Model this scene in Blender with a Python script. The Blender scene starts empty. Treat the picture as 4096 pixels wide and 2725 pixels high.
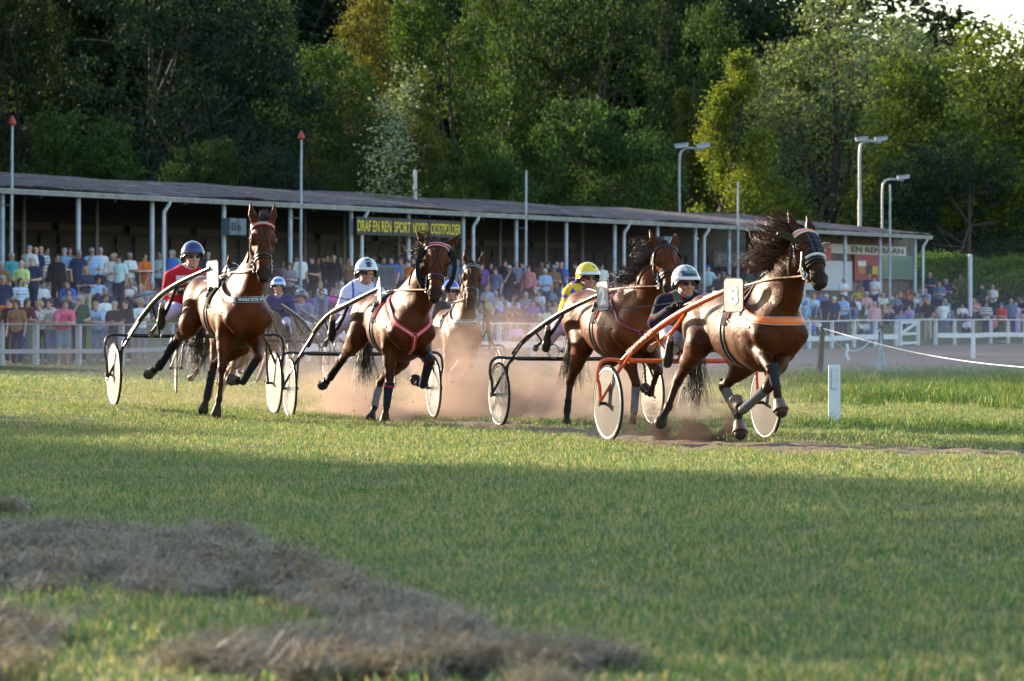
import bpy, math, random
import numpy as np
from mathutils import Vector, Matrix
SC = bpy.context.scene
rad = math.radians
# ---------------------------------------------------------------- camera, world, sun, exposure
FX, CX, HY, CAMH = 17065.0, 2048.0, 1289.5, 1.12      # lens geometry in pixels of the 4096 px wide photograph
cd = bpy.data.cameras.new('camera'); cam = bpy.data.objects.new('camera', cd); SC.collection.objects.link(cam)
cd.sensor_width = 36.0; cd.lens = 36.0*FX/4096.0; cd.shift_y = -(1362.5-HY)/4096.0
cam.location = (0, 0, CAMH); cam.rotation_euler = (rad(90), 0, 0)
cd.clip_start = 0.5; cd.clip_end = 5000
cd.dof.use_dof = True; cd.dof.focus_distance = 44.0; cd.dof.aperture_fstop = 6.3
SC.camera = cam
SUN_AZ = rad(-50.0); SUN_EL = rad(14.0)               # low sun, behind the scene and to the left
SUNV = Vector((math.sin(SUN_AZ)*math.cos(SUN_EL), math.cos(SUN_AZ)*math.cos(SUN_EL), math.sin(SUN_EL)))
W = bpy.data.worlds.new('World'); SC.world = W; W.use_nodes = True
nt = W.node_tree; bg = nt.nodes['Background']; sky = nt.nodes.new('ShaderNodeTexSky')
sky.sky_type = 'NISHITA'; sky.sun_disc = False; sky.sun_elevation = SUN_EL; sky.sun_rotation = SUN_AZ
sky.air_density = 1.0; sky.dust_density = 1.2; sky.ozone_density = 1.0
nt.links.new(sky.outputs[0], bg.inputs[0]); bg.inputs[1].default_value = 0.15
sl = bpy.data.lights.new('sun', 'SUN'); so = bpy.data.objects.new('sun', sl); SC.collection.objects.link(so)
sl.energy = 5.0; sl.angle = rad(0.5); sl.color = (1.0, 0.82, 0.62)
so.rotation_euler = SUNV.to_track_quat('Z', 'Y').to_euler(); so.location = (-30, 40, 30)
SC.view_settings.view_transform = 'Standard'; SC.view_settings.look = 'None'
SC.view_settings.gamma = 1.0; SC.view_settings.use_curve_mapping = False
SC.view_settings.exposure = 1.65
SC.render.engine = 'CYCLES'; SC.cycles.max_bounces = 6; SC.cycles.transparent_max_bounces = 8
SC.cycles.diffuse_bounces = 2; SC.cycles.glossy_bounces = 2; SC.cycles.transmission_bounces = 3; SC.cycles.volume_bounces = 1
SC.cycles.use_denoising = True; SC.cycles.use_adaptive_sampling = True; SC.cycles.adaptive_threshold = 0.015
SC.cycles.caustics_reflective = False; SC.cycles.caustics_refractive = False
SC.cycles.sample_clamp_indirect = 4.0
# ---------------------------------------------------------------- helpers
RNG = np.random.RandomState(7)
def at(px, py, Y): return np.array([(px-CX)/FX*Y, Y, CAMH+(HY-py)/FX*Y])
def proj(p): return CX+p[0]/p[1]*FX, HY-(p[2]-CAMH)/p[1]*FX
def Z(x0, y0, s):                                      # measured point of an enlarged view -> photo pixel
    return lambda x, y: (x0+x/s, y0+y/s)
def sstep(a, b, x):
    t = np.clip((x-a)/(b-a), 0, 1); return t*t*(3-2*t)
def tag(o, label=None, cat=None, group=None, kind=None):
    for k, v in (('label', label), ('category', cat), ('group', group), ('kind', kind)):
        if v: o[k] = v
    return o
def empty(name, loc=(0,0,0), rz=0.0, parent=None):
    o = bpy.data.objects.new(name, None); SC.collection.objects.link(o); o.location = loc; o.rotation_euler = (0,0,rz); o.empty_display_size = .2
    if parent: o.parent = parent
    return o
def rawmesh(name, V, F, smooth=True, col=None):
    me = bpy.data.meshes.new(name); V = np.asarray(V, dtype=np.float32).reshape(-1,3)
    if isinstance(F, np.ndarray) and F.ndim == 2:
        n, k = F.shape; me.vertices.add(len(V)); me.vertices.foreach_set('co', V.ravel())
        me.loops.add(n*k); me.loops.foreach_set('vertex_index', F.astype(np.int32).ravel())
        me.polygons.add(n); me.polygons.foreach_set('loop_start', np.arange(0, n*k, k, dtype=np.int32))
        try: me.polygons.foreach_set('loop_total', np.full(n, k, dtype=np.int32))
        except Exception: pass
        me.update(calc_edges=True); me.validate()
    else:
        me.from_pydata([tuple(map(float, v)) for v in V], [], [tuple(map(int, f)) for f in F])
    if smooth: me.polygons.foreach_set('use_smooth', np.ones(len(me.polygons), dtype=bool))
    if col is not None:
        c = np.asarray(col, dtype=np.float32)
        if c.ndim == 1: c = np.tile(c, (len(V), 1))
        c = np.concatenate([c[:, :3], np.ones((len(c), 1), np.float32)], 1)
        a = me.color_attributes.new('Col', 'FLOAT_COLOR', 'POINT'); a.data.foreach_set('color', c.ravel())
    return me
def link(name, me, mat=None, parent=None, loc=None, rz=0.0):
    o = bpy.data.objects.new(name, me); SC.collection.objects.link(o)
    if mat is not None:
        for m in (mat if isinstance(mat, (list, tuple)) else [mat]): me.materials.append(m)
    if parent: o.parent = parent
    if loc is not None: o.location = loc
    o.rotation_euler = (0, 0, rz)
    return o
def toloc(P, V):                                       # world points -> frame of the empty P (z rotation only)
    V = np.asarray(V, float); a = P.rotation_euler[2]; L = np.array(P.location)
    d = V-L; c, s = math.cos(a), math.sin(a)
    return np.stack([d[...,0]*c+d[...,1]*s, -d[...,0]*s+d[...,1]*c, d[...,2]], -1)
class MB:                                              # collects coloured shapes that become ONE mesh
    def __init__(s, col=(.5,.5,.5)): s.V=[]; s.F=[]; s.C=[]; s.n=0; s.col=col
    def add(s, V, F, col=None):
        V = np.asarray(V, float).reshape(-1,3); s.V.append(V); s.F += [tuple(int(i)+s.n for i in f) for f in F]
        c = np.asarray(col if col is not None else s.col, float)
        s.C.append(np.tile(c, (len(V),1)) if c.ndim == 1 else c); s.n += len(V); return s
    def box(s, a, b, col=None, M=None):
        a = np.array(a, float); b = np.array(b, float)
        V = np.array([[ (a,b)[i][0], (a,b)[j][1], (a,b)[k][2] ] for i in (0,1) for j in (0,1) for k in (0,1)])
        if M is not None: V = V@np.array(M.to_3x3()).T+np.array(M.translation)
        return s.add(V, [(0,1,3,2),(4,6,7,5),(0,4,5,1),(2,3,7,6),(0,2,6,4),(1,5,7,3)], col)
    def beam(s, p, q, w, h, col=None, up=(0,0,1)):     # rectangular bar from p to q
        p = np.array(p, float); q = np.array(q, float); d = q-p; L = np.linalg.norm(d); d /= L
        u = np.array(up, float); x = np.cross(d, u); x /= max(np.linalg.norm(x), 1e-9); u = np.cross(x, d)
        V = [p+t*d*L+x*a*w/2+u*b*h/2 for t in (0,1) for a, b in ((-1,-1),(1,-1),(1,1),(-1,1))]
        return s.add(V, [(0,3,2,1),(4,5,6,7),(0,1,5,4),(1,2,6,5),(2,3,7,6),(3,0,4,7)], col)
    def tube(s, pts, r, n=8, col=None, cap=True, flat=None, up=None):
        P = np.array(pts, float); m = len(P); R = np.full(m, r, float) if np.isscalar(r) else np.array(r, float)
        T = np.gradient(P, axis=0) if m > 2 else np.array([P[1]-P[0]]*2); T /= np.maximum(np.linalg.norm(T, axis=1, keepdims=True), 1e-9)
        a = np.array(up, float) if up is not None else (np.array([0,0,1.]) if abs(T[0][2]) < .8 else np.array([1.,0,0]))
        V = []; f2 = flat if flat is not None else 1.0; ang = np.arange(n)*2*math.pi/n
        for i in range(m):
            x = np.cross(T[i], a); x /= max(np.linalg.norm(x), 1e-9); y = np.cross(x, T[i])
            if up is None: a = y
            V.append(P[i]+R[i]*(np.outer(np.cos(ang), x)+f2*np.outer(np.sin(ang), y)))
        F = [(i*n+j, i*n+(j+1)%n, (i+1)*n+(j+1)%n, (i+1)*n+j) for i in range(m-1) for j in range(n)]
        if cap: F += [tuple(range(n))[::-1], tuple((m-1)*n+j for j in range(n))]
        return s.add(np.concatenate(V), F, col)
    def strap(s, pts, nrm, w, t, col=None, colf=None): # flat band through pts; nrm = outward normals, w wide, t thick
        P = np.array(pts, float); m = len(P); N = np.array(nrm, float); N = np.tile(N, (m,1)) if N.ndim == 1 else N
        T = np.gradient(P, axis=0); T /= np.maximum(np.linalg.norm(T, axis=1, keepdims=True), 1e-9)
        S = np.cross(T, N); S /= np.maximum(np.linalg.norm(S, axis=1, keepdims=True), 1e-9); N = np.cross(S, T)
        ww = np.full(m, w) if np.isscalar(w) else np.array(w)
        V = np.concatenate([np.stack([P[i]-S[i]*ww[i]/2, P[i]-S[i]*ww[i]*.36+N[i]*t, P[i]+S[i]*ww[i]*.36+N[i]*t, P[i]+S[i]*ww[i]/2, P[i]+S[i]*ww[i]/2-N[i]*t*.6, P[i]-S[i]*ww[i]/2-N[i]*t*.6]) for i in range(m)])
        F = [(i*6+j, i*6+(j+1)%6, i*6+6+(j+1)%6, i*6+6+j) for i in range(m-1) for j in range(6)]
        F += [tuple(range(6)), tuple((m-1)*6+j for j in range(6))[::-1]]
        return s.add(V, F, col)
    def disc(s, c, ax, r, t, n=24, col=None, r2=None):
        c = np.array(c, float); ax = np.array(ax, float); ax /= np.linalg.norm(ax)
        return s.tube([c-ax*t/2, c+ax*t/2], [r, r2 or r], n, col)
    def ball(s, c, r, col=None, n=10, M=None):
        r = np.array([r]*3 if np.isscalar(r) else r, float); V = []; F = []
        for i in range(n+1):
            th = math.pi*i/n
            for j in range(2*n): ph = math.pi*j/n; V.append([math.sin(th)*math.cos(ph), math.sin(th)*math.sin(ph), math.cos(th)])
        V = np.array(V)*r
        if M is not None: V = V@np.array(M, float).T
        for i in range(n):
            for j in range(2*n): F.append((i*2*n+j, (i+1)*2*n+j, (i+1)*2*n+(j+1)%(2*n), i*2*n+(j+1)%(2*n)))
        return s.add(V+np.array(c, float), F, col)
    def build(s, name, mat, parent=None, loc=None, rz=0.0, smooth=True, world=True, sharp=True):
        V = np.concatenate(s.V); C = np.concatenate(s.C)
        if parent is not None and world: V = toloc(parent, V)
        elif loc is not None and world:
            d = V-np.array(loc, float); c, q = math.cos(rz), math.sin(rz); V = np.stack([d[:,0]*c+d[:,1]*q, -d[:,0]*q+d[:,1]*c, d[:,2]], -1)
        me = rawmesh(name, V, s.F, smooth, C)
        if smooth and sharp:
            try: me.set_sharp_from_angle(angle=rad(40))
            except Exception: pass
        return link(name, me, mat, parent, loc, rz)
def spline(pts, n=24):                                 # Catmull-Rom through pts
    P = np.array(pts, float); P = np.concatenate([[2*P[0]-P[1]], P, [2*P[-1]-P[-2]]]); out = []
    m = len(P)-3; k = max(2, n//m)
    for i in range(m):
        for t in np.linspace(0, 1, k, endpoint=False):
            a, b, c, d = P[i:i+4]; out.append(.5*((2*b)+(-a+c)*t+(2*a-5*b+4*c-d)*t*t+(-a+3*b-3*c+d)*t**3))
    out.append(P[-2]); return np.array(out)
def lin(h):                                            # '#rrggbb' -> linear
    v = [int(h[i:i+2], 16)/255 for i in (1,3,5)]; return tuple(c/12.92 if c <= .04045 else ((c+.055)/1.055)**2.4 for c in v)
# ---------------------------------------------------------------- materials
MATS = {}
class NT:
    def __init__(s, name):
        s.m = bpy.data.materials.new(name); s.m.use_nodes = True; s.t = s.m.node_tree; s.b = s.t.nodes['Principled BSDF']; s.o = s.t.nodes['Material Output']
    def n(s, typ, **kw):
        q = s.t.nodes.new('ShaderNode'+typ)
        for k, v in kw.items():
            if k.startswith('i_'):
                key = k[2:]; q.inputs[int(key) if key.isdigit() else key.replace('_',' ')].default_value = v
            else: setattr(q, k, v)
        return q
    def l(s, a, b): s.t.links.new(a, b)
    def noise(s, scale, detail=3, vec=None, rough=.55):
        q = s.n('TexNoise', i_Scale=scale, i_Detail=detail, i_Roughness=rough)
        if vec is not None: s.l(vec, q.inputs['Vector'])
        return q.outputs['Fac']
    def ramp(s, fac, stops):
        q = s.n('ValToRGB'); e = q.color_ramp.elements
        while len(e) < len(stops): e.new(.5)
        for i, (p, c) in enumerate(stops): e[i].position = p; e[i].color = (*c[:3], 1) if not np.isscalar(c) else (c,c,c,1)
        s.l(fac, q.inputs[0]); return q.outputs[0]
    def mix(s, f, a, b, mode='MIX'):
        q = s.n('MixRGB', blend_type=mode)
        for v, i in ((f,0),(a,1),(b,2)):
            if hasattr(v, 'is_output'): s.l(v, q.inputs[i])
            else: q.inputs[i].default_value = v if (i == 0) else ((*v[:3],1) if not np.isscalar(v) else (v,v,v,1))
        return q.outputs[0]
    def math(s, op, a, b=0.0, c=0.0):
        q = s.n('Math', operation=op)
        for v, i in ((a,0),(b,1),(c,2)):
            if hasattr(v, 'is_output'): s.l(v, q.inputs[i])
            else: q.inputs[i].default_value = v
        return q.outputs[0]
    def bump(s, h, strength=.3, dist=.01):
        q = s.n('Bump', i_Strength=strength, i_Distance=dist); s.l(h, q.inputs['Height']); s.l(q.outputs[0], s.b.inputs['Normal'])
def painted(name, rough=.5, metal=0.0, var=.12, vscale=8.0, coat=0.0, bump=0.0, bscale=60.0, spec=.5, rvar=.1):
    if name in MATS: return MATS[name]
    t = NT(name); geo = t.n('TexCoord').outputs['Object']
    a = t.n('VertexColor', layer_name='Col').outputs[0]
    f = t.noise(vscale, 4, geo); k = t.ramp(f, [(.3, 1-var), (.7, 1+var)])
    c = t.mix(1.0, a, k, 'MULTIPLY'); t.l(c, t.b.inputs['Base Color'])
    r = t.ramp(f, [(.3, max(rough-rvar, .03)), (.7, min(rough+rvar, 1))]); t.l(r, t.b.inputs['Roughness'])
    t.b.inputs['Metallic'].default_value = metal; t.b.inputs['Coat Weight'].default_value = coat; t.b.inputs['Specular IOR Level'].default_value = spec
    if bump: t.bump(t.noise(bscale, 3, geo), bump, .01)
    MATS[name] = t.m; return t.m
PAINT = painted('paint', .55); MATT = painted('matt', .85, bump=.15); CLOTH = painted('cloth', .9, bump=.35, bscale=25., spec=.25)
LEATHER = painted('leather', .42, bump=.2, bscale=90); METAL = painted('metal', .35, 1.0, var=.2); GLOSS = painted('gloss', .18, coat=.6, var=.04, rvar=.03)
TUBE = painted('tube_paint', .3, coat=.3, var=.1, vscale=14); RUBBER = painted('rubber', .8, var=.2, spec=.3); WOODM = painted('weathered_wood', .85, var=.35, vscale=20, bump=.4)
# ---------------------------------------------------------------- terrain
FA = np.array([-11.3, 108.0]); FD = np.array([.3727, .9280]); FN = np.array([-.9280, .3727])     # rail fence line
SA = np.array([-13.5, 132.7]); SB = np.array([18.8, 198.4]); SU = (SB-SA)/np.linalg.norm(SB-SA); SN = np.array([-SU[1], SU[0]])  # stand front line
ctrl = [(-4.43,48.1,.15),(-2.64,48.4,.06),(-2.5,49.6,.045),(-.85,49.0,-.02),(-.1,47.2,-.02),(1.7,47.6,-.05),(.97,39.9,0),(2.4,40.5,.03),
        (-9,60,.2),(-3,65,0),(3,65,-.03),(8,60,0),(-5,40,.03),(5,38,0),(-12,85,.05),(0,85,0),(12,85,0),(-14,100,-.03),(0,120,0),(14,150,.1),(5,46,0),(0,30,0),(-3,22,0),(3,22,0),(0,12,0),(22,180,.16)]
CT = np.array(ctrl)
def ground_base(x, y):
    x = np.asarray(x, float); y = np.asarray(y, float); num = 0; den = 1e-9
    for cx, cy, cz in CT:
        w = 1/(((x-cx)**2+((y-cy)*.5)**2)+.35)**1.6; num = num+w*cz; den = den+w
    return num/den
def fence_d(x, y): return (x-FA[0])*FN[0]+(y-FA[1])*FN[1]
def stand_d(x, y): return (x-SA[0])*SN[0]+(y-SA[1])*SN[1]
def ground(x, y):
    g = ground_base(x, y); df = fence_d(x, y); ds = -stand_d(x, y)
    f = np.clip((df-1.0)/np.maximum(df-1.0+np.maximum(ds, 0), .01), 0, 1)
    f = np.where(df <= 1.0, 0, f)
    return g*(1-f)+1.65*f + .03*np.sin(x*.9+.3)*np.sin(y*.31)*(1-f)
def NZ(x, y, s, seed=0):                                # cheap value noise
    x = np.asarray(x)*s+seed*17.3; y = np.asarray(y)*s+seed*9.1; xi = np.floor(x).astype(int); yi = np.floor(y).astype(int); fx = x-xi; fy = y-yi
    h = lambda a, b: ((np.sin(a*127.1+b*311.7)*43758.5453) % 1.0)
    fx = fx*fx*(3-2*fx); fy = fy*fy*(3-2*fy)
    return (h(xi,yi)*(1-fx)+h(xi+1,yi)*fx)*(1-fy)+(h(xi,yi+1)*(1-fx)+h(xi+1,yi+1)*fx)*fy
# the torn-up rut: a band on the ground from under the leading sulky off to the right
RUT = np.array([(-1.6,49.5),(-.2,46.4),(.6,43.6),(1.6,39.6),(2.6,38.2),(3.6,36.6),(4.6,34.4),(5.8,31.8),(7.2,28.9)])
def rut_d(x, y):
    best = 1e9
    for (ax, ay), (bx, by) in zip(RUT[:-1], RUT[1:]):
        dx, dy = bx-ax, by-ay; t = np.clip(((x-ax)*dx+(y-ay)*dy)/(dx*dx+dy*dy), 0, 1)
        best = np.minimum(best, np.hypot((x-ax-t*dx)*.45, (y-ay-t*dy)*.11))
    return best
def track_mask(x, y):                                   # sandy track in front of the rails
    d = -fence_d(x, y); return sstep(.6, 1.6, d)*(1-sstep(17+6*NZ(x,y,.12), 24+6*NZ(x,y,.12), d))*sstep(-4, 3, x+.0*y)
def rows(x0, x1, nx, ys):
    ys = np.asarray(ys); X = np.stack([np.concatenate([x0(y)-np.array([400,200,100,50,25,12,5,2]), np.linspace(x0(y), x1(y), nx), x1(y)+np.array([2,5,12,25,50,100,200,400])]) for y in ys]); nx = X.shape[1]; Yg = np.tile(ys[:,None], (1,nx)); return X, Yg
ys = np.concatenate([np.array([-300,-150,-80,-40,-20,-10,-4,0,2]), np.arange(4, 62, .22), np.arange(62, 130, .8), np.arange(130, 260, 3), np.array([300, 400, 700, 1500, 3000])])
Xg, Yg = rows(lambda y: -.16*y-(5 if y < 90 else 60)-(y > 255)*y*1.5, lambda y: .16*y+(5 if y < 90 else 60)+(y > 255)*y*1.5, 150, ys)
rm = np.exp(-(rut_d(Xg, Yg)/.22)**2)*(Yg > 5)
Zg = ground(Xg, Yg)+(.03*(NZ(Xg,Yg,.8)-.5)+.03*(NZ(Xg,Yg,2.1,3)-.5))*(Yg < 90)-.03*rm+rm*.07*(NZ(Xg,Yg,5.5,5)-.4)
nx = Xg.shape[1]; ny = Xg.shape[0]
ii = np.arange((ny-1)*nx).reshape(ny-1, nx)[:, :-1].ravel(); GF = np.stack([ii, ii+1, ii+nx+1, ii+nx], 1)
dirt = np.clip(sstep(.34, .14, rut_d(Xg, Yg)+.16*(NZ(Xg,Yg,3.,8)-.5))+track_mask(Xg, Yg), 0, 1)
gcol = np.stack([dirt, sstep(95, 60, Yg), NZ(Xg, Yg, .3, 2)], -1).reshape(-1, 3)
t = NT('turf_ground'); pos = t.n('NewGeometry').outputs['Position']; vc = t.n('VertexColor', layer_name='Col').outputs[0]
sp = t.n('SeparateColor'); t.l(vc, sp.inputs[0])
n1 = t.noise(1.1, 5, pos); n2 = t.noise(14, 4, pos); n3 = t.noise(.25, 3, pos)
g1 = t.ramp(n2, [(.3, (.045,.062,.018)), (.52, (.085,.12,.03)), (.7, (.16,.17,.06))])
g2 = t.ramp(n1, [(.3, (.055,.075,.02)), (.7, (.14,.155,.055))])
g = t.mix(.5, g1, g2); g = t.mix(t.ramp(n3, [(.4,0.),(.65,.35)]), g, (.17,.155,.07))
d1 = t.ramp(n2, [(.3, (.12,.08,.05)), (.6, (.27,.195,.13)), (.75, (.36,.275,.19))])
t.l(t.mix(sp.outputs[0], g, d1), t.b.inputs['Base Color']); t.b.inputs['Roughness'].default_value = .95; t.b.inputs['Specular IOR Level'].default_value = .15
t.bump(t.noise(30, 4, pos), .6, .03)
gm = link('ground', rawmesh('ground', np.stack([Xg,Yg,Zg],-1), GF, True, gcol), t.m); tag(gm, kind='structure')
# ---------------------------------------------------------------- grass: clumps of real blades, instanced over the turf
def blades(n, r, h, w, seed, lean=.35, curl=.4):
    g = np.random.RandomState(seed); V = []; F = []; k = 0
    for i in range(n):
        a = g.rand()*6.28; q = r*math.sqrt(g.rand()); b = np.array([q*math.cos(a), q*math.sin(a), -.004]); hh = h*(.45+.75*g.rand()); ww = w*(.7+.6*g.rand())
        d = g.rand()*6.28; L = np.array([math.cos(d), math.sin(d), 0]); S = np.array([-L[1], L[0], 0]); ln = lean*(g.rand()+.15)*hh; cu = curl*g.rand()*hh
        p = [b, b+L*ln*.35+[0,0,hh*.5], b+L*(ln+cu)+[0,0,hh*(.95-.25*g.rand())]]
        V += [p[0]-S*ww/2, p[0]+S*ww/2, p[1]+S*ww*.4, p[1]-S*ww*.4, p[2]]; F += [(k,k+1,k+2,k+3),(k+3,k+2,k+4)]; k += 5
    return V, F
def blade_mat(name, stops, trans=.35, dry=(.40,.35,.17), dryf=.2, rough=.55, ns=.6):
    t = NT(name); pos = t.n('NewGeometry'); ri = pos.outputs['Random Per Island']; oi = t.n('ObjectInfo').outputs['Random']
    n1 = t.noise(ns, 3, pos.outputs['Position']); f = t.math('ADD', t.math('MULTIPLY', ri, .45), t.math('MULTIPLY', n1, .6)); f = t.math('ADD', f, t.math('MULTIPLY', oi, .12)); f = t.math('SUBTRACT', f, .08)
    c = t.ramp(f, stops); n2 = t.noise(ns*2.3, 3, pos.outputs['Position'])
    dm = t.math('MULTIPLY', t.math('GREATER_THAN', t.math('ADD', ri, t.math('MULTIPLY', n2, .8)), 1.35-dryf), .8)
    c = t.mix(dm, c, dry); t.l(c, t.b.inputs['Base Color']); t.b.inputs['Roughness'].default_value = rough; t.b.inputs['Specular IOR Level'].default_value = .35
    tr = t.n('BsdfTranslucent'); t.l(t.mix(1.0, c, (1.3,1.25,.7), 'MULTIPLY'), tr.inputs[0]); mx = t.n('MixShader'); mx.inputs[0].default_value = trans
    t.l(t.b.outputs[0], mx.inputs[1]); t.l(tr.outputs[0], mx.inputs[2]); t.l(mx.outputs[0], t.o.inputs[0]); return t.m
GRASSM = blade_mat('grass_blade', [(.15,(.055,.125,.045)),(.5,(.105,.215,.068)),(.85,(.24,.32,.11))], dryf=.36)
TALLM = blade_mat('long_grass_blade', [(.15,(.04,.10,.015)),(.5,(.075,.165,.02)),(.85,(.15,.23,.04))], dryf=.12)
HAYM = blade_mat('hay_strand', [(.15,(.13,.105,.075)),(.5,(.34,.28,.20)),(.85,(.60,.51,.38))], trans=.15, dry=(.05,.035,.022), dryf=.25, ns=2.5)
def scatter(name, pts, srcs, mat, smin, smax, label, cat, tilt=.12):
    P = np.asarray(pts, float); n = len(P); g = np.random.RandomState(len(P) % 9999)
    me = bpy.data.meshes.new(name+'_points'); me.vertices.add(n); me.vertices.foreach_set('co', P[:, :3].astype(np.float32).ravel())
    sc = P[:, 3] if P.shape[1] > 3 else np.ones(n)
    a = me.attributes.new('sc', 'FLOAT', 'POINT'); a.data.foreach_set('value', ((smin+(smax-smin)*g.rand(n))*sc).astype(np.float32))
    rot = np.stack([(g.rand(n)-.5)*tilt*2, (g.rand(n)-.5)*tilt*2, g.rand(n)*6.28], 1).astype(np.float32)
    a = me.attributes.new('rot', 'FLOAT_VECTOR', 'POINT'); a.data.foreach_set('vector', rot.ravel())
    a = me.attributes.new('pick', 'INT', 'POINT'); a.data.foreach_set('value', g.randint(0, len(srcs), n).astype(np.int32))
    o = link(name, me)
    ng = bpy.data.node_groups.new(name, 'GeometryNodeTree'); ng.interface.new_socket('Geometry', in_out='INPUT', socket_type='NodeSocketGeometry'); ng.interface.new_socket('Geometry', in_out='OUTPUT', socket_type='NodeSocketGeometry')
    N = ng.nodes; gi = N.new('NodeGroupInput'); go = N.new('NodeGroupOutput'); jn = N.new('GeometryNodeJoinGeometry')
    def na(nm, typ): q = N.new('GeometryNodeInputNamedAttribute'); q.data_type = typ; q.inputs[0].default_value = nm; return q.outputs[0]
    pk = na('pick', 'INT'); scn = na('sc', 'FLOAT'); rt = na('rot', 'FLOAT_VECTOR')
    for i, (V, F) in enumerate(srcs):
        sm = rawmesh('blade_clump', V, F, False); sm.materials.append(mat); s = bpy.data.objects.new('blade_clump', sm)
        oi = N.new('GeometryNodeObjectInfo'); oi.inputs['Object'].default_value = s; oi.inputs['As Instance'].default_value = True
        ip = N.new('GeometryNodeInstanceOnPoints'); cmp = N.new('FunctionNodeCompare'); cmp.data_type = 'INT'; cmp.operation = 'EQUAL'
        ci = [x for x in cmp.inputs if x.type == 'INT']; ng.links.new(pk, ci[0]); ci[1].default_value = i
        ng.links.new(gi.outputs[0], ip.inputs['Points']); ng.links.new(cmp.outputs[0], ip.inputs['Selection']); ng.links.new(oi.outputs['Geometry'], ip.inputs['Instance'])
        e2r = N.new('FunctionNodeEulerToRotation'); ng.links.new(rt, e2r.inputs[0]); ng.links.new(e2r.outputs[0], ip.inputs['Rotation']); ng.links.new(scn, ip.inputs['Scale'])
        ng.links.new(ip.outputs[0], jn.inputs[0])
    ng.links.new(jn.outputs[0], go.inputs[0]); md = o.modifiers.new('scatter', 'NODES'); md.node_group = ng
    return tag(o, label, cat, kind='stuff')
def field(y0, y1, dens, mask=None, seed=0, margin=2.6):
    g = np.random.RandomState(seed); out = []
    for a in np.arange(y0, y1, 1.0):
        w = .125*a+margin; n = g.poisson(dens(a)*2*w) if callable(dens) else g.poisson(dens*2*w)
        x = (g.rand(n)*2-1)*w; y = a+g.rand(n); out.append(np.stack([x, y], 1))
    P = np.concatenate(out)
    if mask is not None: P = P[mask(P[:,0], P[:,1]) > g.rand(len(P))]
    return P
def ongrd(P, dz=0.0, sc=None):
    z = ground(P[:,0], P[:,1])+dz; c = [P[:,0], P[:,1], z]
    if sc is not None: c.append(sc)
    return np.stack(c, 1)
def bare(x, y): return (1-sstep(.30, .14, rut_d(x,y)+.16*(NZ(x,y,3.,8)-.5)))*(1-.93*track_mask(x, y))
P = field(11, 72, lambda a: 62 if a < 50 else 45, bare, 1)
scatter('grass', ongrd(P, 0, .75+.6*NZ(P[:,0], P[:,1], 1.3, 4)), [blades(44, .13, .040, .0045, s, .55, .5) for s in range(4)], GRASSM, .8, 1.25, 'short green and straw coloured grass over the whole racecourse', 'grass', .3)
P = field(72, 108, 12, bare, 2)
scatter('distant_grass', ongrd(P), [blades(60, .3, .07, .012, s+9) for s in range(2)], GRASSM, .8, 1.4, 'short grass beyond the racing horses', 'grass')
def tallmask(x, y): px = CX+x/y*FX; return sstep(3140, 3330, px+150*(NZ(x,y,.8,3)-.5))*sstep(55.5, 59, y+3*NZ(x,y,.7,2))*(1-sstep(80, 88, y))
P = field(54, 90, 26, tallmask, 3)
scatter('long_grass', ongrd(P, 0, .6+.7*NZ(P[:,0],P[:,1],.6,6)), [blades(40, .22, .2, .009, s+20, .4, .6) for s in range(3)], TALLM, .7, 1.2, 'longer bright green grass behind the white marker post', 'grass', .25)
def edgetuft(x, y):                                     # longer fringe at the foot of the post and along the mown edge
    return np.exp(-((y-(46.0-.62*(x-3.4)))/1.1)**2)*sstep(2.9, 3.7, x)
P = field(40, 50, 40, edgetuft, 5)
scatter('verge_grass', ongrd(P), [blades(34, .16, .13, .007, s+40, .5, .6) for s in range(3)], TALLM, .7, 1.3, 'tufty grass fringe at the foot of the white marker post', 'grass', .3)
# hay lying in the foreground
def haymask(x, y):
    px = CX+x/y*FX; py = HY+CAMH/y*FX
    a = np.exp(-(((px-150)/1050)**2+((py-2290)/170)**2)**2); b = np.exp(-(((py-(2240+(px-900)*.42))/115)**2))*sstep(500, 1000, px)*sstep(3000, 1900, px)
    c = np.exp(-(((px+150)/420)**2+((py-2640)/190)**2)); d = .55*np.exp(-(((px-50)/260)**2+((py-2060)/50)**2)); e = np.exp(-(((px-1500)/1100)**2+((py-2680)/90)**2)**2)
    return np.clip(np.maximum.reduce([a, b, c, d, e]), 0, 1)
def hm(x, y): return sstep(.45, .95, haymask(x,y)*(.0+1.1*NZ(x,y*.7,1.9,7)+1.0*NZ(x,y*.6,4.5,2)))
P = field(12.5, 26, 330, hm, 6, .3)
hz = haymask(P[:,0], P[:,1])*.055*NZ(P[:,0],P[:,1],2.6,1)*1.1
def straws(n, seed):
    g = np.random.RandomState(seed); V = []; F = []; k = 0
    for i in range(n):
        c = np.array([g.randn()*.05, g.randn()*.05, .012+.03*g.rand()]); a = g.rand()*6.28; L = .035+.06*g.rand(); d = np.array([math.cos(a), math.sin(a), .5*(g.rand()-.45)])*L; s = np.array([-d[1], d[0], 0])/L*.0016
        m = c+np.array([0,0,.02*g.randn()])+s*6*g.randn()
        V += [c-d-s, c-d+s, m+s, m-s, c+d]; F += [(k,k+1,k+2,k+3),(k+3,k+2,k+4)]; k += 5
    return V, F
scatter('hay', ongrd(P, hz+.01), [straws(46, s) for s in range(4)], HAYM, .6, 1.05, 'dry brown cut hay lying in heaps across the near grass', 'hay', .5)
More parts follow.
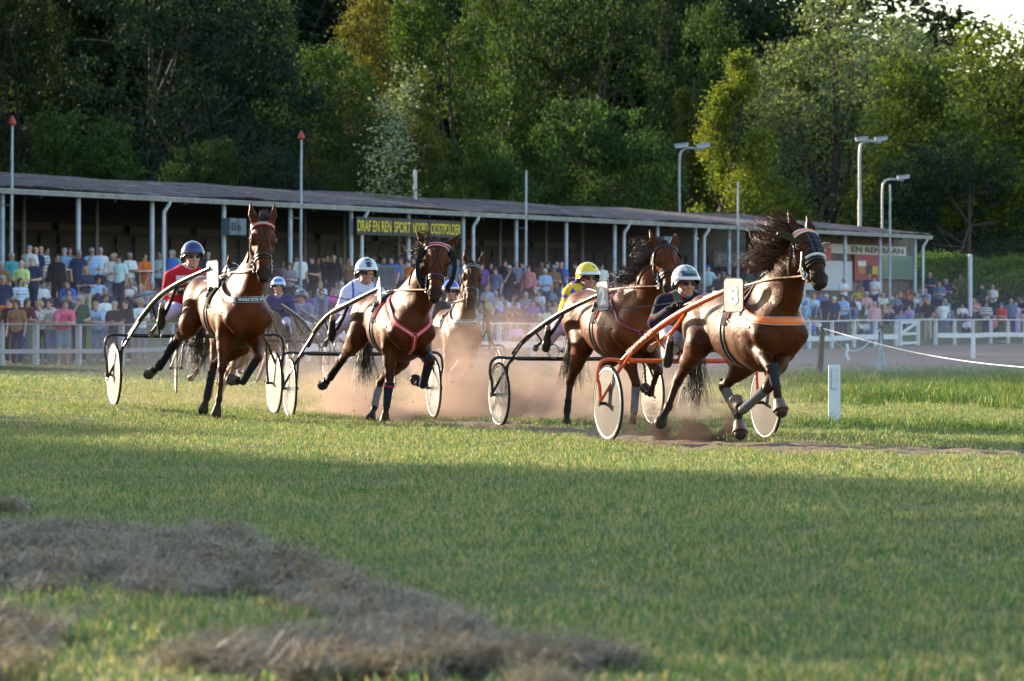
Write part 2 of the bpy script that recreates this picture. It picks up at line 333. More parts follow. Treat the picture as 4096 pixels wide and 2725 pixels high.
# ---------------------------------------------------------------- trees
def leafmat(name, trans=.35):
    t = NT(name); pos = t.n('NewGeometry'); ri = pos.outputs['Random Per Island']; oc = t.n('ObjectInfo').outputs['Color']
    k = t.ramp(ri, [(.0, .45), (.5, .95), (1., 1.7)]); c = t.mix(1.0, oc, k, 'MULTIPLY')
    n1 = t.noise(.35, 3, pos.outputs['Position']); c = t.mix(1.0, c, t.ramp(n1, [(.35, (.75,.85,.9)), (.65, (1.25,1.12,.85))]), 'MULTIPLY')
    t.l(c, t.b.inputs['Base Color']); t.b.inputs['Roughness'].default_value = .7; t.b.inputs['Specular IOR Level'].default_value = .12
    tr = t.n('BsdfTranslucent'); t.l(t.mix(1.0, c, (1.3,1.35,.5), 'MULTIPLY'), tr.inputs[0]); mx = t.n('MixShader'); mx.inputs[0].default_value = trans
    t.l(t.b.outputs[0], mx.inputs[1]); t.l(tr.outputs[0], mx.inputs[2]); t.l(mx.outputs[0], t.o.inputs[0]); return t.m
LEAFM = leafmat('leaf'); BARK = painted('bark', .9, var=.3, vscale=5, bump=.5, bscale=12)
def crown_mesh(seed, W, H, D, nclump, nleaf, size, lobes=9, droop=.0, layered=0.0, csig=.42, shape='round'):
    g = np.random.RandomState(seed); L = []
    for i in range(lobes):                              # lobes stacked over the crown's outline
        f = (i+.5)/lobes; a = g.rand()*6.28
        if shape == 'cone': wr = .62*(1.05-f); rr = .36*(1.15-f)
        elif shape == 'tall': wr = .42*math.sin(math.pi*(.15+.8*f)); rr = .42
        else: wr = .52*math.sin(math.pi*(.12+.78*f)); rr = .44
        L.append((wr*W*.5*math.cos(a)*1.6, wr*D*.5*math.sin(a)*1.6, H*(.12+.8*f), rr*W*.5*(.8+.5*g.rand()), rr*D*.5*(.8+.5*g.rand()), rr*H*.38*(.8+.5*g.rand())))
    L = np.array(L); k = g.randint(0, lobes, nclump); th = g.rand(nclump)*6.283; cz = g.rand(nclump)*1.75-.75; sr = np.sqrt(np.maximum(1-cz**2, 0)); q = .62+.45*g.rand(nclump)**.6
    C = np.stack([L[k,0]+L[k,3]*q*sr*np.cos(th), L[k,1]+L[k,4]*q*sr*np.sin(th), L[k,2]+L[k,5]*q*cz], 1)
    if layered: C[:,2] = C[:,2]-layered*np.hypot(C[:,0], C[:,1])*.25; C[:,2] = np.round(C[:,2]/.9+.3*np.sin(C[:,0]))*.9+g.randn(nclump)*.12
    n = nclump*nleaf; cc = np.repeat(C, nleaf, 0); cs = np.repeat(.6+.8*g.rand(nclump), nleaf)
    P = cc+g.randn(n, 3)*np.array([1, 1, .5])*(csig*cs)[:,None]; P[:,2] -= droop*np.abs(g.randn(n))*cs
    nr = g.randn(n, 3)+np.array([0,0,.9]); nr /= np.linalg.norm(nr, axis=1, keepdims=True); u = np.cross(nr, g.randn(n, 3)); u /= np.linalg.norm(u, axis=1, keepdims=True); v = np.cross(nr, u)
    s = (size*(.55+.8*g.rand(n)))[:,None]; m = (g.rand(n)*.2+.3)[:,None]
    V = np.stack([P-u*s*.5, P+v*s*m*.8-u*s*.05, P+u*s*.55, P-v*s*m*.8+u*s*.05], 1).reshape(-1, 3)
    V[:,2] = np.maximum(V[:,2], .05)
    return rawmesh('crown', V, np.arange(n*4).reshape(n, 4), False), L
def trunk_mesh(seed, H, r, L, lean=.3):
    g = np.random.RandomState(seed); b = MB(col=(.055,.043,.034)); n = 7; p = np.zeros((n, 3)); p[:,2] = np.linspace(-.4, H*.78, n); p[1:,:2] += np.cumsum(g.randn(n-1, 2)*lean*.4, 0)
    b.tube(p, np.linspace(r*1.25, r*.25, n), 8)
    for l in L:
        i = 2+int(g.rand()*3); a = p[i]; e = np.array(l[:3]); mid = (a+e)/2+[0,0,-.25+.4*g.rand()]; b.tube([a, mid, e], [r*.42, r*.26, r*.07], 5)
        for j in range(3):
            q = e+g.randn(3)*np.array(l[3:])*.6; b.tube([mid, (mid+q)/2+g.randn(3)*.15, q], [r*.14, r*.09, r*.03], 4)
    return rawmesh('trunk', np.concatenate(b.V), b.F, True, np.concatenate(b.C))
TK = {}
def tkind(key, *a, **k):
    cm, L = crown_mesh(*a, **k); cm.materials.append(LEAFM); H = a[2]; tm = trunk_mesh(a[0], H, .018*H+.05, L); tm.materials.append(BARK); TK[key] = (cm, tm)
tkind('maple', 11, 17, 17, 12, 620, 62, .27, lobes=16, csig=.5)
tkind('oak', 12, 12, 17, 9, 520, 60, .25, lobes=14, csig=.5)
tkind('ash', 13, 11, 19, 8, 460, 62, .25, lobes=14, csig=.5, shape='tall')
tkind('larch', 14, 11, 17, 8, 620, 52, .2, lobes=14, droop=.35, layered=1.0, csig=.42, shape='cone')
tkind('willow', 15, 9, 15, 7, 330, 52, .2, lobes=10, csig=.45, shape='tall')
tkind('bush', 16, 12, 8.5, 8, 520, 60, .2, lobes=12, csig=.36)
tkind('bramble', 17, 9, 4, 5, 330, 52, .17, lobes=9, csig=.34)
tkind('oak2', 18, 13, 16, 9, 520, 60, .26, lobes=15, csig=.55)
def tree(kind, px, Y, top, rz, color, label, cat='tree', s=1.0, sx=1.0, base=None, group=None, name=None, X=None, hw=None, layer=0):
    """a tree whose crown top stands at photo height top (pixels of the 4096 px photograph), at distance Y"""
    x = (px-CX)/FX*Y if X is None else X; H0 = {'maple':17,'oak':17,'ash':19,'larch':17,'willow':15,'bush':8.5,'bramble':4,'oak2':16}[kind]
    z0 = float(ground(x, Y)) if base is None else base; z0 = min(z0, 1.7)
    h = (CAMH+(HY-top)/FX*Y-z0) if top is not None else H0*s; k = h/(H0*1.02)
    if hw:                                               # crown half-width in photo pixels and its row behind the stand
        for Y in np.arange(135, 330, .5):
            x = (px-CX)/FX*Y; R_ = hw*Y/9820.
            if stand_d(x, Y) > 10.2+R_+layer*6.5: break
        z0 = 1.6; h = CAMH+(HY-top)/FX*Y-z0; k = h/(H0*1.02); sx = R_/(WK[kind]*.5*.93*k)
    r = empty(name or {'bush':'bush','bramble':'bush','larch':'conifer_tree','willow':'willow_tree'}.get(kind, 'broadleaf_tree'), (x, Y, z0), rz)
    tag(r, label, cat, group)
    for me, nm, cl in ((TK[kind][0], 'crown', (*color, 1)), (TK[kind][1], 'trunk', (1,1,1,1))):
        o = link(nm, me, None, r); o.color = cl; o.scale = (k*sx, k*sx, k)
    return r
G = lambda a, b, c: (a, b, c)
F = 1.7378
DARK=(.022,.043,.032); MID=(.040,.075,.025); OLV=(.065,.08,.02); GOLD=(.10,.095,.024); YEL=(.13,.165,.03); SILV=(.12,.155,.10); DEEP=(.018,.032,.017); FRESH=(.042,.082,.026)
WK = {'maple':17,'oak':12,'ash':11,'larch':11,'willow':9,'bush':12,'bramble':9,'oak2':13}
# (kind, photo x, distance, photo y of the top, turn, leaf colour, label)
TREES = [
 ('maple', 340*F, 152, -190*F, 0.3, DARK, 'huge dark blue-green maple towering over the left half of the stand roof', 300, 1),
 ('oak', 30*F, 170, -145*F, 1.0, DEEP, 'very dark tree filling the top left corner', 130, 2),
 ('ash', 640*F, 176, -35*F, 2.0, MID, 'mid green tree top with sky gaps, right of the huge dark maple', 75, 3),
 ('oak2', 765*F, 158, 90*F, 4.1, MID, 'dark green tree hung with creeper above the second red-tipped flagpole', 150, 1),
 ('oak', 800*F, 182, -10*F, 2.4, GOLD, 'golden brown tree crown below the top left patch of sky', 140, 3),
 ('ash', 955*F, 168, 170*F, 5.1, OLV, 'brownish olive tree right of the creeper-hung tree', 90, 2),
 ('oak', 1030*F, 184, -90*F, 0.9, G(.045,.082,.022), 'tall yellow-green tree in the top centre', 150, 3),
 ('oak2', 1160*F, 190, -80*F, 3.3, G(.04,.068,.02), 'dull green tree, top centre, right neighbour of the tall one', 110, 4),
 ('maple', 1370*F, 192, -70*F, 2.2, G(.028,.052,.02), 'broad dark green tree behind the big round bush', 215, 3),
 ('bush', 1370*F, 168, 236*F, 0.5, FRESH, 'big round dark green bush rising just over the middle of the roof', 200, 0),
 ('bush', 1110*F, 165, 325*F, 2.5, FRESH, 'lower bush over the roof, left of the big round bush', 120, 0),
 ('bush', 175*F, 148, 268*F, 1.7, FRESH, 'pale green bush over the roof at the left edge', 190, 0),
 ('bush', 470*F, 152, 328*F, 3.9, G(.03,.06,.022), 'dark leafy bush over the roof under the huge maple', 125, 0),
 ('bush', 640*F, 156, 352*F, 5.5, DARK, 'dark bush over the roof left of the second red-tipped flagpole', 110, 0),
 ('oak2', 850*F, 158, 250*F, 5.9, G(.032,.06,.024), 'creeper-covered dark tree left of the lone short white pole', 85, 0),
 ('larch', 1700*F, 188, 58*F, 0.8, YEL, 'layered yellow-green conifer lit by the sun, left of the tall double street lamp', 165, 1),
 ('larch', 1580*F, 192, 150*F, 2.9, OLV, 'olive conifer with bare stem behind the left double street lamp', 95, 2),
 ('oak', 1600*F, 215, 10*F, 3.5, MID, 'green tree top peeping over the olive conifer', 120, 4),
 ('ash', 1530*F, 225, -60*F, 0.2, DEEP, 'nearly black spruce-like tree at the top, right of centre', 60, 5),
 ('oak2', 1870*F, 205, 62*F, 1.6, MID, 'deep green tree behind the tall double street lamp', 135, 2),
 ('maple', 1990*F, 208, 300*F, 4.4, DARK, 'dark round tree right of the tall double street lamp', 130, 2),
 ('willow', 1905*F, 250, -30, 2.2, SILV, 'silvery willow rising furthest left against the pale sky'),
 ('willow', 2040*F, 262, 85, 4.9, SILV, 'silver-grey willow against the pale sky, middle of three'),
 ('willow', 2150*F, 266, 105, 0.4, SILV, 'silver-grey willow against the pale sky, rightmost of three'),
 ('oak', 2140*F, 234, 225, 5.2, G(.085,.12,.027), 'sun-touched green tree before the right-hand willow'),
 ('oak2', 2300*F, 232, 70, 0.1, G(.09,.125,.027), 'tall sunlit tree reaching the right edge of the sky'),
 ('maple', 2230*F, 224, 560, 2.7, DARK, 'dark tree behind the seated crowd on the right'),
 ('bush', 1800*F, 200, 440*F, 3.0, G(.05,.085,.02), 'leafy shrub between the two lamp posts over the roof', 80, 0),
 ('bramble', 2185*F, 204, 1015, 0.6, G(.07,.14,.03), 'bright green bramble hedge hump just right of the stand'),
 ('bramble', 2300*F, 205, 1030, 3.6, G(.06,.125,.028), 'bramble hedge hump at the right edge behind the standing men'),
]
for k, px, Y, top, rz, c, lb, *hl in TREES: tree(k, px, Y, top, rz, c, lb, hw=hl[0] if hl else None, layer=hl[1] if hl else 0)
cm_, L_ = crown_mesh(31, 1.7, 9.5, 1.2, 70, 40, .14, lobes=14, csig=.4, shape='tall'); cm_.materials.append(LEAFM)
TK['creeper'] = (cm_, TK['ash'][1])
x_ = 912*F; Yc = 164.; o = link('flowering_creeper', cm_, None, None, ((x_-CX)/FX*Yc, Yc, 1.5)); o.color = (.22,.26,.21,1); tag(o, 'creeper with whitish blossom hanging down the dark tree left of the short white pole', 'creeper')
g = np.random.RandomState(5)
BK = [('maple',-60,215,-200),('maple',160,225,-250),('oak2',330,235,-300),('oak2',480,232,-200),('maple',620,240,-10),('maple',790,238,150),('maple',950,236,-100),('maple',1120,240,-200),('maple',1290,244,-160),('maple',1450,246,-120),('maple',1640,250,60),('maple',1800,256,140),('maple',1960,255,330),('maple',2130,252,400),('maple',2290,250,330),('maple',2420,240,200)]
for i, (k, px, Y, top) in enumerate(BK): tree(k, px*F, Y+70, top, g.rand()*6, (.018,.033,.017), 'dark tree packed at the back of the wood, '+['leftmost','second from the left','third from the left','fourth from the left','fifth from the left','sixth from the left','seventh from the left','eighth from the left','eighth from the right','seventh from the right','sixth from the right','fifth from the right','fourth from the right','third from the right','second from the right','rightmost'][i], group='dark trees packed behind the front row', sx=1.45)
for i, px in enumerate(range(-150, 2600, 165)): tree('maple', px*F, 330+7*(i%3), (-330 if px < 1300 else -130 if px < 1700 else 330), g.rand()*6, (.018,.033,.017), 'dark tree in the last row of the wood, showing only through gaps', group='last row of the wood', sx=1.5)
# woods beyond the left of the view, which keep the low sun off the stand, the crowd and the near grass
nc = np.array([.643, .766]); us = np.array([-.766, .643])
OUT = 'tree outside the left of the photo that shades the turf'; OG = 'trees outside the left edge of the photo'
for i, k in enumerate(np.arange(-.8, 3.3, .41)):
    p = np.array([-5.4+9*k, 45.3-15.4*k])+us*(47+3*(i%2)); tree(('oak2','bush','oak2')[i%3], 0, p[1], None, i*1.3, DEEP, OUT, s=(.60,1.1,.58)[i%3], X=p[0], base=0.0, group=OG, sx=1.2)
for i, (c, a, kind, s) in enumerate([(64.5,91,'maple',1.0),(75,104,'maple',1.1),(86,112,'maple',1.2),(98,128,'maple',1.25),(111,145,'maple',1.3),(124,160,'maple',1.35),(138,176,'maple',1.4),(153,192,'maple',1.45),(168,208,'maple',1.5),(70,106,'oak2',1.4),(92,130,'oak2',1.4),(106,150,'oak2',1.45)]):
    p = nc*c+us*a; tree(kind, 0, p[1], None, i*1.3, DEEP, OUT, s=s, X=p[0], base=0.0, group=OG, sx=1.1)
# ---------------------------------------------------------------- grandstand
SL = np.linalg.norm(SB-SA); UP = np.array([0,0,1.])
def SP(s, o, z): return np.array([*(SA+SU*s+SN*o), z])                 # s along the front, o back from it
def s_of(pxD, o=0.0):                                                  # where the stand line (set back o) crosses the view ray of photo column pxD (2357 px wide view)
    k = (pxD*F-CX)/FX; a = SA+SN*o; return (k*a[1]-a[0])/(SU[0]-k*SU[1])
def z_at(s, o, yD): p = SA+SU*s+SN*o; return CAMH+(HY-yD*F)/FX*p[1]
FLOOR, EAVE, BACKZ, DEPTH = 1.66, 5.02, 6.0, 9.0
stand = empty('grandstand', (SA[0], SA[1], FLOOR), 0.0)
tag(stand, 'long low open grandstand with mossy corrugated roof and pale steel posts', 'grandstand')
s0, s1 = -16.0, SL+.7
n = int((s1-s0)/.045); ss = np.linspace(s0, s1, n); oo = np.linspace(-.45, DEPTH, 9)
zz = lambda o: EAVE+.16+(BACKZ-EAVE)*(o+.45)/(DEPTH+.45)
S_, O_ = np.meshgrid(ss, oo); V = np.stack([SA[0]+SU[0]*S_+SN[0]*O_, SA[1]+SU[1]*S_+SN[1]*O_, zz(O_)+.028*np.sin(S_*2*math.pi/.177)+.05*NZ(S_, O_, .8, 3)-.03*np.sin(S_*.5)], -1).reshape(-1,3)
ii = np.arange(8*n).reshape(8, n)[:, :-1].ravel(); RF = np.stack([ii, ii+1, ii+n+1, ii+n], 1)
t = NT('mossy_roof'); tc = t.n('NewGeometry').outputs['Position']; a = t.noise(1.3, 5, tc, .75); b = t.noise(9, 5, tc, .75); c = t.noise(.35, 3, tc)
m = t.ramp(t.math('ADD', t.math('MULTIPLY', a, .6), t.math('MULTIPLY', b, .45)), [(.44, 0.), (.56, 1.)])
base = t.ramp(b, [(.35, (.20,.18,.23)), (.55, (.38,.35,.43)), (.7, (.68,.64,.74))]); moss = t.ramp(b, [(.3, (.04,.03,.02)), (.7, (.20,.14,.08))])
t.l(t.mix(m, base, moss), t.b.inputs['Base Color']); t.b.inputs['Roughness'].default_value = .8; t.bump(t.math('ADD', b, m), .8, .06)
V = toloc(stand, V); V2 = V.copy(); V2[:,2] -= .05; nn = len(V)
o = link('roof', rawmesh('roof', np.concatenate([V, V2]), np.concatenate([RF, RF[:, ::-1]+nn]), True), t.m, stand)
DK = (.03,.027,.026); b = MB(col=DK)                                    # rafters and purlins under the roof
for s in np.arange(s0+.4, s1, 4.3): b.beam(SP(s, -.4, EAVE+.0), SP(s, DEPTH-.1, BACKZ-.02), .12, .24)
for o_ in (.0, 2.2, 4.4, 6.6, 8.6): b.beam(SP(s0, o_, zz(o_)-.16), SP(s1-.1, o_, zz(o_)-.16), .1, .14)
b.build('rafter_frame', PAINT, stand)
b = MB(col=(.27,.26,.24)); b.beam(SP(s0, -.50, EAVE+.03), SP(s1, -.50, EAVE+.03), .10, .13); b.beam(SP(s0, -.56, EAVE+.105), SP(s1, -.56, EAVE+.105), .03, .025, (.5,.5,.48))
for s in np.arange(s0, s1, 1.07): b.beam(SP(s, -.57, EAVE-.04), SP(s, -.57, EAVE+.12), .05, .03, (.62,.62,.6))
b.build('gutter', painted('gutter_zinc', .6, var=.35, vscale=3), stand)
b = MB(col=(.06,.05,.045)); b.beam(SP(s1, -.45, EAVE+.1), SP(s1, DEPTH, BACKZ+.1), .05, .26); b.build('gable_board', PAINT, stand)
posts = [5,180,358,515,668,815,940,1072,1188,1303,1420,1513,1605,1678,1766,1850,1945,2026,2110]; dp = {358,815,1072,1420,1605,2110}
PS = {p: s_of(p) for p in posts}
STEEL = (.52,.58,.68); SM = painted('steel_post', .45, var=.22, vscale=2.5)
for p in posts:
    s = PS[p]-(.22 if p in dp else 0); b = MB(col=STEEL); b.tube([SP(s,0,FLOOR-.4), SP(s,0,EAVE+.1)], .075, 8); b.box((-.12,-.12,FLOOR), (.12,.12,FLOOR+.02), STEEL, Matrix.Translation(Vector((*SP(s,0,0)[:2], 0))))
    o = b.build('post', SM, stand)
    if p in dp:
        d = MB(col=(.62,.66,.72)); d.tube(spline([SP(s+.26,-.5,EAVE-.0), SP(s+.26,-.49,EAVE-.10), SP(s+.22,-.40,EAVE-.26), SP(s+.2,-.33,EAVE-.38), SP(s+.2,-.32,EAVE-.6)], 16), .06, 8); d.tube([SP(s+.2,-.32,EAVE-.6), SP(s+.2,-.32,FLOOR)], .06, 8)
        d.tube([SP(s+.2,-.32,3.4), SP(s+.2,-.32,3.46)], .07, 8); d.build('downpipe', SM, stand)
for p in (54,222,380,573,700,791,917,1040,1150,1256,1340,1500,1610,1720,1810):
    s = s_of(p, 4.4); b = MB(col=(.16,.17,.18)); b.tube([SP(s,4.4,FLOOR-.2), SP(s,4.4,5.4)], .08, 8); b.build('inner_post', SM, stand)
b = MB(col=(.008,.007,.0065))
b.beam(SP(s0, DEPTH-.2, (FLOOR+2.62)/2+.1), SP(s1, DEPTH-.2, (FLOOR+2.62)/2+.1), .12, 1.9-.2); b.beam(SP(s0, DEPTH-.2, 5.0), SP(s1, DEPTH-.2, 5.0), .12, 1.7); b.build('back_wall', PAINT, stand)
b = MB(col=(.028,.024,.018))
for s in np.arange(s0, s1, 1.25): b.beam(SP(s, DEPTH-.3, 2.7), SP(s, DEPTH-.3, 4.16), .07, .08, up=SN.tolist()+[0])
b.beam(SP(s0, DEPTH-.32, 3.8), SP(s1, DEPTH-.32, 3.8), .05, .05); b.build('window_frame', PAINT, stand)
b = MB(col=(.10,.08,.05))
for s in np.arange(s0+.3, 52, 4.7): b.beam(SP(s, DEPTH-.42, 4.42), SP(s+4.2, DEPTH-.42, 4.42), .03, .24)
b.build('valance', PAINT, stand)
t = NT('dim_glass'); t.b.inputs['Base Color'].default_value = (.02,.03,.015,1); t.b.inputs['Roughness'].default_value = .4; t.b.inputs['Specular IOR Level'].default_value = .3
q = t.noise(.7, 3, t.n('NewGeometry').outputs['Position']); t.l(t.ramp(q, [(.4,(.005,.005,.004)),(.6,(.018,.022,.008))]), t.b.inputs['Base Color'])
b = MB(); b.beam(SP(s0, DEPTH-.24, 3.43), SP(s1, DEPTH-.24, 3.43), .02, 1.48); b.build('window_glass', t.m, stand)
b = MB(col=(.09,.085,.08)); A = [SP(s0,-.25,FLOOR-.7), SP(s1,-.25,FLOOR-.7), SP(s1,DEPTH,FLOOR-.7), SP(s0,DEPTH,FLOOR-.7)]; B = [x+[0,0,.705] for x in A]
b.add(A+B, [(3,2,1,0),(4,5,6,7),(0,1,5,4),(1,2,6,5),(2,3,7,6),(3,0,4,7)]); b.build('floor_slab', MATT, stand)
# end building inside the right end of the stand: boarded wall, posters, window
EW = 1.3; w0 = s_of(1822, EW); w1 = s_of(2106, EW)
b = MB(col=(.13,.10,.085))
for s in np.arange(w0, w1, .42): b.beam(SP(s+.2, EW+.04+.012*(int(s*9)%2), (FLOOR+5.0)/2), SP(s+.2, EW+.04+.012*(int(s*9)%2), (FLOOR+5.0)/2+.001), .4, .4) if False else b.beam(SP(s+.2, EW+.05, FLOOR), SP(s+.2, EW+.05, 5.05), .40, .08+.02*(int(round(s/.42))%2), (.13+.02*(int(round(s/.42))%3), .10+.012*(int(round(s/.42))%3), .085), up=(*SN, 0))
b.beam(SP(w1+.05, EW, FLOOR), SP(w1+.05, EW, 5.05), .1, .12, up=(*SN, 0)); b.beam(SP(w1+.05, EW, 3.3), SP(w1+.05, DEPTH-.4, 3.3), .08, 3.3)
b.build('boarded_wall', WOODM, stand)
def board(name, x0, x1, y0, y1, o_, th, col, mat=PAINT, parent=stand, build=True):      # flat panel parallel to the front, from photo coordinates (2357 wide)
    sa, sb = s_of(x0, o_), s_of(x1, o_); za = (z_at(sa,o_,y0)+z_at(sb,o_,y0+(0)))/2; zb = (z_at(sa,o_,y1)+z_at(sb,o_,y1))/2
    b = MB(col=col); b.beam(SP(sa, o_, (za+zb)/2), SP(sb, o_, (za+zb)/2), th, abs(za-zb))
    return (b.build(name, mat, parent) if build else b), (sa, sb, max(za, zb), min(za, zb))
FONTC = {}
def text_pts(txt, bold=0.0, space=1.0):                               # glyph outline mesh of a text, 1 unit tall, origin at its left foot
    k = (txt, bold, space)
    if k in FONTC: return FONTC[k]
    c = bpy.data.curves.new('text', 'FONT'); c.body = txt; c.size = 1.0; c.offset = bold; c.space_character = space; c.resolution_u = 4
    o = bpy.data.objects.new('text', c); SC.collection.objects.link(o); dg = bpy.context.evaluated_depsgraph_get(); me = bpy.data.meshes.new_from_object(o.evaluated_get(dg))
    V = np.array([v.co[:] for v in me.vertices]); Fc = [tuple(p.vertices) for p in me.polygons]; bpy.data.objects.remove(o); bpy.data.curves.remove(c); bpy.data.meshes.remove(me)
    V[:,0] -= V[:,0].min(); V[:,1] -= V[:,1].min(); FONTC[k] = (V, Fc); return FONTC[k]
def text_on(name, txt, O, X, Yv, w, h, col, parent, bold=0.0, mat=PAINT, fn=None):     # letters filling a w x h field at O (lower left), along X and Yv
    V, Fc = text_pts(txt, bold); V = V.copy(); V[:,0] *= w/V[:,0].max(); V[:,1] *= h/V[:,1].max()
    if fn is not None: P = fn(V[:,0], V[:,1])
    else: P = np.array(O)+np.outer(V[:,0], X)+np.outer(V[:,1], Yv)
    b = MB(col=col); b.add(P, Fc); return b.build(name, mat, parent, smooth=False)
U3 = np.array([*SU, 0.])
def sign(name, x0, x1, y0, y1, o_, col, label, txt, tcol, pad=.06, bold=.03, cat='sign', th=.05, hf=.62):
    b, (sa, sb, zt, zb) = board('panel', x0, x1, y0, y1, o_, th, col, build=False)
    r = empty(name, SP(sa, o_, zb)); tag(r, label, cat); b.build('panel', PAINT, r)
    if txt:
        w = (sb-sa)*(1-2*pad); h = (zt-zb)*hf; text_on('lettering', txt, SP(sa+(sb-sa)*pad, o_-th/2-.012, zb+(zt-zb-h)/2), U3, UP, w, h, tcol, r, bold)
    return r, (sa, sb, zt, zb)
# yellow on charcoal name board between two posts
sa, sb = s_of(819, -.44), s_of(1061, -.44); zt = z_at(sa,-.44,498.5); zb_ = zt-.62; r = empty('name_board', SP(sa,-.44,zb_)); tag(r, 'long charcoal name board with yellow capitals DRAF EN REN SPORT NOORD OOSTPOLDER', 'sign')
b = MB(col=(.022,.022,.026)); cut = [sa, sa+(sb-sa)*.34, sa+(sb-sa)*.67, sb]
for i in range(3): b.beam(SP(cut[i]+.02, -.44, zt-.31), SP(cut[i+1]-.02, -.44, zt-.31), .04, .62)
b.build('panel', PAINT, r)
for tx, a, e in (('DRAF EN REN', .008, .318), ('SPORT', .345, .50), ('NOORD', .525, .665), ('OOSTPOLDER', .695, .985)):
    text_on('lettering', tx, SP(sa+(sb-sa)*a, -.48, zt-.50), U3, UP, (sb-sa)*(e-a), .38, (.95,.72,.02), r, .004)
r, _ = sign('track_name_sign', 1896, 2084, 565, 586, EW-.12, (.55,.53,.5), 'white board with black capitals EN RENBAAN on the boarded end wall', None, None)
sa, sb, zt, zb2 = _; a = s_of(1958, EW-.12)
text_on('lettering', 'EN RENBAAN', SP(a, EW-.16, zb2+(zt-zb2)*.2), U3, UP, (s_of(2078, EW-.12)-a), (zt-zb2)*.62, (.02,.02,.02), r, .03)
r, q = sign('red_banner', 1838, 1912, 568, 599, EW-.2, (.50,.045,.05), 'red banner with a pale trotting horse mark, over the kiosk hatch', None, None, cat='banner')
hs = MB(col=(.75,.55,.55)); c0 = SP((q[0]+q[1])/2+.4, EW-.25, (q[2]+q[3])/2)
for p1, p2, rr in (((-.5,0),(.35,.04),.07),((.35,.04),(.62,.2),.05),((.62,.2),(.85,.12),.035),((-.45,-.02),(-.75,-.2),.03),((-.35,-.02),(-.25,-.22),.03),((.3,0),(.65,-.18),.03),((.2,0),(.15,-.22),.03),((-.5,.02),(-.85,.1),.03)):
    hs.beam(c0+U3*p1[0]+UP*p1[1], c0+U3*p2[0]+UP*p2[1], .01, rr*2)
hs.build('horse_mark', PAINT, r)
b, _ = board('kiosk_wall', 1838, 1960, 600, 668, EW-.1, .06, (.55,.55,.58)); board('kiosk_hatch', 1846, 1880, 606, 632, EW-.16, .03, (.03,.03,.035))
r, q = sign('drinks_poster', 1966, 2021, 586, 646, EW-.12, (.33,.03,.035), 'tall red poster with a beer glass and a yellow and black flag', None, None, cat='poster')
for nm, a, bb, c1, d1, cl in (('beer_glass', .15,.42,.25,.55,(.42,.2,.04)), ('beer_foam', .13,.46,.55,.75,(.75,.7,.68)), ('flag_print', .5,.72,.25,.6,(.03,.02,.02)), ('flag_print', .72,.97,.25,.56,(.55,.42,.03))):
    m = MB(col=cl); w = q[1]-q[0]; h = q[2]-q[3]; m.beam(SP(q[0]+w*a, EW-.155, q[3]+h*(c1+d1)/2), SP(q[0]+w*bb, EW-.155, q[3]+h*(c1+d1)/2), .015, h*(d1-c1)); m.build(nm, PAINT, r)
t = NT('green_pane'); t.b.inputs['Base Color'].default_value = (.16,.24,.19,1); t.b.inputs['Roughness'].default_value = .25
board('end_window', 2031, 2105, 588, 640, EW-.08, .05, (.1,.1,.1), t.m)
board('end_window_sill', 2029, 2106, 640, 643, EW-.14, .1, (.2,.2,.2))
r, q = sign('dark_banner', 1642, 1740, 578, 615, 1.6, (.018,.018,.022), 'black banner with dim grey capitals POL under the roof', 'POL', (.10,.10,.12), .08, .04, cat='banner')
# loudspeakers on two posts
for k, (p, y0, y1, lb) in enumerate(((515, 503, 541, 'grey twin loudspeaker on the post above the woman in red'), (1513, 545, 575, 'grey loudspeaker on the post behind the maned bay horse'))):
    s = PS[p]; zt, zb2 = z_at(s,-.2,y0), z_at(s,-.2,y1); r = empty('loudspeaker', SP(s,-.2,zb2)); tag(r, lb, 'loudspeaker', 'loudspeakers on the stand posts')
    for a in (-.42, .05, ):
        b = MB(col=(.13,.17,.22)); b.beam(SP(s+a+.02,-.3,(zt+zb2)/2), SP(s+a+.62,-.3,(zt+zb2)/2), .34, zt-zb2); b.build('cabinet', PAINT, r)
    b = MB(col=(.04,.04,.05)); b.beam(SP(s-.3,-.485,(zt+zb2)/2), SP(s+.0,-.485,(zt+zb2)/2), .02, (zt-zb2)*.5); b.beam(SP(s+.15,-.485,(zt+zb2)/2-.05), SP(s+.3,-.485,(zt+zb2)/2-.05), .02, (zt-zb2)*.3); b.build('grille', PAINT, r)
# flag poles strapped to posts
for k, (p, x, yt, fin, lb) in enumerate(((5, 26, 268, 1, 'tall flagpole with a red pointed tip at the left edge'), (668, 692, 303, 1, 'tall flagpole with a red pointed tip between the two left horses'), (1188, 1210, 377, 0, 'bare grey flagpole in the middle of the stand'),
        (1678, 1698, 405, 0, 'bare grey flagpole behind the flying mane'), (2026, 2048, 412, 0, 'bare grey flagpole at the right end of the stand'))):
    s = s_of(x, -.5); zt = z_at(s, -.5, yt); sp_ = PS[p]; r = empty('flagpole', SP(s, -.5, FLOOR-.3)); tag(r, lb, 'flagpole', 'flagpoles along the grandstand')
    b = MB(col=(.42,.46,.52)); b.tube([SP(s,-.5,FLOOR-.3), SP(s,-.5,3.6), SP(s+.06,-.5,zt-.25)], [.065,.055,.035], 8); b.build('pole', SM, r)
    b = MB(col=(.42,.46,.52)); b.tube([SP(sp_,0,EAVE-.35), SP(s,-.5,EAVE-.38)], .025, 6); b.build('bracket', SM, r)
    if fin: b = MB(col=(.5,.05,.03)); b.tube([SP(s+.06,-.5,zt-.28), SP(s+.06,-.5,zt-.22), SP(s+.06,-.5,zt-.13), SP(s+.06,-.5,zt+.04)], [.05,.115,.1,.012], 10); b.build('tip', PAINT, r)
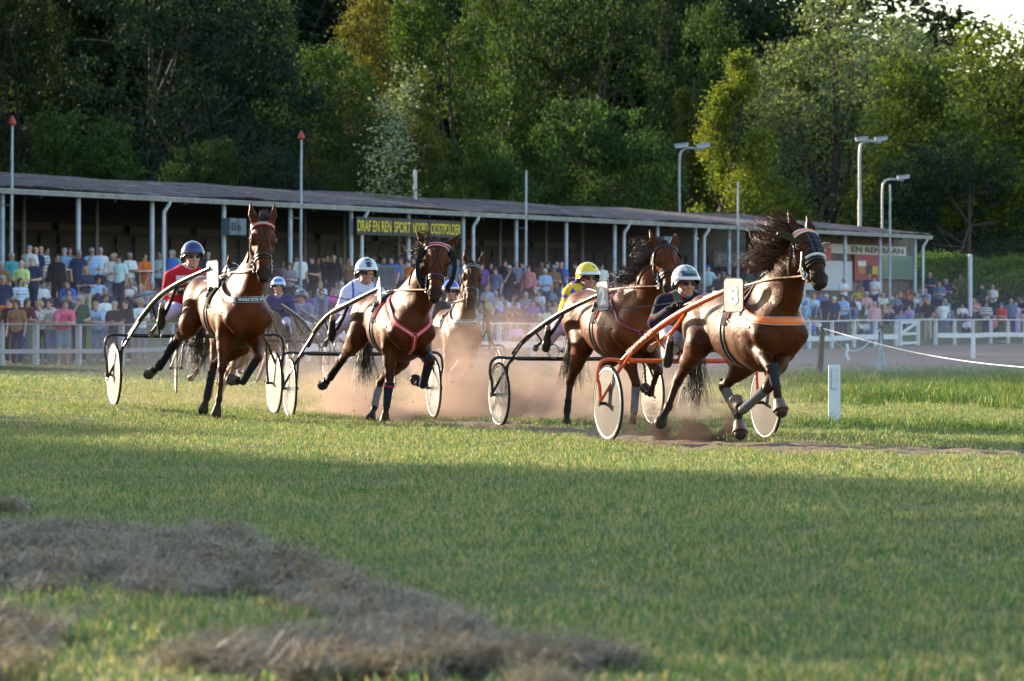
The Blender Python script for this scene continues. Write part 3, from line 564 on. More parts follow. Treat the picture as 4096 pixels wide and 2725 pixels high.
# lamp posts and poles behind the roof
def lamp(x, ytop, Y, lb, two=True, arm=1, hx=30, r0=.055):
    Y = next(y for y in np.arange(140, 260, .5) if stand_d((x*F-CX)/FX*y, y) > 9.5)
    X = (x*F-CX)/FX*Y; zt = CAMH+(HY-ytop*F)/FX*Y; r = empty('street_lamp', (X, Y, 1.6)); tag(r, lb, 'street lamp', 'street lamps behind the stand'); s = FX/F/Y
    b = MB(col=(.40,.42,.45)); dz = .9; b.tube([(X,Y,1.6),(X,Y,zt-3.2)], r0*1.3, 8); b.tube(spline([(X,Y,zt-3.2),(X,Y,zt-dz),(X+arm*.12,Y,zt-.35),(X+arm*.5,Y,zt-.22),(X+arm*1.1,Y,zt-.3)], 20), r0, 8); b.build('pole', SM, r)
    for k in ((0,1) if two else (1,)):
        h = MB(col=(.34,.34,.38)); cx = X+arm*(.1+1.0*k); M = Matrix.Translation((cx, Y, zt-.08))@Matrix.Rotation(-.12*arm, 4, 'Y')
        h.box((-.32,-.17,-.07), (.32,.17,.08), (.34,.34,.38), M); h.box((-.28,-.18,-.12), (.28,.13,-.07), (.6,.6,.62), M); h.build('lamp_head', PAINT, r)
lamp(1564, 330, 205, 'bent double street lamp rising over the roof, middle of the picture'); lamp(1979, 315, 215, 'tallest double street lamp, near the right end of the roof', r0=.075); lamp(2031, 403, 225, 'smaller single street lamp beside the tallest one', False, 1)
for x, y0, y1, Y, w, lb, nm in ((955.5, 393, 470, 165, .07, 'short white pole standing up behind the roof', 'white_pole'), (2233, 587, 760, 199, .10, 'white square pole among the crowd on the right', 'white_pole')):
    X = (x*F-CX)/FX*Y; z1 = CAMH+(HY-y0*F)/FX*Y; b = MB(col=(.6,.62,.66)); b.tube([(X,Y,1.4),(X,Y,z1)], w, 8); b.tube([(X,Y,z1),(X,Y,z1+.04)], w*.7, 8); tag(b.build(nm, PAINT, None, (X,Y,1.4)), lb, 'pole')
# ---------------------------------------------------------------- rail fence with its gate
def FP(t, o=0.0): return FA+FD*t+FN*o
def t_of(pxD, o=0.0): k = (pxD*F-CX)/FX; a = FA+FN*o; return (k*a[1]-a[0])/(FD[0]-k*FD[1])
fence = empty('rail_fence', (FA[0], FA[1], 0)); tag(fence, 'long white painted wooden rail fence between the track and the crowd', 'fence')
WH = (.66,.67,.70); WM = painted('white_paint_worn', .6, var=.18, vscale=4)
ts = [t_of(-30), t_of(3), t_of(83), t_of(181), t_of(280)]; step = 2.9
while ts[-1] < t_of(2420): ts.append(ts[-1]+step)
gate = (t_of(2072), t_of(2113)); H3 = lambda t, z: np.array([*FP(t), float(ground(*FP(t)))+z])
for t_ in ts:
    if gate[0]-.5 < t_ < gate[1]+.5: continue
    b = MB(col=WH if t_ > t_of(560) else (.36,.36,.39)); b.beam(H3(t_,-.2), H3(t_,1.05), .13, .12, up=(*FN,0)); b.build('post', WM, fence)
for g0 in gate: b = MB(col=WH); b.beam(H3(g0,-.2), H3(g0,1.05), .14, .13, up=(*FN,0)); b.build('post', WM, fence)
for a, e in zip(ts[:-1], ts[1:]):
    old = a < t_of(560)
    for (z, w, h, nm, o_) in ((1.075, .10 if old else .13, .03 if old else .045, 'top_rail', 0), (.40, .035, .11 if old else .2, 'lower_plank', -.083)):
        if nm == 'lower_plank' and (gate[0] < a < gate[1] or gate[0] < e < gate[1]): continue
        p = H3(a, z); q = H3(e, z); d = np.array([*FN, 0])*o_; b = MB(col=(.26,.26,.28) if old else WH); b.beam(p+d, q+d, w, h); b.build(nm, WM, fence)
gt = empty('gate', tuple(H3(gate[0], 0))); tag(gt, 'small white wooden gate with a diagonal brace in the rail fence', 'gate'); b = MB(col=WH); i0, i1 = gate[0]+.12, gate[1]-.12
for p, q in (((i0,.12),(i1,.12)),((i0,.98),(i1,.98)),((i0,.5),(i1,.5)),((i0,.1),(i0,1.0)),((i1,.1),(i1,1.0)),((i0,.52),(i1,.96))): b.beam(H3(*p)-[0,0,0]+np.array([*FN,0])*.0, H3(*q), .05, .1, up=(*FN,0) if p[0]==q[0] else (0,0,1))
b.build('gate_frame', WM, gt)
# ---------------------------------------------------------------- marker posts, stakes, cords
def marker(px, yb, yt, w, lb):
    Y = 46.6 if px < 2000 else 126.0; X = (px*F-CX)/FX*Y; z0 = float(ground(X, Y)); zt = CAMH+(HY-yt*F)/FX*Y; r = empty('marker_post', (X, Y, z0)); tag(r, lb, 'marker post')
    b = MB(col=(.72,.73,.78)); pts = []; n = 6; hw = w/2; rr = .02
    prof = [(-hw,z0-.1),(hw,z0-.1),(hw,zt-rr)]+[(hw-rr+rr*math.cos(a),zt-rr+rr*math.sin(a)) for a in np.linspace(0,math.pi/2,n)]+[(-hw+rr-rr*math.sin(a),zt-rr+rr*math.cos(a)) for a in np.linspace(0,math.pi/2,n)]
    m = len(prof); V = [(X+x, Y-.02+.0*x, z) for x, z in prof]+[(X+x, Y+.02, z) for x, z in prof]; b.add(V, [tuple(range(m)), tuple(range(2*m-1, m-1, -1))]+[(i, i+m, (i+1)%m+m, (i+1)%m) for i in range(m)]); b.build('board', painted('white_plastic', .4, var=.05), r)
    if px < 2000:
        b = MB(col=(.66,.67,.72)); b.box((X-.03,Y-.034,zt-.26),(X+.03,Y-.021,zt-.055)); b.box((X-.037,Y-.028,zt-.267),(X+.037,Y-.0205,zt-.048),(.5,.5,.54))
        for z in (.07,.155,.25): b.tube([(X,Y-.033,zt-z),(X,Y-.038,zt-z)], .005, 8, (.2,.2,.22))
        b.build('reflector_plate', PAINT, r)
marker(1920.5, 978, 840, .13, 'white flat marker post with a slotted plate standing in the near grass'); marker(2240, 828, 775, .13, 'small far white marker post in a grass tuft on the right')
def stake(x0, yb, x1, yt, Y, lb):
    a = at(x0*F, yb*F, Y); c = at(x1*F, yt*F, Y); a[2] = float(ground(a[0], Y))-.05; r = empty('fence_stake', tuple(a)); tag(r, lb, 'stake', 'wooden stakes holding the cord')
    b = MB(col=(.10,.085,.065)); b.tube([a, (a+c)/2+[.004,0,0], c], [.058,.054,.05], 9); b.build('stake', WOODM, r); q = c+[.0,-.0,.05]; b = MB(col=(.01,.01,.012)); b.tube([c, q], .03, 8); b.ball(q, .04, n=6); b.build('insulator', PAINT, r); return q
p1 = stake(1885, 880, 1893, 762, 78, 'leaning grey wooden stake, the nearer one holding the cord'); p2 = stake(2028, 862, 2027.5, 762, 88, 'upright dark wooden stake with a bundle of white twine')
b = MB(col=(.75,.75,.78)); e = at(2500*F, 855*F, 62.); P = [p1+(e-p1)*t-np.array([0,0,.16*math.sin(math.pi*t)]) for t in np.linspace(0,1,30)]; b.tube(P, .0065, 5)
tag(b.build('rope', PAINT, None, tuple(p1)), 'white cord running down from the leaning stake to the right edge', 'rope')
b = MB(col=(.5,.55,.6)); P = [p1+(p2-p1)*t-np.array([0,0,.44*math.sin(math.pi*t)]) for t in np.linspace(0,1,24)]; b.tube(P, .008, 5); b.build('x', PAINT, None, tuple(p1)) if False else tag(b.build('rope', PAINT, None, tuple(p1)), 'thin grey cord sagging between the two wooden stakes', 'rope')
m = P[9]; b = MB(col=(.75,.8,.85)); b.strap([m+[0,0,.12], m+[.02,0,.02], m+[-.01,0,-.08], m+[.04,0,-.2]], (0,-1,0), .05, .004); tag(b.build('ribbon', CLOTH, None, tuple(m)), 'torn white ribbon tied to the sagging cord', 'ribbon')
b = MB(col=(.55,.62,.66)); g = np.random.RandomState(3)
for i in range(34):
    a = g.rand()*6.28; w = .03+.09*g.rand(); top = p2+[0,-.07,-.02]; L = .65+.45*g.rand(); b.tube(spline([top, top+[w*.25*math.cos(a),-.02+w*.2*math.sin(a),-.3], top+[w*.7*math.cos(a),w*.4*math.sin(a)-.05,-.65*L], top+[w*math.cos(a),w*.5*math.sin(a)-.05,-L]], 9), .0045, 3, cap=False)
b.tube([p2+[0,-.07,-.38],p2+[0,-.07,-.43]], .05, 8); tag(b.build('twine_bundle', CLOTH, None, tuple(p2)), 'bundle of white plastic twine hanging on the upright stake', 'twine')
# ---------------------------------------------------------------- smooth bodies: distance fields meshed into one continuous skin
def smin(a, b, k): h = np.maximum(k-np.abs(a-b), 0)/k; return np.minimum(a, b)-h*h*k*.25
class Body:
    def __init__(s, h=.014, k=.035): s.h=h; s.k=k; s.p=[]
    def cone(s, a, b, ra, rb, col, lat=None, fx=1.0, k=None, sub=False): s.p.append(('c', np.array(a,float), np.array(b,float), ra, rb, np.array(col,float), None if lat is None else np.array(lat,float), fx, k or s.k, sub)); return s
    def chain(s, pts, rs, col, lat=None, fx=1.0, k=None):
        for i in range(len(pts)-1):
            c = col[i] if isinstance(col, list) else col; s.cone(pts[i], pts[i+1], rs[i], rs[i+1], c, lat, fx, k)
        return s
    def ell(s, c, r, col, R=None, k=None, sub=False): s.p.append(('e', np.array(c,float), np.array([r]*3 if np.isscalar(r) else r,float), 0, 0, np.array(col,float), None if R is None else np.array(R,float), 1.0, k or s.k, sub)); return s
    def d(s, q, P):
        if q[0] == 'c':
            a, b, ra, rb, L, fx = q[1], q[2], q[3], q[4], q[6], q[7]; X = P-a; B = b-a
            if L is not None and fx != 1.0:
                X = X+np.multiply.outer(X@L*(1/fx-1), L); B = B+L*(B@L)*(1/fx-1)
            t = np.clip((X@B)/max(B@B, 1e-9), 0, 1); return (np.linalg.norm(X-t[...,None]*B, axis=-1)-(ra+(rb-ra)*t))*min(1, fx)
        X = P-q[1]
        if q[6] is not None: X = X@q[6].T                  # rows of R are the ellipsoid's axes
        k0 = np.linalg.norm(X/q[2], axis=-1); k1 = np.linalg.norm(X/q[2]**2, axis=-1); return k0*(k0-1)/np.maximum(k1, 1e-6)
    def eval(s, P):
        f = np.full(P.shape[:-1], 1.0)
        for q in s.p:
            dd = s.d(q, P); f = -smin(-f, dd, q[8]) if q[9] else smin(f, dd, q[8])
        return f
    def mesh(s, name='body', iters=2, cs=.018):
        h = s.h; lo = []; hi = []
        for q in s.p:
            if q[0] == 'c': r = max(q[3], q[4]); lo.append(np.minimum(q[1],q[2])-r); hi.append(np.maximum(q[1],q[2])+r)
            else: r = q[2].max(); lo.append(q[1]-r); hi.append(q[1]+r)
        lo = np.array(lo); hi = np.array(hi); o = lo.min(0)-3*h; n = np.ceil((hi.max(0)+3*h-o)/h).astype(int)+1
        f = np.full(n, 1.0, dtype=np.float32)
        for i, q in enumerate(s.p):
            m = q[8]*1.2+2.5*h; a = np.maximum(((lo[i]-m-o)/h).astype(int), 0); b = np.minimum(((hi[i]+m-o)/h).astype(int)+2, n)
            g = np.stack(np.meshgrid(*[o[j]+h*np.arange(a[j], b[j]) for j in range(3)], indexing='ij'), -1); dd = s.d(q, g).astype(np.float32)
            sl_ = tuple(slice(a[j], b[j]) for j in range(3)); f[sl_] = -smin(-f[sl_], dd, q[8]) if q[9] else smin(f[sl_], dd, q[8])
        S = (f < 0); cnt = np.zeros(n-1, np.int8)
        for dx in (0,1):
            for dy in (0,1):
                for dz in (0,1): cnt += S[dx:n[0]-1+dx, dy:n[1]-1+dy, dz:n[2]-1+dz]
        act = (cnt > 0) & (cnt < 8); idx = np.full(n-1, -1); I = np.argwhere(act); idx[act] = np.arange(len(I)); acc = np.zeros((len(I),3)); w = np.zeros(len(I))
        for ax in range(3):
            e = np.eye(3, dtype=int)[ax]; o1, o2 = [np.eye(3, dtype=int)[j] for j in range(3) if j != ax]
            for u in (0,1):
                for v in (0,1):
                    A = I+o1*u+o2*v; B = A+e; fa = f[tuple(A.T)]; fb = f[tuple(B.T)]; m = (fa < 0) != (fb < 0); t = np.where(m, fa/np.where(m, fa-fb, 1), 0)
                    acc += np.where(m[:,None], A+e*t[:,None], 0); w += m
        V = o+h*acc/np.maximum(w, 1)[:,None]; Fs = []
        for ax in range(3):
            e = np.eye(3, dtype=int)[ax]; j1, j2 = (ax+1)%3, (ax+2)%3; e1 = np.eye(3, dtype=int)[j1]; e2 = np.eye(3, dtype=int)[j2]
            sh = [slice(0, -1) if j == ax else slice(None) for j in range(3)]; sh2 = [slice(1, None) if j == ax else slice(None) for j in range(3)]
            D = S[tuple(sh)] != S[tuple(sh2)]; E = np.argwhere(D); E = E[(E[:,j1] > 0) & (E[:,j2] > 0) & (E[:,j1] < n[j1]-1) & (E[:,j2] < n[j2]-1)]
            q = np.stack([idx[tuple((E-e1-e2).T)], idx[tuple((E-e2).T)], idx[tuple(E.T)], idx[tuple((E-e1).T)]], 1)
            neg = S[tuple(E.T)]; q = np.where(neg[:,None], q, q[:, ::-1]); Fs.append(q[(q >= 0).all(1)])
        Fq = np.concatenate(Fs)
        for _ in range(iters):
            e = h*.3; f0 = s.eval(V); gx = np.stack([s.eval(V+e*np.eye(3)[j])-f0 for j in range(3)], 1)/e; V = V-gx*np.clip(f0, -h, h)[:,None]/np.maximum((gx**2).sum(1), .3)[:,None]
        C = np.zeros((len(V),3)); Wt = np.full(len(V), 1e-9)
        for q in s.p:
            if q[9]: continue
            ww = np.exp(-np.clip(s.d(q, V), -cs*1.5, 9)/cs*2); C += ww[:,None]*q[5]; Wt += ww
        return V, Fq, C/Wt[:,None]
class Rig:                                              # frame of one horse-and-sulky: x forward, y to the horse's left, z up from the ground
    def __init__(s, ox, oy, oz, phi): s.O=np.array([ox,oy,oz]); a=rad(phi); s.f=np.array([math.sin(a),-math.cos(a),0]); s.l=np.array([math.cos(a),math.sin(a),0]); s.rz=a-math.pi/2
    def P(s, px, py, xf): d=np.array([(px-CX)/FX,1,(HY-py)/FX]); C=np.array([0,0,CAMH]); t=(xf+s.f@s.O-s.f@C)/(s.f@d); q=C+t*d-s.O; return np.array([q@s.f, q@s.l, q[2]])
    def W(s, p): p=np.asarray(p,float); return s.O+np.multiply.outer(p[...,0],s.f)+np.multiply.outer(p[...,1],s.l)+np.multiply.outer(p[...,2],UP)
    def empty(s, name, p=(0,0,0)): return empty(name, tuple(s.W(np.array(p,float))), s.rz)
def unit(v): v=np.asarray(v,float); return v/max(np.linalg.norm(v),1e-9)
LATV = np.array([0,1.,0])
# coat: vertex colours of the bay with its black points, hair sheen and sweat
def coatmat():
    t = NT('bay_coat'); tc = t.n('TexCoord').outputs['Object']; a = t.n('VertexColor', layer_name='Col').outputs[0]
    mp = t.n('Mapping'); mp.inputs['Scale'].default_value = (1,1,.22); t.l(tc, mp.inputs[0]); h = t.noise(90, 4, mp.outputs[0], .7); b = t.noise(5, 4, tc); v = t.noise(13, 3, tc)
    c = t.mix(1.0, a, t.ramp(h, [(.3,.6),(.7,1.4)]), 'MULTIPLY'); c = t.mix(1.0, c, t.ramp(b, [(.3,.68),(.7,1.28)]), 'MULTIPLY'); t.l(c, t.b.inputs['Base Color'])
    t.l(t.ramp(t.math('ADD', t.math('MULTIPLY', h, .5), t.math('MULTIPLY', b, .5)), [(.35,.38),(.65,.6)]), t.b.inputs['Roughness']); t.b.inputs['Specular IOR Level'].default_value = .2; t.b.inputs['Specular Tint'].default_value = (1,.62,.38,1)
    hh = t.math('ADD', t.math('MULTIPLY', h, .12), t.math('ADD', t.math('MULTIPLY', v, .8), t.math('MULTIPLY', b, 1.6))); t.bump(hh, .5, .018); return t.m
COAT = coatmat(); HAIR = painted('horse_hair', .45, var=.3, vscale=12, spec=.5)
BLK = (.013,.011,.010); EYEM = painted('eye_gloss', .08, coat=1., var=0)
def hairs(roots, dirs, n, L, seed, spread=.25, wave=.06, r=.004, col=BLK, grav=.0, tip=None, segs=6, curl=(0,0,0)):
    g = np.random.RandomState(seed); b = MB(col=col); roots = np.asarray(roots,float); dirs = np.asarray(dirs,float)
    nl = max(n//14, 1)
    for i in range(n):
        if i % 14 == 0: u = g.rand()*(len(roots)-1); ld = g.randn(3)*spread; lph = g.rand(3)*6; lw = .7+.7*g.rand(); ll = .6+.6*g.rand()
        uu = np.clip(u+g.randn()*.05, 0, len(roots)-1.001); j = int(uu); t = uu-j; p = roots[j]*(1-t)+roots[min(j+1,len(roots)-1)]*t; d = dirs[min(j,len(dirs)-1)]*(1-t)+dirs[min(j+1,len(dirs)-1)]*t
        p = p+g.randn(3)*.012; d = unit(d+ld+g.randn(3)*spread*.28); l = L*ll*(.7+.45*g.rand()); ph = lph+g.randn(3)*.35; P = [p]
        for k in range(1, segs+1):
            q = k/segs; P.append(p+d*l*q+wave*lw*q*(np.sin(ph+q*4.6)-np.sin(ph)*(1-q))*l*2.2+np.array(curl)*q*q*l+np.array([0,0,-grav*q*q*l]))
        cc = np.array(col) if tip is None else None
        rr = r*(.6+.9*g.rand())*np.array([1,1.15,1,.85,.6,.35,.08])[:segs+1]
        b.tube(P, rr, 3, cc if tip is None else np.repeat(np.linspace(0,1,segs+1)[:,None]*np.array(tip)+(1-np.linspace(0,1,segs+1)[:,None])*np.array(col), 3, 0), cap=False)
    return b
def horse(R, J, bay, label, dark=None, hyaw=0., name='horse', mane=None, tail=True, k_=1.0, face=None, seedr=1, earv=None, leg_black=True):
    """J: joints in the rig frame. Returns (empty, info)"""
    B = Body(.0145, .04); bay = np.array(bay); dk = np.array(dark) if dark is not None else bay*.55; blk = np.array(BLK); low = bay*.3+blk*.7
    H, C = J['hip'], J['chest']; ax = C-H; T = lambda t, z=0., y=0., x=0.: H+ax*t+np.array([x,y,z])
    B.chain([T(-.06,.0), T(.3,.0), T(.52,-.05), T(.8,-.05), T(1.0,-.0)], [.25,.265,.315,.335,.25], bay, LATV, .84, .08)
    B.cone(T(-.02,.10), T(.35,.09), .17, .15, bay, LATV, 1.1, .08); B.cone(T(.62,.16), T(.93,.24), .12, .13, bay, LATV, .7, .09)
    for y in (-1,1):
        B.ell(T(-.02,-.02,.13*y,-.02), (.27,.15,.27), bay, k=.07); B.ell(T(-.12,-.06,.11*y,-.04), (.15,.13,.22), bay, k=.07)
        B.cone(T(.82,.14,.13*y), T(1.05,-.06,.15*y), .12, .115, bay, k=.05); B.ell(T(1.04,-.12,.095*y,.03), (.11,.10,.13), bay, k=.04); B.cone(T(.80,.05,.17*y), T(.88,-.17,.17*y), .09, .09, bay, k=.05)
    B.ell(T(.45,-.10), (.42,.27,.24), bay*.95, k=.06)
    # legs
    for s_, y in (('R',-1),('L',1)):
        el, kn, ft, hf = J['elb'+s_], J['kne'+s_], J['fet'+s_], J['hof'+s_]; sh = T(.93,-.04,.15*y)
        B.cone(sh, el, .125, .095, bay, k=.05); m = el*.6+kn*.4; B.chain([el, m, kn], [.088,.066,.043], [bay, dk], k=.03); B.ell(kn, (.044,.045,.055), low if leg_black else dk, k=.02)
        B.ell(el+(kn-el)*.25+np.array([.0,.01*y,0]), (.075,.062,.12), bay, k=.03)
        B.chain([kn, kn*.5+ft*.5, ft], [.034,.027,.029], low if leg_black else dk, k=.02); B.ell(ft, (.037,.035,.04), blk, k=.02); hv = unit(hf-ft)
        B.cone(ft, hf-hv*.045, .029, .035, blk, k=.015); B.cone(hf-hv*.03, hf+hv*.03, .044, .058, (.035,.027,.02), k=.008)
        st, hk, f2, h2 = J['sti'+s_], J['hok'+s_], J['hft'+s_], J['hhf'+s_]; hp = T(.0,-.04,.14*y)
        B.cone(hp, st, .19, .135, bay, LATV, .8, k=.07); gs = st*.5+hk*.5; back = unit(np.cross(unit(hk-st), LATV))
        B.chain([st, gs, hk], [.125,.075,.044], [bay, dk], LATV, .85, k=.05); B.ell(st+(hk-st)*.2-np.array([.03,0,0]), (.10,.075,.13), bay, k=.05); B.cone(T(-.14,-.1,.11*y), gs, .11, .055, bay, LATV, .8, k=.06)
        B.ell(hk, (.05,.042,.06), dk, k=.025); B.cone(hk+back*.0, hk-back*.035+unit(hk-f2)*.04, .028, .022, dk, k=.02)
        B.chain([hk, f2], [.038,.03], low if leg_black else dk, k=.02); B.ell(f2, (.04,.038,.042), blk, k=.02); hv = unit(h2-f2)
        B.cone(f2, h2-hv*.045, .03, .036, blk, k=.015); B.cone(h2-hv*.03, h2+hv*.03, .045, .06, (.035,.027,.02), k=.008)
    # neck
    po, mz = J['poll'], J['muz']; A = unit(mz-po); ya = rad(hyaw); F0 = np.array([math.cos(ya), math.sin(ya), 0]); Lh = unit(np.cross(UP, F0)); Lh = unit(Lh-A*(Lh@A)); Cb = np.cross(Lh, A); Cb = Cb if Cb@F0 < 0 else -Cb   # Cb: towards the jaw
    ka = np.linalg.norm(mz-po)/.555; HP = lambda a, b=0., c=0.: po+A*a*ka+Lh*b*1.24+Cb*c*1.15; RH = np.stack([A, Lh, Cb])
    n0 = T(.86,.20); n1 = HP(.05,0,.15); nm = J.get('neck', n0*.5+n1*.5); bm = bay*.9
    B.chain([n0, nm, n1], [.235,.165,.115], bm, LATV, .62, .08); t0 = T(1.0,.06); t1 = HP(.20,0,.20); B.chain([t0, (t0+t1)/2+np.array([.02,0,-.03]), t1], [.19,.125,.085], bay, LATV, .8, .06)
    i0_ = len(B.p)
    # head
    hb = dk if face is None else np.array(face)
    B.ell(HP(.07,0,.075), (.115,.098,.095), bay, RH, .03); B.cone(HP(.10,0,.055), HP(.45,0,.045), .088, .05, hb, Lh, 1.0, .03); B.cone(HP(.12,0,.02), HP(.40,0,.012), .055, .034, bay, Lh, 1.25, .03)
    for y in (-1,1):
        B.ell(HP(.20,.052*y,.15), (.125,.05,.11), bay, RH, .03); B.ell(HP(.155,.088*y,.045), (.06,.03,.04), bay*.8, RH, .022); B.cone(HP(.24,.06*y,.06), HP(.38,.045*y,.05), .02, .012, bay, k=.02)
    B.cone(HP(.26,0,.14), HP(.50,0,.085), .07, .038, hb, Lh, .8, .03); B.ell(HP(.50,0,.045), (.085,.058,.056), low*.8, RH, .03); B.ell(HP(.545,0,.085), (.045,.04,.035), blk*1.4, RH, .02); B.ell(HP(.56,0,.045), (.035,.045,.04), blk*1.4, RH, .02)
    for y in (-1,1):
        B.ell(HP(.505,.044*y,.022), (.034,.022,.026), blk*1.3, RH, .015); B.ell(HP(.515,.056*y,.008), (.026,.014,.017), blk*.5, RH, .008, sub=True); B.ell(HP(.158,.116*y,.042), (.022,.014,.02), blk, RH, .01, sub=True)
    er = earv or (( -.20,.10,.03),(-.20,.10,.03))
    for y, (ea, eb, ec) in zip((-1,1), er):
        b0 = HP(.0,.062*y,.06); b1 = HP(ea*.5, .062*y+(eb-.05)*y*.55, .05+ec*.4); b2 = HP(ea*1.12, eb*y, ec+.04)
        B.cone(b0, b1, .034, .033, bay*.75, k=.02); B.cone(b1, b2, .033, .006, bay*.6, k=.012); fr = unit(-Cb+Lh*y*.35); B.cone(b0+fr*.035, b1+fr*.032+(b2-b1)*.2, .016, .014, blk*2, k=.012, sub=True)
    for i in range(i0_, len(B.p)):
        q = list(B.p[i]); q[2] = q[2]*np.array([1.05,1.24,1.15]) if q[0] == 'e' else q[2]; q[3] *= 1.17; q[4] *= 1.17; B.p[i] = tuple(q)
    V, Fq, Cc = B.mesh()
    r = R.empty(name, (H[0]+ax[0]*.5, H[1]+ax[1]*.5, 0)); tag(r, label, 'horse'); W_ = lambda p: R.W(p)
    link('body', rawmesh('body', toloc(r, R.W(V)), Fq, True, Cc), COAT, r)
    for y in (-1,1): b = MB(col=(.012,.007,.005)); b.ball(R.W(HP(.158,.104*y,.042)), .021, n=8); b.build('eye', EYEM, r)
    info = dict(HP=HP, T=T, A=A, Lh=Lh, Cb=Cb, n0=n0, n1=n1, nm=nm, r=r, B=B, J=J, V=V)
    if mane is not None:
        cr = [HP(-.04,0,.03), HP(.0,0,.10)*.5+n1*.5+np.array([-.03,0,.1]), nm+unit(np.array([-.5,0,.8]))*.155, n0+np.array([-.08,0,.20])]
        if J.get('crest') is not None: cr = J['crest']
        cr = spline(cr, 16)[mane.get('skip', 0):]; cr = cr[:max(3, int(len(cr)*mane.get('fr', 1.)))]; mane = dict(mane, dirs=[mane['dirs'][min(int(i/len(cr)*len(mane['dirs'])), len(mane['dirs'])-1)] for i in range(len(cr))])
        hairs(R.W(np.array(cr)), [unit(R.f*d[0]+R.l*d[1]+UP*d[2]) for d in mane['dirs']], mane['n'], mane['L'], seedr, mane.get('spread',.3), mane.get('wave',.08), mane.get('r',.006), mane.get('col',BLK), mane.get('grav',.2), mane.get('tip')).build('mane', HAIR, r, sharp=False)
    if tail:
        tt = J.get('tail') ; t0 = T(-.28,.12,0,.0); b = None
        if tt is None: tt = [t0, t0+np.array([-.15,0,-.15]), t0+np.array([-.2,0,-.5]), t0+np.array([-.25,0,-.85])]
        g = np.random.RandomState(seedr+5); b = MB(col=BLK); b.tube(R.W(spline(tt, 8)), np.linspace(.03,.012,len(spline(tt,8))), 6)
        for i in range(230):
            u = g.rand()*.55; S_ = spline(tt, 12); m = len(S_); i0 = int(u*m); Q = S_[i0:]; off = g.randn(3)*.05; w = np.linspace(.15,1.35,len(Q))[:,None]; Q = Q+off*w+.03*np.sin(g.rand(3)*6+np.linspace(0,4,len(Q))[:,None])*w
            b.tube(R.W(Q), .004*np.linspace(1,.3,len(Q)), 3, (.014+.01*g.rand(), .011, .009), cap=False)
        b.build('tail', HAIR, r, sharp=False)
    return r, info
def ring(info, a, c0, rb, rc, n=16, t0=0, t1=2*math.pi, cb=None):     # loop round the head at height a down the face
    HP = info['HP']; an = np.linspace(t0, t1, n); return np.array([HP(a, rb*math.sin(t), c0-rc*math.cos(t)) for t in an]), np.array([info['Lh']*math.sin(t)-info['Cb']*math.cos(t) for t in an])
def project_out(info, pts, nrm, off=.006):             # push points out of the body along nrm until they lie just above its skin
    P = np.array(pts,float); N = np.array(nrm,float); N = np.tile(N,(len(P),1)) if N.ndim == 1 else N; f = info['B'].eval(P)
    for _ in range(6): P = P+N*(off-f)[:,None]*.9; f = info['B'].eval(P)
    return P
def strap_on(b, R, info, pts, nrm, w, t, col, off=.004, m=None, it=True):
    P = spline(pts, m or 4*len(pts)); N = np.array(nrm,float); N = np.tile(N,(len(P),1)) if N.ndim == 1 else spline(N, m or 4*len(pts))[:len(P)]
    N = N/np.linalg.norm(N,axis=1,keepdims=True)
    if it: P = project_out(info, P, N, off)
    f = lambda v: np.multiply.outer(v[:,0],R.f)+np.multiply.outer(v[:,1],R.l)+np.multiply.outer(v[:,2],UP)
    b.strap(R.W(P), f(N), w, t, col); return P, N
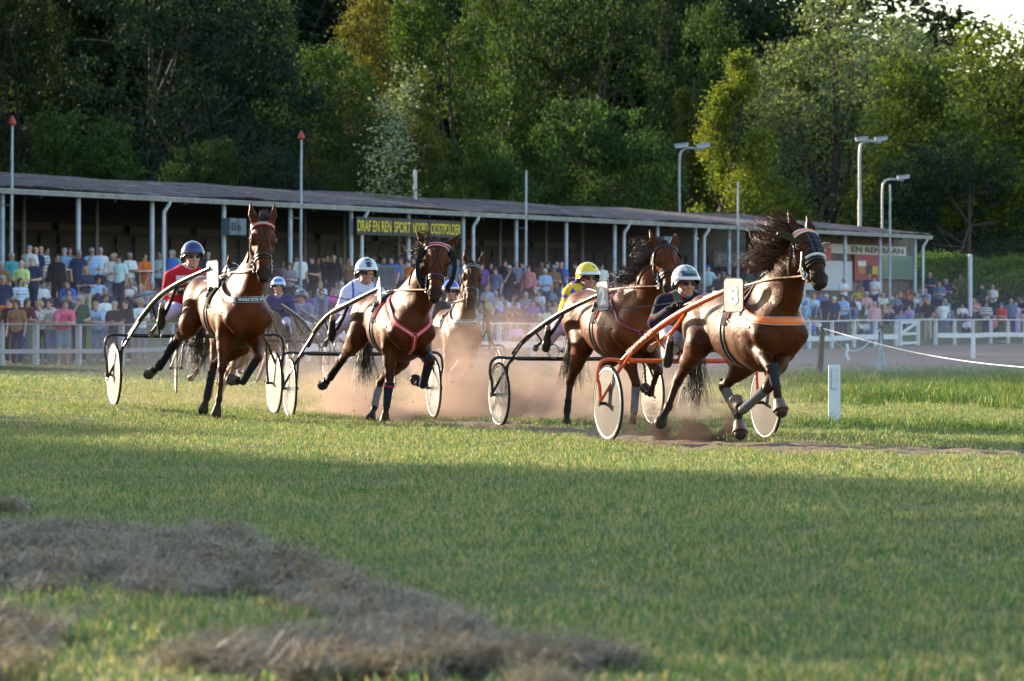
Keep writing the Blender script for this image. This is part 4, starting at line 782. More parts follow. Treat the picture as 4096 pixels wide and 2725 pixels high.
def bridle(R, info, strap=BLK, brow=BLK, nose=BLK, bits=(.5,.5,.5), brow2=None, wide=.022, cheek=None):
    r = info['r']; HP = info['HP']; Lh, Cb, A = info['Lh'], info['Cb'], info['A']; b = MB()
    P, N = ring(info, .035, .075, .13, .13, 9, -1.45, 1.45); P[:,] += A*0
    P = np.array([p-A*.03*math.cos(t) for p, t in zip(P, np.linspace(-1.45,1.45,9))]); bb = MB(); strap_on(bb, R, info, P, N, .034, .006, brow, .008, 28)
    if brow2 is not None: strap_on(bb, R, info, P-A*.022, N, .012, .008, brow2, .009, 28); strap_on(bb, R, info, P+A*.022, N, .01, .008, brow2, .009, 28)
    bb.build('browband', LEATHER, r)
    P, N = ring(info, .335, .085, .09, .09, 13, -2.4, 2.4); nb = MB(); strap_on(nb, R, info, P, N, .03, .007, nose, .007, 32); strap_on(nb, R, info, P+A*.035, N, .014, .006, strap, .007, 32); nb.build('noseband', LEATHER, r)
    for y in (-1,1):
        strap_on(b, R, info, [HP(.02,.095*y,.09), HP(.14,.125*y,.10), HP(.26,.11*y,.12), HP(.36,.085*y,.11), HP(.43,.07*y,.10)], Lh*y, .02, .006, strap, .007)
        strap_on(b, R, info, [HP(.02,.03*y,-.02), HP(.10,.022*y,-.03), HP(.16,.012*y,-.03)], -Cb, .012, .005, strap, .005); strap_on(b, R, info, [HP(.16,.010*y,-.03), HP(.25,.045*y,-.02), HP(.33,.07*y,.02)], -Cb+Lh*y*.6, .011, .005, strap, .005)
        strap_on(b, R, info, [HP(-.01,.075*y,.10), HP(.16,.13*y,.17), HP(.30,.06*y,.24)], Lh*y*.8+Cb*.4, .016, .006, strap, .006)

    strap_on(b, R, info, [HP(-.055,.08,.06), HP(-.075,0,.06), HP(-.055,-.08,.06)], -A, .035, .008, strap, .006); b.build('bridle', LEATHER, r)
    for y in (-1,1):
        m = MB(col=bits); c = R.W(HP(.44,.078*y,.10)); f = lambda v: R.f*v[0]+R.l*v[1]+UP*v[2]; X, Y_ = f(A), f(Cb); an = np.linspace(0, 2*math.pi, 14)
        m.tube([c+.032*(X*math.cos(t)+Y_*math.sin(t)) for t in an], .0055, 6); m.tube([c+X*.03, c-X*.10+Y_*.0, c-X*.16-Y_*.01], .006, 6); m.ball(c-X*.05+f(Lh*y)*.006, .013, n=5); m.ball(c-X*.1+f(Lh*y)*.006, .010, n=5); m.ball(c+X*.03, .011, n=5); m.build('bit_ring', METAL, r)
    return HP(.44,-.085,.10), HP(.44,.085,.10)
def boot(R, r, a, b_, r0, r1, col, name='leg_boot', band=None, n=7, mat=None):
    P = [a+(b_-a)*t for t in np.linspace(0,1,n)]; rr = np.interp(np.linspace(0,1,n), [0,.5,1], [r0*1.05,(r0+r1)/2*.93,r1]); m = MB(col=col); m.tube(R.W(np.array(P)), rr, 12)
    if band is not None:
        q = a+(b_-a)*.12; m.tube(R.W(np.array([q, q+(b_-a)*.07])), r0*1.1, 12, band)
    m.build(name, mat or CLOTH, r)
# ---------------------------------------------------------------- people
def ocmat(name, rough=.85, bump=.3, spec=.25, var=.15, vscale=14, pattern=None):
    t = NT(name); tc = t.n('TexCoord').outputs['Object']; oc = t.n('ObjectInfo').outputs['Color']; f = t.noise(vscale, 3, tc); c = t.mix(1.0, oc, t.ramp(f, [(.3,1-var),(.7,1+var)]), 'MULTIPLY')
    if pattern == 'stripe': w = t.n('TexWave', i_Scale=3.2, wave_type='BANDS', bands_direction='Z'); t.l(tc, w.inputs[0]); c = t.mix(t.ramp(w.outputs['Fac'], [(.48,0.),(.52,1.)]), c, (.75,.74,.74))
    if pattern == 'flower': v = t.n('TexVoronoi', i_Scale=22.); t.l(tc, v.inputs[0]); c = t.mix(t.ramp(v.outputs['Distance'], [(.3,0.),(.42,1.)]), c, (.72,.68,.66))
    if pattern == 'check': w = t.n('TexChecker', i_Scale=26.); t.l(tc, w.inputs[0]); c = t.mix(t.math('MULTIPLY', w.outputs['Fac'], .7), c, (.7,.66,.66))
    t.l(c, t.b.inputs['Base Color']); t.b.inputs['Roughness'].default_value = rough; t.b.inputs['Specular IOR Level'].default_value = spec
    if bump: t.bump(t.noise(9, 4, tc), bump, .03)
    return t.m
def skinmat():
    t = NT('skin'); tc = t.n('TexCoord').outputs['Object']; oc = t.n('ObjectInfo').outputs['Color']; vc = t.n('VertexColor', layer_name='Col').outputs[0]; f = t.noise(16, 3, tc)
    t.l(t.mix(1.0, t.mix(1.0, oc, vc, 'MULTIPLY'), t.ramp(f, [(.3,(.9,.86,.86)),(.7,(1.08,1.02,1.0))]), 'MULTIPLY'), t.b.inputs['Base Color']); t.b.inputs['Roughness'].default_value = .52; t.b.inputs['Subsurface Weight'].default_value = 0.; return t.m
SKIN = skinmat(); FAB = ocmat('fabric'); HAIRC = ocmat('hair', .6, .5, .4, .3, 40); FSTR = ocmat('striped_fabric', pattern='stripe'); FFLO = ocmat('flowered_fabric', pattern='flower'); FCHK = ocmat('checked_fabric', pattern='check')
SHOE = ocmat('shoe', .6, .2)
def frame_of(f, up=UP): f = unit(f); l = unit(np.cross(up, f)); u = np.cross(f, l); return f, l, u
def head_sdf(B, c, fdir, s=1.0, skin=(1,1,1), fine=True, up=UP):
    """head about centre c looking along fdir; c is at eye height"""
    f, l, u = frame_of(fdir, up); R3 = np.stack([f, l, u]); q = lambda a, b, z: c+s*(f*a+l*b+u*z); sk = np.array(skin, float)
    B.ell(q(-.015,0,.035), np.array([.098,.076,.092])*s, sk, R3, .02); B.ell(q(.02,0,-.045), np.array([.07,.058,.075])*s, sk, R3, .025); B.ell(q(.055,0,-.098), np.array([.028,.032,.024])*s, sk, R3, .02)
    if fine:
        B.cone(q(.085,0,.01), q(.108,0,-.032), .010*s, .015*s, sk*[1.05,.9,.88], k=.012); B.ell(q(.098,0,-.036), np.array([.012,.020,.010])*s, sk*[1.05,.88,.85], R3, .008)
        B.ell(q(.083,0,-.066), np.array([.012,.026,.0075])*s, sk*[.85,.42,.40], R3, .006); B.ell(q(.082,0,-.077), np.array([.011,.021,.006])*s, sk*[.95,.55,.52], R3, .006)
        for y in (-1,1): B.ell(q(.075,.034*y,.004), np.array([.02,.02,.013])*s, sk*.75, R3, .012, sub=True); B.ell(q(.070,.034*y,.003), np.array([.014,.014,.011])*s, (.75,.72,.7), R3, .004); B.ell(q(.0818,.034*y,.003), .0065*s, (.05,.04,.03), None, .002); B.ell(q(.078,.033*y,.022), np.array([.012,.022,.005])*s, sk*.45, R3, .01); B.ell(q(.062,.045*y,-.035), np.array([.022,.022,.02])*s, sk*[1.03,.85,.82], R3, .02)
        B.cone(q(.062,.05*y,-.06) if False else q(.06,.0,-.09), q(.03,.045,-.085), .02*s, .016*s, sk, k=.02); B.cone(q(.06,.0,-.09), q(.03,-.045,-.085), .02*s, .016*s, sk, k=.02)
    for y in (-1,1): B.ell(q(-.01,.078*y,-.01), np.array([.016,.010,.030])*s, sk*[1,.85,.82], R3, .008)
    return q, R3
def hand_sdf(B, w, d, palm, s=1.0, curl=.8, col=(1,1,1), side=1, k=.006):
    """hand at wrist w pointing along d, palm normal palm, fingers bent by curl"""
    d = unit(d); p = unit(np.array(palm)-d*(np.array(palm)@d)); l = np.cross(d, p)*side; c = w+d*.045*s
    B.ell(w+d*.05*s, np.array([.048,.040,.016])*s, col, np.stack([d,l,p]), .012); B.cone(w-d*.01*s, w+d*.03*s, .026*s, .03*s, col, p, .65, .012)
    for i, (o, L) in enumerate(((-.030,.074),(-.010,.082),(.011,.077),(.030,.060))):
        a = w+d*(.088-.006*abs(i-1.3))*s+l*o*s; q = a; dd = d
        for j, fr in enumerate((.45,.32,.26)):
            ang = curl*(.55+.35*j); dd = unit(d*math.cos(ang*(j+1)*.62)+p*math.sin(ang*(j+1)*.62)); e = q+dd*L*fr*s; B.cone(q, e, (.0098-.0012*j)*s, (.0090-.0012*j)*s, col, k=k*.6); q = e
    a = w+d*.028*s-l*.03*s; e1 = a+(d*.55-l*.6+p*.45)*.038*s; e2 = e1+(d*.75-l*.05+p*.65)*.032*s; B.cone(a, e1, .013*s, .0105*s, col, k=k); B.cone(e1, e2, .0105*s, .0085*s, col, k=k*.6)
def torso(B, J, r=1.0, col=(1,1,1), fem=0, infl=0.0, k=.05):
    f, l, u = frame_of(J['tf'], unit(J['neck']-J['pel'])); pel, ch, nk = J['pel'], J['chest'], J['neck']
    B.cone(pel, pel*.5+ch*.5, (.125+.01*fem)*r+infl, (.115-.012*fem)*r+infl, col, l, 1.28, k); B.cone(pel*.45+ch*.55, ch+u*.06, .12*r+infl, .125*r+infl, col, l, 1.32, k); B.cone(J['shL']*.75+nk*.25-u*.02, J['shR']*.75+nk*.25-u*.02, .065*r+infl, .065*r+infl, col, k=k)
    if fem:
        for y in (-1,1): B.ell(ch+f*.085+l*.065*y-u*.0, .058+infl, col, k=.04)
    elif r > 1.08: B.ell(pel*.6+ch*.4+f*.06, .13*r+infl, col, k=.06)
def limbs_up(B, J, r=1.0, col=(1,1,1), infl=0., full=True, k=.025, sl=1.0, colf=None):
    for s_ in 'LR':
        sh, el, ha = J['sh'+s_], J['el'+s_], J['ha'+s_]; B.cone(sh, el, .052*r+infl, .041*r+infl, col, k=k+.015)
        if full: e = el+(ha-el)*sl; B.cone(el, e, .040*r+infl, (.040-.012*sl)*r+infl, colf if colf is not None else col, k=k)
def limbs_low(B, J, r=1.0, col=(1,1,1), infl=0., k=.04, upto=1.0, flare=0.0):
    for s_ in 'LR':
        hp, kn, an = J['hip'+s_], J['kn'+s_], J['an'+s_]; B.cone(hp, kn, .092*r+infl, .058*r+infl, col, k=k); e = kn+(an-kn)*upto; B.cone(kn, e, .056*r+infl+flare*.3, .036*r+infl+flare, col, k=k*.6)
HELM = painted('helmet_shell', .22, coat=.7, var=.03, rvar=.03)
def helmet(P_, c, fdir, base, visor, style, s=1.0, up=UP):
    f, l, u = frame_of(fdir, up); b = MB(); n, m = 30, 40; V = []; C = []
    for i in range(n+1):
        th = (math.pi*.60)*i/n
        for j in range(m):
            ph = 2*math.pi*j/m; cut = 1.0
            fr = math.cos(ph); thm = th*(1.0 if fr < .2 else 1-.26*(fr-.2)/.8); x = math.sin(thm)*math.cos(ph); y = math.sin(thm)*math.sin(ph); z = math.cos(thm)
            V.append(c+s*(f*(x*.148-.012)+l*y*.130+u*(z*.142+.022))); C.append(style(x, y, z) if style else base)
    F_ = [(i*m+j, (i+1)*m+j, (i+1)*m+(j+1)%m, i*m+(j+1)%m) for i in range(n) for j in range(m)]
    b.add(np.array(V), F_, np.array(C)); Vi = c+(np.array(V)-c)*.93; b.add(Vi, [q[::-1] for q in F_], (.02,.02,.02))
    e0 = n*m; b.tube([V[e0+j] for j in list(range(m))+[0]], .005*s, 5, (.03,.03,.03)); h = b.build('helmet', HELM, P_)
    v = MB(col=visor); pts = []; N = 15; W2 = []
    for t_ in (0, 1, 2):
        for j in range(N):
            ph = -1.25+2.5*j/(N-1); q = (1.0, 1.16, 1.15)[t_]; dz = (.058, .036, .028)[t_]
            W2.append(c+s*(f*(math.cos(ph)*.142*q-.008)+l*math.sin(ph)*.128*(1+(q-1)*.4)+u*(dz-.010*(1-math.cos(ph))*0)))
    v.add(np.array(W2), [(t_*N+j, t_*N+j+1, (t_+1)*N+j+1, (t_+1)*N+j) for t_ in (0,1) for j in range(N-1)]); ob = v.build('visor', HELM, h, world=False) if False else v.build('visor', HELM, P_)
    st = MB(col=(.015,.015,.015))
    for y in (-1,1): st.strap([c+s*(f*.0+l*.118*y+u*.0), c+s*(f*.03+l*.092*y-u*.07), c+s*(f*.05+l*.02*y-u*.128)], l*y, .014, .004); st.ball(c+s*(l*.112*y-u*.03-f*.01), np.array([.03,.03,.042])*s, (.02,.02,.022), 6)
    st.build('chin_strap', LEATHER, P_); return h
def shades(P_, c, fdir, s=1.0, up=UP):
    f, l, u = frame_of(fdir, up); b = MB(col=(.006,.006,.008))
    for y in (-1,1):
        V = []; n = 14
        for k_ in range(n): a = 2*math.pi*k_/n; V.append(c+s*(f*(.098-.012*abs(math.cos(a)*.5+.5 if y > 0 else .5-math.cos(a)*.5))+l*(y*.037+.032*math.cos(a))+u*(.002+.020*math.sin(a))))
        V2 = [v-f*.006 for v in V]; b.add(V+V2, [tuple(range(n)) , tuple(range(2*n-1, n-1, -1))]+[(i, i+n, (i+1)%n+n, (i+1)%n) for i in range(n)])
        b.tube([c+s*(f*.088+l*y*.066+u*.008), c+s*(f*.02+l*y*.085+u*.006), c+s*(-f*.02+l*y*.084)], .005, 5)
    b.tube([c+s*(f*.1+l*.012+u*.01), c+s*(f*.1-l*.012+u*.01)], .005, 5); b.build('sunglasses', EYEM, P_)
def driver(R, J, label, jcol, tcol, helm, paint=None, glove=(.012,.012,.014), hairc=(.35,.22,.1), res=.010, shirt_fn=None, cat='person'):
    """J: world-free joints in the rig frame"""
    r = R.empty('person', (J['pel'][0], J['pel'][1], 0)); tag(r, label, cat, 'drivers in the sulkies'); f0 = J['tf']
    def toW(B, nm, mat, col=(1,1,1), fn=None):
        V, Fq, C = B.mesh(); C = fn(V, C) if fn else C; o = link(nm, rawmesh(nm, toloc(r, R.W(V)), Fq, True, C), mat, r); o.color = (*col, 1); return o
    B = Body(res, .03); q, R3 = head_sdf(B, J['head'], J['face'], 1.0, up=J.get('hup', UP)); B.cone(J['head']-unit(J['face'])*.02-UP*.07, J['neck']-UP*.02, .056, .060, (1,1,1), k=.03)
    torso(B, J); limbs_up(B, J); limbs_low(B, J)
    for s_ in 'LR': hand_sdf(B, J['ha'+s_], unit(J['ha'+s_]-J['el'+s_])+np.array([.2,0,0]), J.get('palm'+s_, np.array([0,0,-1.]) if s_ == 'L' else np.array([0,0,-1.])), 1.0, 1.3, (1,1,1), 1 if s_ == 'L' else -1)
    for s_ in 'LR': an = J['an'+s_]; B.cone(an, an+J['toe']*.2, .035, .03, (1,1,1), k=.03)
    toW(B, 'body', SKIN, J.get('skin', (.55,.30,.21)))
    B = Body(res, .03); torso(B, J, 1.0, jcol, infl=.016); limbs_up(B, J, 1.0, jcol, .014, True, sl=J.get('sleeve', .88), k=.03); B.cone(J['neck']-UP*.03, J['neck']+UP*.035, .07, .062, J.get('collar', jcol), k=.015)
    toW(B, 'jacket', CLOTH, fn=shirt_fn)
    B = Body(res, .03); B.cone(J['pel']-np.array([0,.05,0]), J['pel']+np.array([0,.05,0]), .145, .145, tcol, k=.04); limbs_low(B, J, 1.0, tcol, .016, upto=.82, flare=.01); toW(B, 'trousers', CLOTH)
    B = Body(res, .02); toe = J['toe']; kn = (.02,.018,.017)
    for s_ in 'LR': an, kk = J['an'+s_], J['kn'+s_]; B.cone(an+(kk-an)*.22, an, .052, .047, kn); B.cone(an-toe*.05, an+toe*.17-UP*.015, .045, .036, kn, k=.02)
    toW(B, 'boots', LEATHER)
    B = Body(.008, .015)
    for s_ in 'LR':
        d = unit(J['ha'+s_]-J['el'+s_])+np.array([.2,0,0]); B.cone(J['ha'+s_]-unit(d)*.06, J['ha'+s_], .036, .034, glove); hand_sdf(B, J['ha'+s_], d, np.array([0,0,-1.]), 1.12, 1.3, glove, 1 if s_ == 'L' else -1)
    toW(B, 'gloves', CLOTH)
    hw = R.W(J['head']); F3 = R.f*J['face'][0]+R.l*J['face'][1]+UP*J['face'][2]; hu = J.get('hup', UP); HU = R.f*hu[0]+R.l*hu[1]+UP*hu[2]
    if hairc is not None: B = Body(.009, .02); fq, lq, uq = frame_of(J['face'], hu); B.ell(J['head']-fq*.05+uq*.0, (.06,.082,.07), (1,1,1), np.stack([fq,lq,uq])); B.cone(J['head']-fq*.07-uq*.05, J['head']-fq*.085-uq*.12, .035, .02, (1,1,1)); toW(B, 'hair', HAIRC, hairc)
    helmet(r, hw+HU*.012, F3, helm[0], helm[1], helm[2] if len(helm) > 2 else None, up=HU); shades(r, hw, F3, up=HU); return r
# sulky
CHROME = painted('chrome_tube', .18, 1.0, var=.05)
def wheel(R, r, c, ax, style, rw=.36, disc=(.33,.30,.25)):
    X = unit(np.cross(ax, UP)); ring_ = lambda rr, off=0.: [c+ax*off+rr*(X*math.cos(a)+UP*math.sin(a)) for a in np.linspace(0, 2*math.pi, 49)]
    w = MB(col=(.6,.55,.47)); n = 48
    if style == 'solid':
        for sgn in (-1,1):
            V = [c+ax*sgn*.028]+[c+ax*sgn*(.028-.02*q)+rw*.9*q*(X*math.cos(a)+UP*math.sin(a)) for q in (.12,.5,.8,1.0) for a in np.linspace(0,2*math.pi,n,endpoint=False)]
            C = [disc]+[disc]*(4*n); F_ = [(0,1+j,1+(j+1)%n) for j in range(n)]+[(1+k*n+j,1+(k+1)*n+j,1+(k+1)*n+(j+1)%n,1+k*n+(j+1)%n) for k in range(3) for j in range(n)]
            w.add(V, F_ if sgn > 0 else [q[::-1] for q in F_], np.array(C))
    else:
        w.tube([c-ax*.04,c+ax*.04], .022, 10, (.4,.4,.4))
        for j in range(28):
            a = j*2*math.pi/28; a2 = a+(.35 if j%2 else -.35); s_ = 1 if j%4 < 2 else -1; w.tube([c+ax*s_*.03+.02*(X*math.cos(a2)+UP*math.sin(a2)), c+rw*.92*(X*math.cos(a)+UP*math.sin(a))], .0022, 4, (.75,.75,.75), cap=False)
    w.tube([c-ax*.055,c+ax*.055], .014, 8, (.1,.1,.1)); wo = w.build('wheel', DISCM if style == 'solid' else METAL, r)
    if style != 'solid':
        v = MB(col=(.8,.8,.8)); V = [c+ax*.0]+[c+rw*.9*(X*math.cos(a)+UP*math.sin(a)) for a in np.linspace(0,2*math.pi,n,endpoint=False)]; v.add([p-ax*.02 for p in V]+[p+ax*.02 for p in V], [(0,1+(j+1)%n,1+j) for j in range(n)]+[(n+1,n+2+j,n+2+(j+1)%n) for j in range(n)]); o = v.build('clear_cover', COVER, wo, world=False); 
        me = o.data; co = np.zeros(len(me.vertices)*3, np.float32); me.vertices.foreach_get('co', co); me.vertices.foreach_set('co', toloc(r, co.reshape(-1,3)).astype(np.float32).ravel())
    for nm, rr, tr, fl, cl, mt in (('tyre', rw-.012, .014, 1.3, (.018,.018,.02), RUBBER), ('rim', rw-.034, .014, 1.1, (.6,.6,.58), RIMM)):
        b = MB(col=cl); P = ring_(rr); b.tube(P, tr, 8, cap=False, up=ax); V = toloc(r, np.concatenate(b.V)); o = link(nm, rawmesh(nm, V, b.F, True, np.concatenate(b.C)), mt, wo)
    return wo
DISCM = painted('disc_wheel', .62, var=.22, vscale=7, spec=.12); RIMM = painted('alloy_rim', .35, .6, var=.06)
def covermat():
    t = NT('clear_cover'); t.b.inputs['Base Color'].default_value = (.9,.88,.85,1); t.b.inputs['Roughness'].default_value = .25
    tr = t.n('BsdfTransparent'); mx = t.n('MixShader'); mx.inputs[0].default_value = .22; t.l(tr.outputs[0], mx.inputs[1]); t.l(t.b.outputs[0], mx.inputs[2]); t.l(mx.outputs[0], t.o.inputs[0]); return t.m
COVER = covermat()
def sulky(R, WT, yo, shaftL, cfn, col, styles, label, disc=(.33,.30,.25), bz=.76, wyaw=3.0, tube2=True, word=None, seatc=(.02,.02,.022), dz=(0,0)):
    r = R.empty('racing_sulky', (0,yo,0)); tag(r, label, 'sulky', 'two-wheeled racing sulkies'); a = rad(wyaw); axl = np.array([-math.sin(a), math.cos(a), 0]); AX = R.f*axl[0]+R.l*axl[1]
    Pw = lambda p: R.W(np.array(p, float)); mat = TUBE; yb = WT/2
    for s_, st, d_ in ((-1, styles[0], dz[0]), (1, styles[1], dz[1])):
        hy = yo+s_*yb; hub = np.array([0, hy, .36+d_]); wheel(R, r, Pw(hub), AX, st, disc=disc)
        b = MB(col=col); e = s_
        b.tube(Pw(spline([(0,hy-e*.24,bz),(0,hy-e*.10,bz+.005),(.0,hy+e*.02,bz+.01),(.0,hy+e*.09,bz-.04),(.0,hy+e*.105,bz-.16),(.0,hy+e*.085,.52+d_),(0,hy+e*.075,.36+d_)], 28)), .017, 8)
        b.tube(Pw(spline([(0,hy-e*.16,bz-.01),(0,hy-e*.10,bz-.08),(.0,hy-e*.085,.52+d_),(0,hy-e*.07,.36+d_)], 12)), .014, 8); b.build('fork', mat, r)
        b = MB(col=(.05,.05,.05)); b.tube([Pw(hub-axl*.1), Pw(hub+axl*.1)], .016, 8); b.tube([Pw(hub+axl*.085*s_), Pw(hub+axl*.10*s_)], .028, 8); b.build('axle_hub', METAL, r)
    b = MB(col=col); b.tube(Pw(np.array([(0,yo-yb+.2,bz),(0,yo,bz-.01),(0,yo+yb-.2,bz)])), .024, 10); b.build('crossbar', mat, r)
    SLp = spline(shaftL, 32); 
    def mirror(P): P = P.copy(); P[:,1] = 2*cfn(P[:,0])-P[:,1]; k = np.clip(1-P[:,0]/.9, 0, 1); P[:,1] = P[:,1]*(1-k)+k*(2*yo-SLp[:len(P),1] if len(P) == len(SLp) else P[:,1]); return P
    for s_, P in ((-1, SLp), (1, mirror(SLp))):
        b = MB(col=col); rr = np.interp(P[:,0], [0,.8,2.0], [.026,.034,.022]); b.tube(Pw(P), rr, 12); b.build('shaft', mat, r)
        b = MB(col=col); i = int(len(P)*.22); hubo = np.array([0, yo+s_*(yb+.085), .36]); b.tube(Pw(np.array([P[i], (P[i]+hubo)/2+[0,s_*.02,0], hubo])), .014, 8); b.build('strut', mat, r)
        if tube2:
            b = MB(col=col); j = int(len(P)*.72); q0 = np.array([.42, P[i,1]-s_*.10, .90]); b.tube(Pw(spline([q0, q0*.5+P[j]*.5+np.array([0,-s_*.02,-.045]), P[j]-np.array([0,0,.03])], 12)), .020, 8); b.tube([Pw(q0), Pw(q0+np.array([-.05,0,-.04]))], .03, 10, (.25,.2,.15)); b.build('lower_tube', mat, r)
        b = MB(col=(.35,.35,.36)); ft = np.array([.74, P[i,1]-s_*.20, .84]); n = 18; b.tube([Pw(ft+np.array([.0,.062*math.cos(t),.075*math.sin(t)])) for t in np.linspace(0,2*math.pi,n)], .007, 6); b.tube([Pw(ft+[0,s_*.06,0]), Pw((P[int(len(P)*.4)]))], .010, 6, col); b.build('stirrup', METAL, r)
    b = MB(col=seatc); c = Pw((-.02, yo, bz+.09)); M = Matrix.Translation(Vector(c))@Matrix.Rotation(R.rz, 4, 'Z'); b.ball((0,0,0), (.16,.19,.05), n=8); b.V[-1] = b.V[-1]@np.array(M.to_3x3()).T+c; b.tube([Pw((0,yo-.08,bz)), Pw((-.02,yo-.08,bz+.07))], .012, 6, col); b.tube([Pw((0,yo+.08,bz)), Pw((-.02,yo+.08,bz+.07))], .012, 6, col); b.build('seat', LEATHER, r)
    if word:
        i0, i1 = int(len(SLp)*.13), int(len(SLp)*.48); Q = SLp[i0:i1]; n = len(Q); nrm = np.array([.35,-1.,.1]); nrm /= np.linalg.norm(nrm)
        cum = np.concatenate([[0], np.cumsum(np.linalg.norm(np.diff(Q,axis=0),axis=1))]); T_ = np.gradient(Q, axis=0); T_ /= np.linalg.norm(T_,axis=1,keepdims=True); Sd = np.cross(nrm, T_)
        def fn(u, v):
            base = np.stack([np.interp(u*cum[-1], cum, Q[:,k]) for k in range(3)], 1); sd = np.stack([np.interp(u*cum[-1], cum, Sd[:,k]) for k in range(3)], 1); return R.W(base+nrm*.0375+sd*((v-.5)*.048)[:,None])
        text_on('lettering', word, None, None, None, 1.0, 1.0, (.25,.06,.01), r, .02, fn=fn)
    return r
def plate(R, c, nrm, w, h, txt, label_parent, tcol, col=(.62,.60,.56), tilt=.0):
    n = unit(nrm); up = unit(UP+np.array([tilt,0,0])); x = unit(np.cross(up, n)); up = np.cross(n, x); rr = .04; prof = []
    for cx_, cy_, a0 in ((w/2-rr,h/2-rr,0),(-w/2+rr,h/2-rr,90),(-w/2+rr,-h/2+rr,180),(w/2-rr,-h/2+rr,270)):
        prof += [(cx_+rr*math.cos(rad(a0+t)), cy_+rr*math.sin(rad(a0+t))) for t in (0,30,60,90)]
    m = len(prof); b = MB(col=col); V = [c+x*a+up*q+n*.004 for a, q in prof]+[c+x*a+up*q-n*.004 for a, q in prof]
    b.add(R.W(np.array(V)), [tuple(range(m)), tuple(range(2*m-1,m-1,-1))]+[(i,i+m,(i+1)%m+m,(i+1)%m) for i in range(m)]); b.tube(R.W(np.array([c+x*a+up*q for a, q in prof+[prof[0]]])), .006, 5, (.04,.04,.04)); o = b.build('number_plate', painted('plate_gloss', .45, var=.05, spec=.4), label_parent)
    if txt:
        V2, Fc = text_pts(txt, .045); V2 = V2.copy(); V2[:,0] *= w*.5/V2[:,0].max(); V2[:,1] *= h*.6/V2[:,1].max(); P = c+n*.0065+np.outer(V2[:,0]-w*.25, x)+np.outer(V2[:,1]-h*.3, up); t = MB(col=tcol); t.add(R.W(P), Fc); t.build('number', PAINT, label_parent, smooth=False)
def harness(R, info, pad=(.012,.012,.013), edge=None, collar=None, czs=-.02, cw=.055, girth=True, yst=None, thin=None):
    T, r = info['T'], info['r']; b = MB()
    def rng(t, a0, a1, n, w, col, bb, off=.004, th=.006, z=-.02):
        an = np.linspace(a0, a1, n); P = np.array([T(t, z+.30*math.cos(a), .26*math.sin(a)) for a in an]); N = np.array([[0, math.sin(a), math.cos(a)] for a in an]); return strap_on(bb, R, info, P, N, w, th, col, off, 4*n)
    rng(.60, -math.pi, math.pi, 14, .055, pad, b); rng(.56, -2.6, 2.6, 12, .03, pad, b, .007); b.build('girth', LEATHER, r)
    b = MB(); rng(.61, -1.5, 1.5, 9, .17, pad, b, .010, .012)
    if edge is not None: rng(.70, -1.3, 1.3, 9, .03, edge, b, .014, .012)
    b.build('saddle_pad', CLOTH, r)
    b = MB(col=(.02,.02,.02)); rng(.58, -1.15, 1.15, 8, .07, (.02,.02,.022), b, .022, .016)
    for y in (-1,1):
        c = R.W(T(.60,.14,.235*y)); b.tube([c+[0,0,.05], c-[0,0,.22]], .022, 8); b.ball(c+[0,0,.06], .03, n=6)
        for k in range(4): b.ball(c-[0,0,.03+.05*k]+R.l*y*.015, .018, (.35,.33,.3) if k%2 else (.03,.03,.03), n=5)
    b.build('saddle', LEATHER, r)
    m = MB(col=(.6,.6,.58))
    for y in (-1,1): c = R.W(project_out(info, [T(.60,.3,.07*y)], np.array([0,.2*y,1.]), .05)[0]); m.tube([c+.032*(R.l*math.cos(t)+UP*math.sin(t)) for t in np.linspace(0,2*math.pi,14)], .005, 5)
    m.build('rein_ring', METAL, r)
    out = {}
    if collar is not None:
        an = np.linspace(-1.9, 1.9, 17); ce = T(.86, 0); P = np.array([ce+np.array([.36*math.cos(a), .30*math.sin(a), czs+.15*(1-math.cos(a))**1.2]) for a in an]); N = np.array([[math.cos(a), math.sin(a), .15] for a in an])
        b = MB(); PN = strap_on(b, R, info, P, N, cw, .008, collar[0], .008, 60); strap_on(b, R, info, (P-[0,0,cw*.50])[4:-4], N[4:-4], .005, .005, collar[1], .010, 40); strap_on(b, R, info, (P+[0,0,cw*.50])[4:-4], N[4:-4], .005, .005, collar[1], .010, 40); b.build('breast_collar', LEATHER, r); out['collar'] = PN
        b = MB()
        for y in (-1,1): strap_on(b, R, info, [T(.86,czs+.16,.25*y), T(.84,.25,.2*y), T(.82,.42,.06*y)], np.array([0,y,.4]), .024, .006, pad, .006, 20)
        b.build('neck_strap', LEATHER, r)
    if yst is not None:
        b = MB(); c1, c2, w, ym = yst; mid = T(1.14,ym); 
        for y in (-1,1):
            P = [T(.72,.34,.10*y), T(.90,.20,.22*y,.06), T(1.05,.06,.20*y,.06), mid+np.array([0,.02*y,0])]; N = [(.0,.5*y,1.),(.4,y,.5),(1,.6*y,.2),(1,.1*y,.1)]
            strap_on(b, R, info, P, N, w, .007, c1, .008, 30); strap_on(b, R, info, P, N, w*.25, .010, c2, .009, 30)
        P = [mid, mid+np.array([.0,0,-.16]), T(1.02,-.36)]; N = [(1,0,.1),(1,0,-.1),(.8,0,-.7)]; strap_on(b, R, info, P, N, w*1.1, .007, c1, .008, 20); strap_on(b, R, info, P, N, w*.3, .010, c2, .009, 20)
        b.tube(R.W(np.array([mid+np.array([.012,.03*math.cos(t),.03*math.sin(t)]) for t in np.linspace(0,6.28,12)])), .006, 5, (.5,.1,.1)); b.build('breastplate', LEATHER, r)
    # breeching and back strap to the tail
    b = MB(); strap_on(b, R, info, [T(.50,.3), T(.2,.3), T(-.08,.3)], UP, .03, .006, pad, .006, 20)
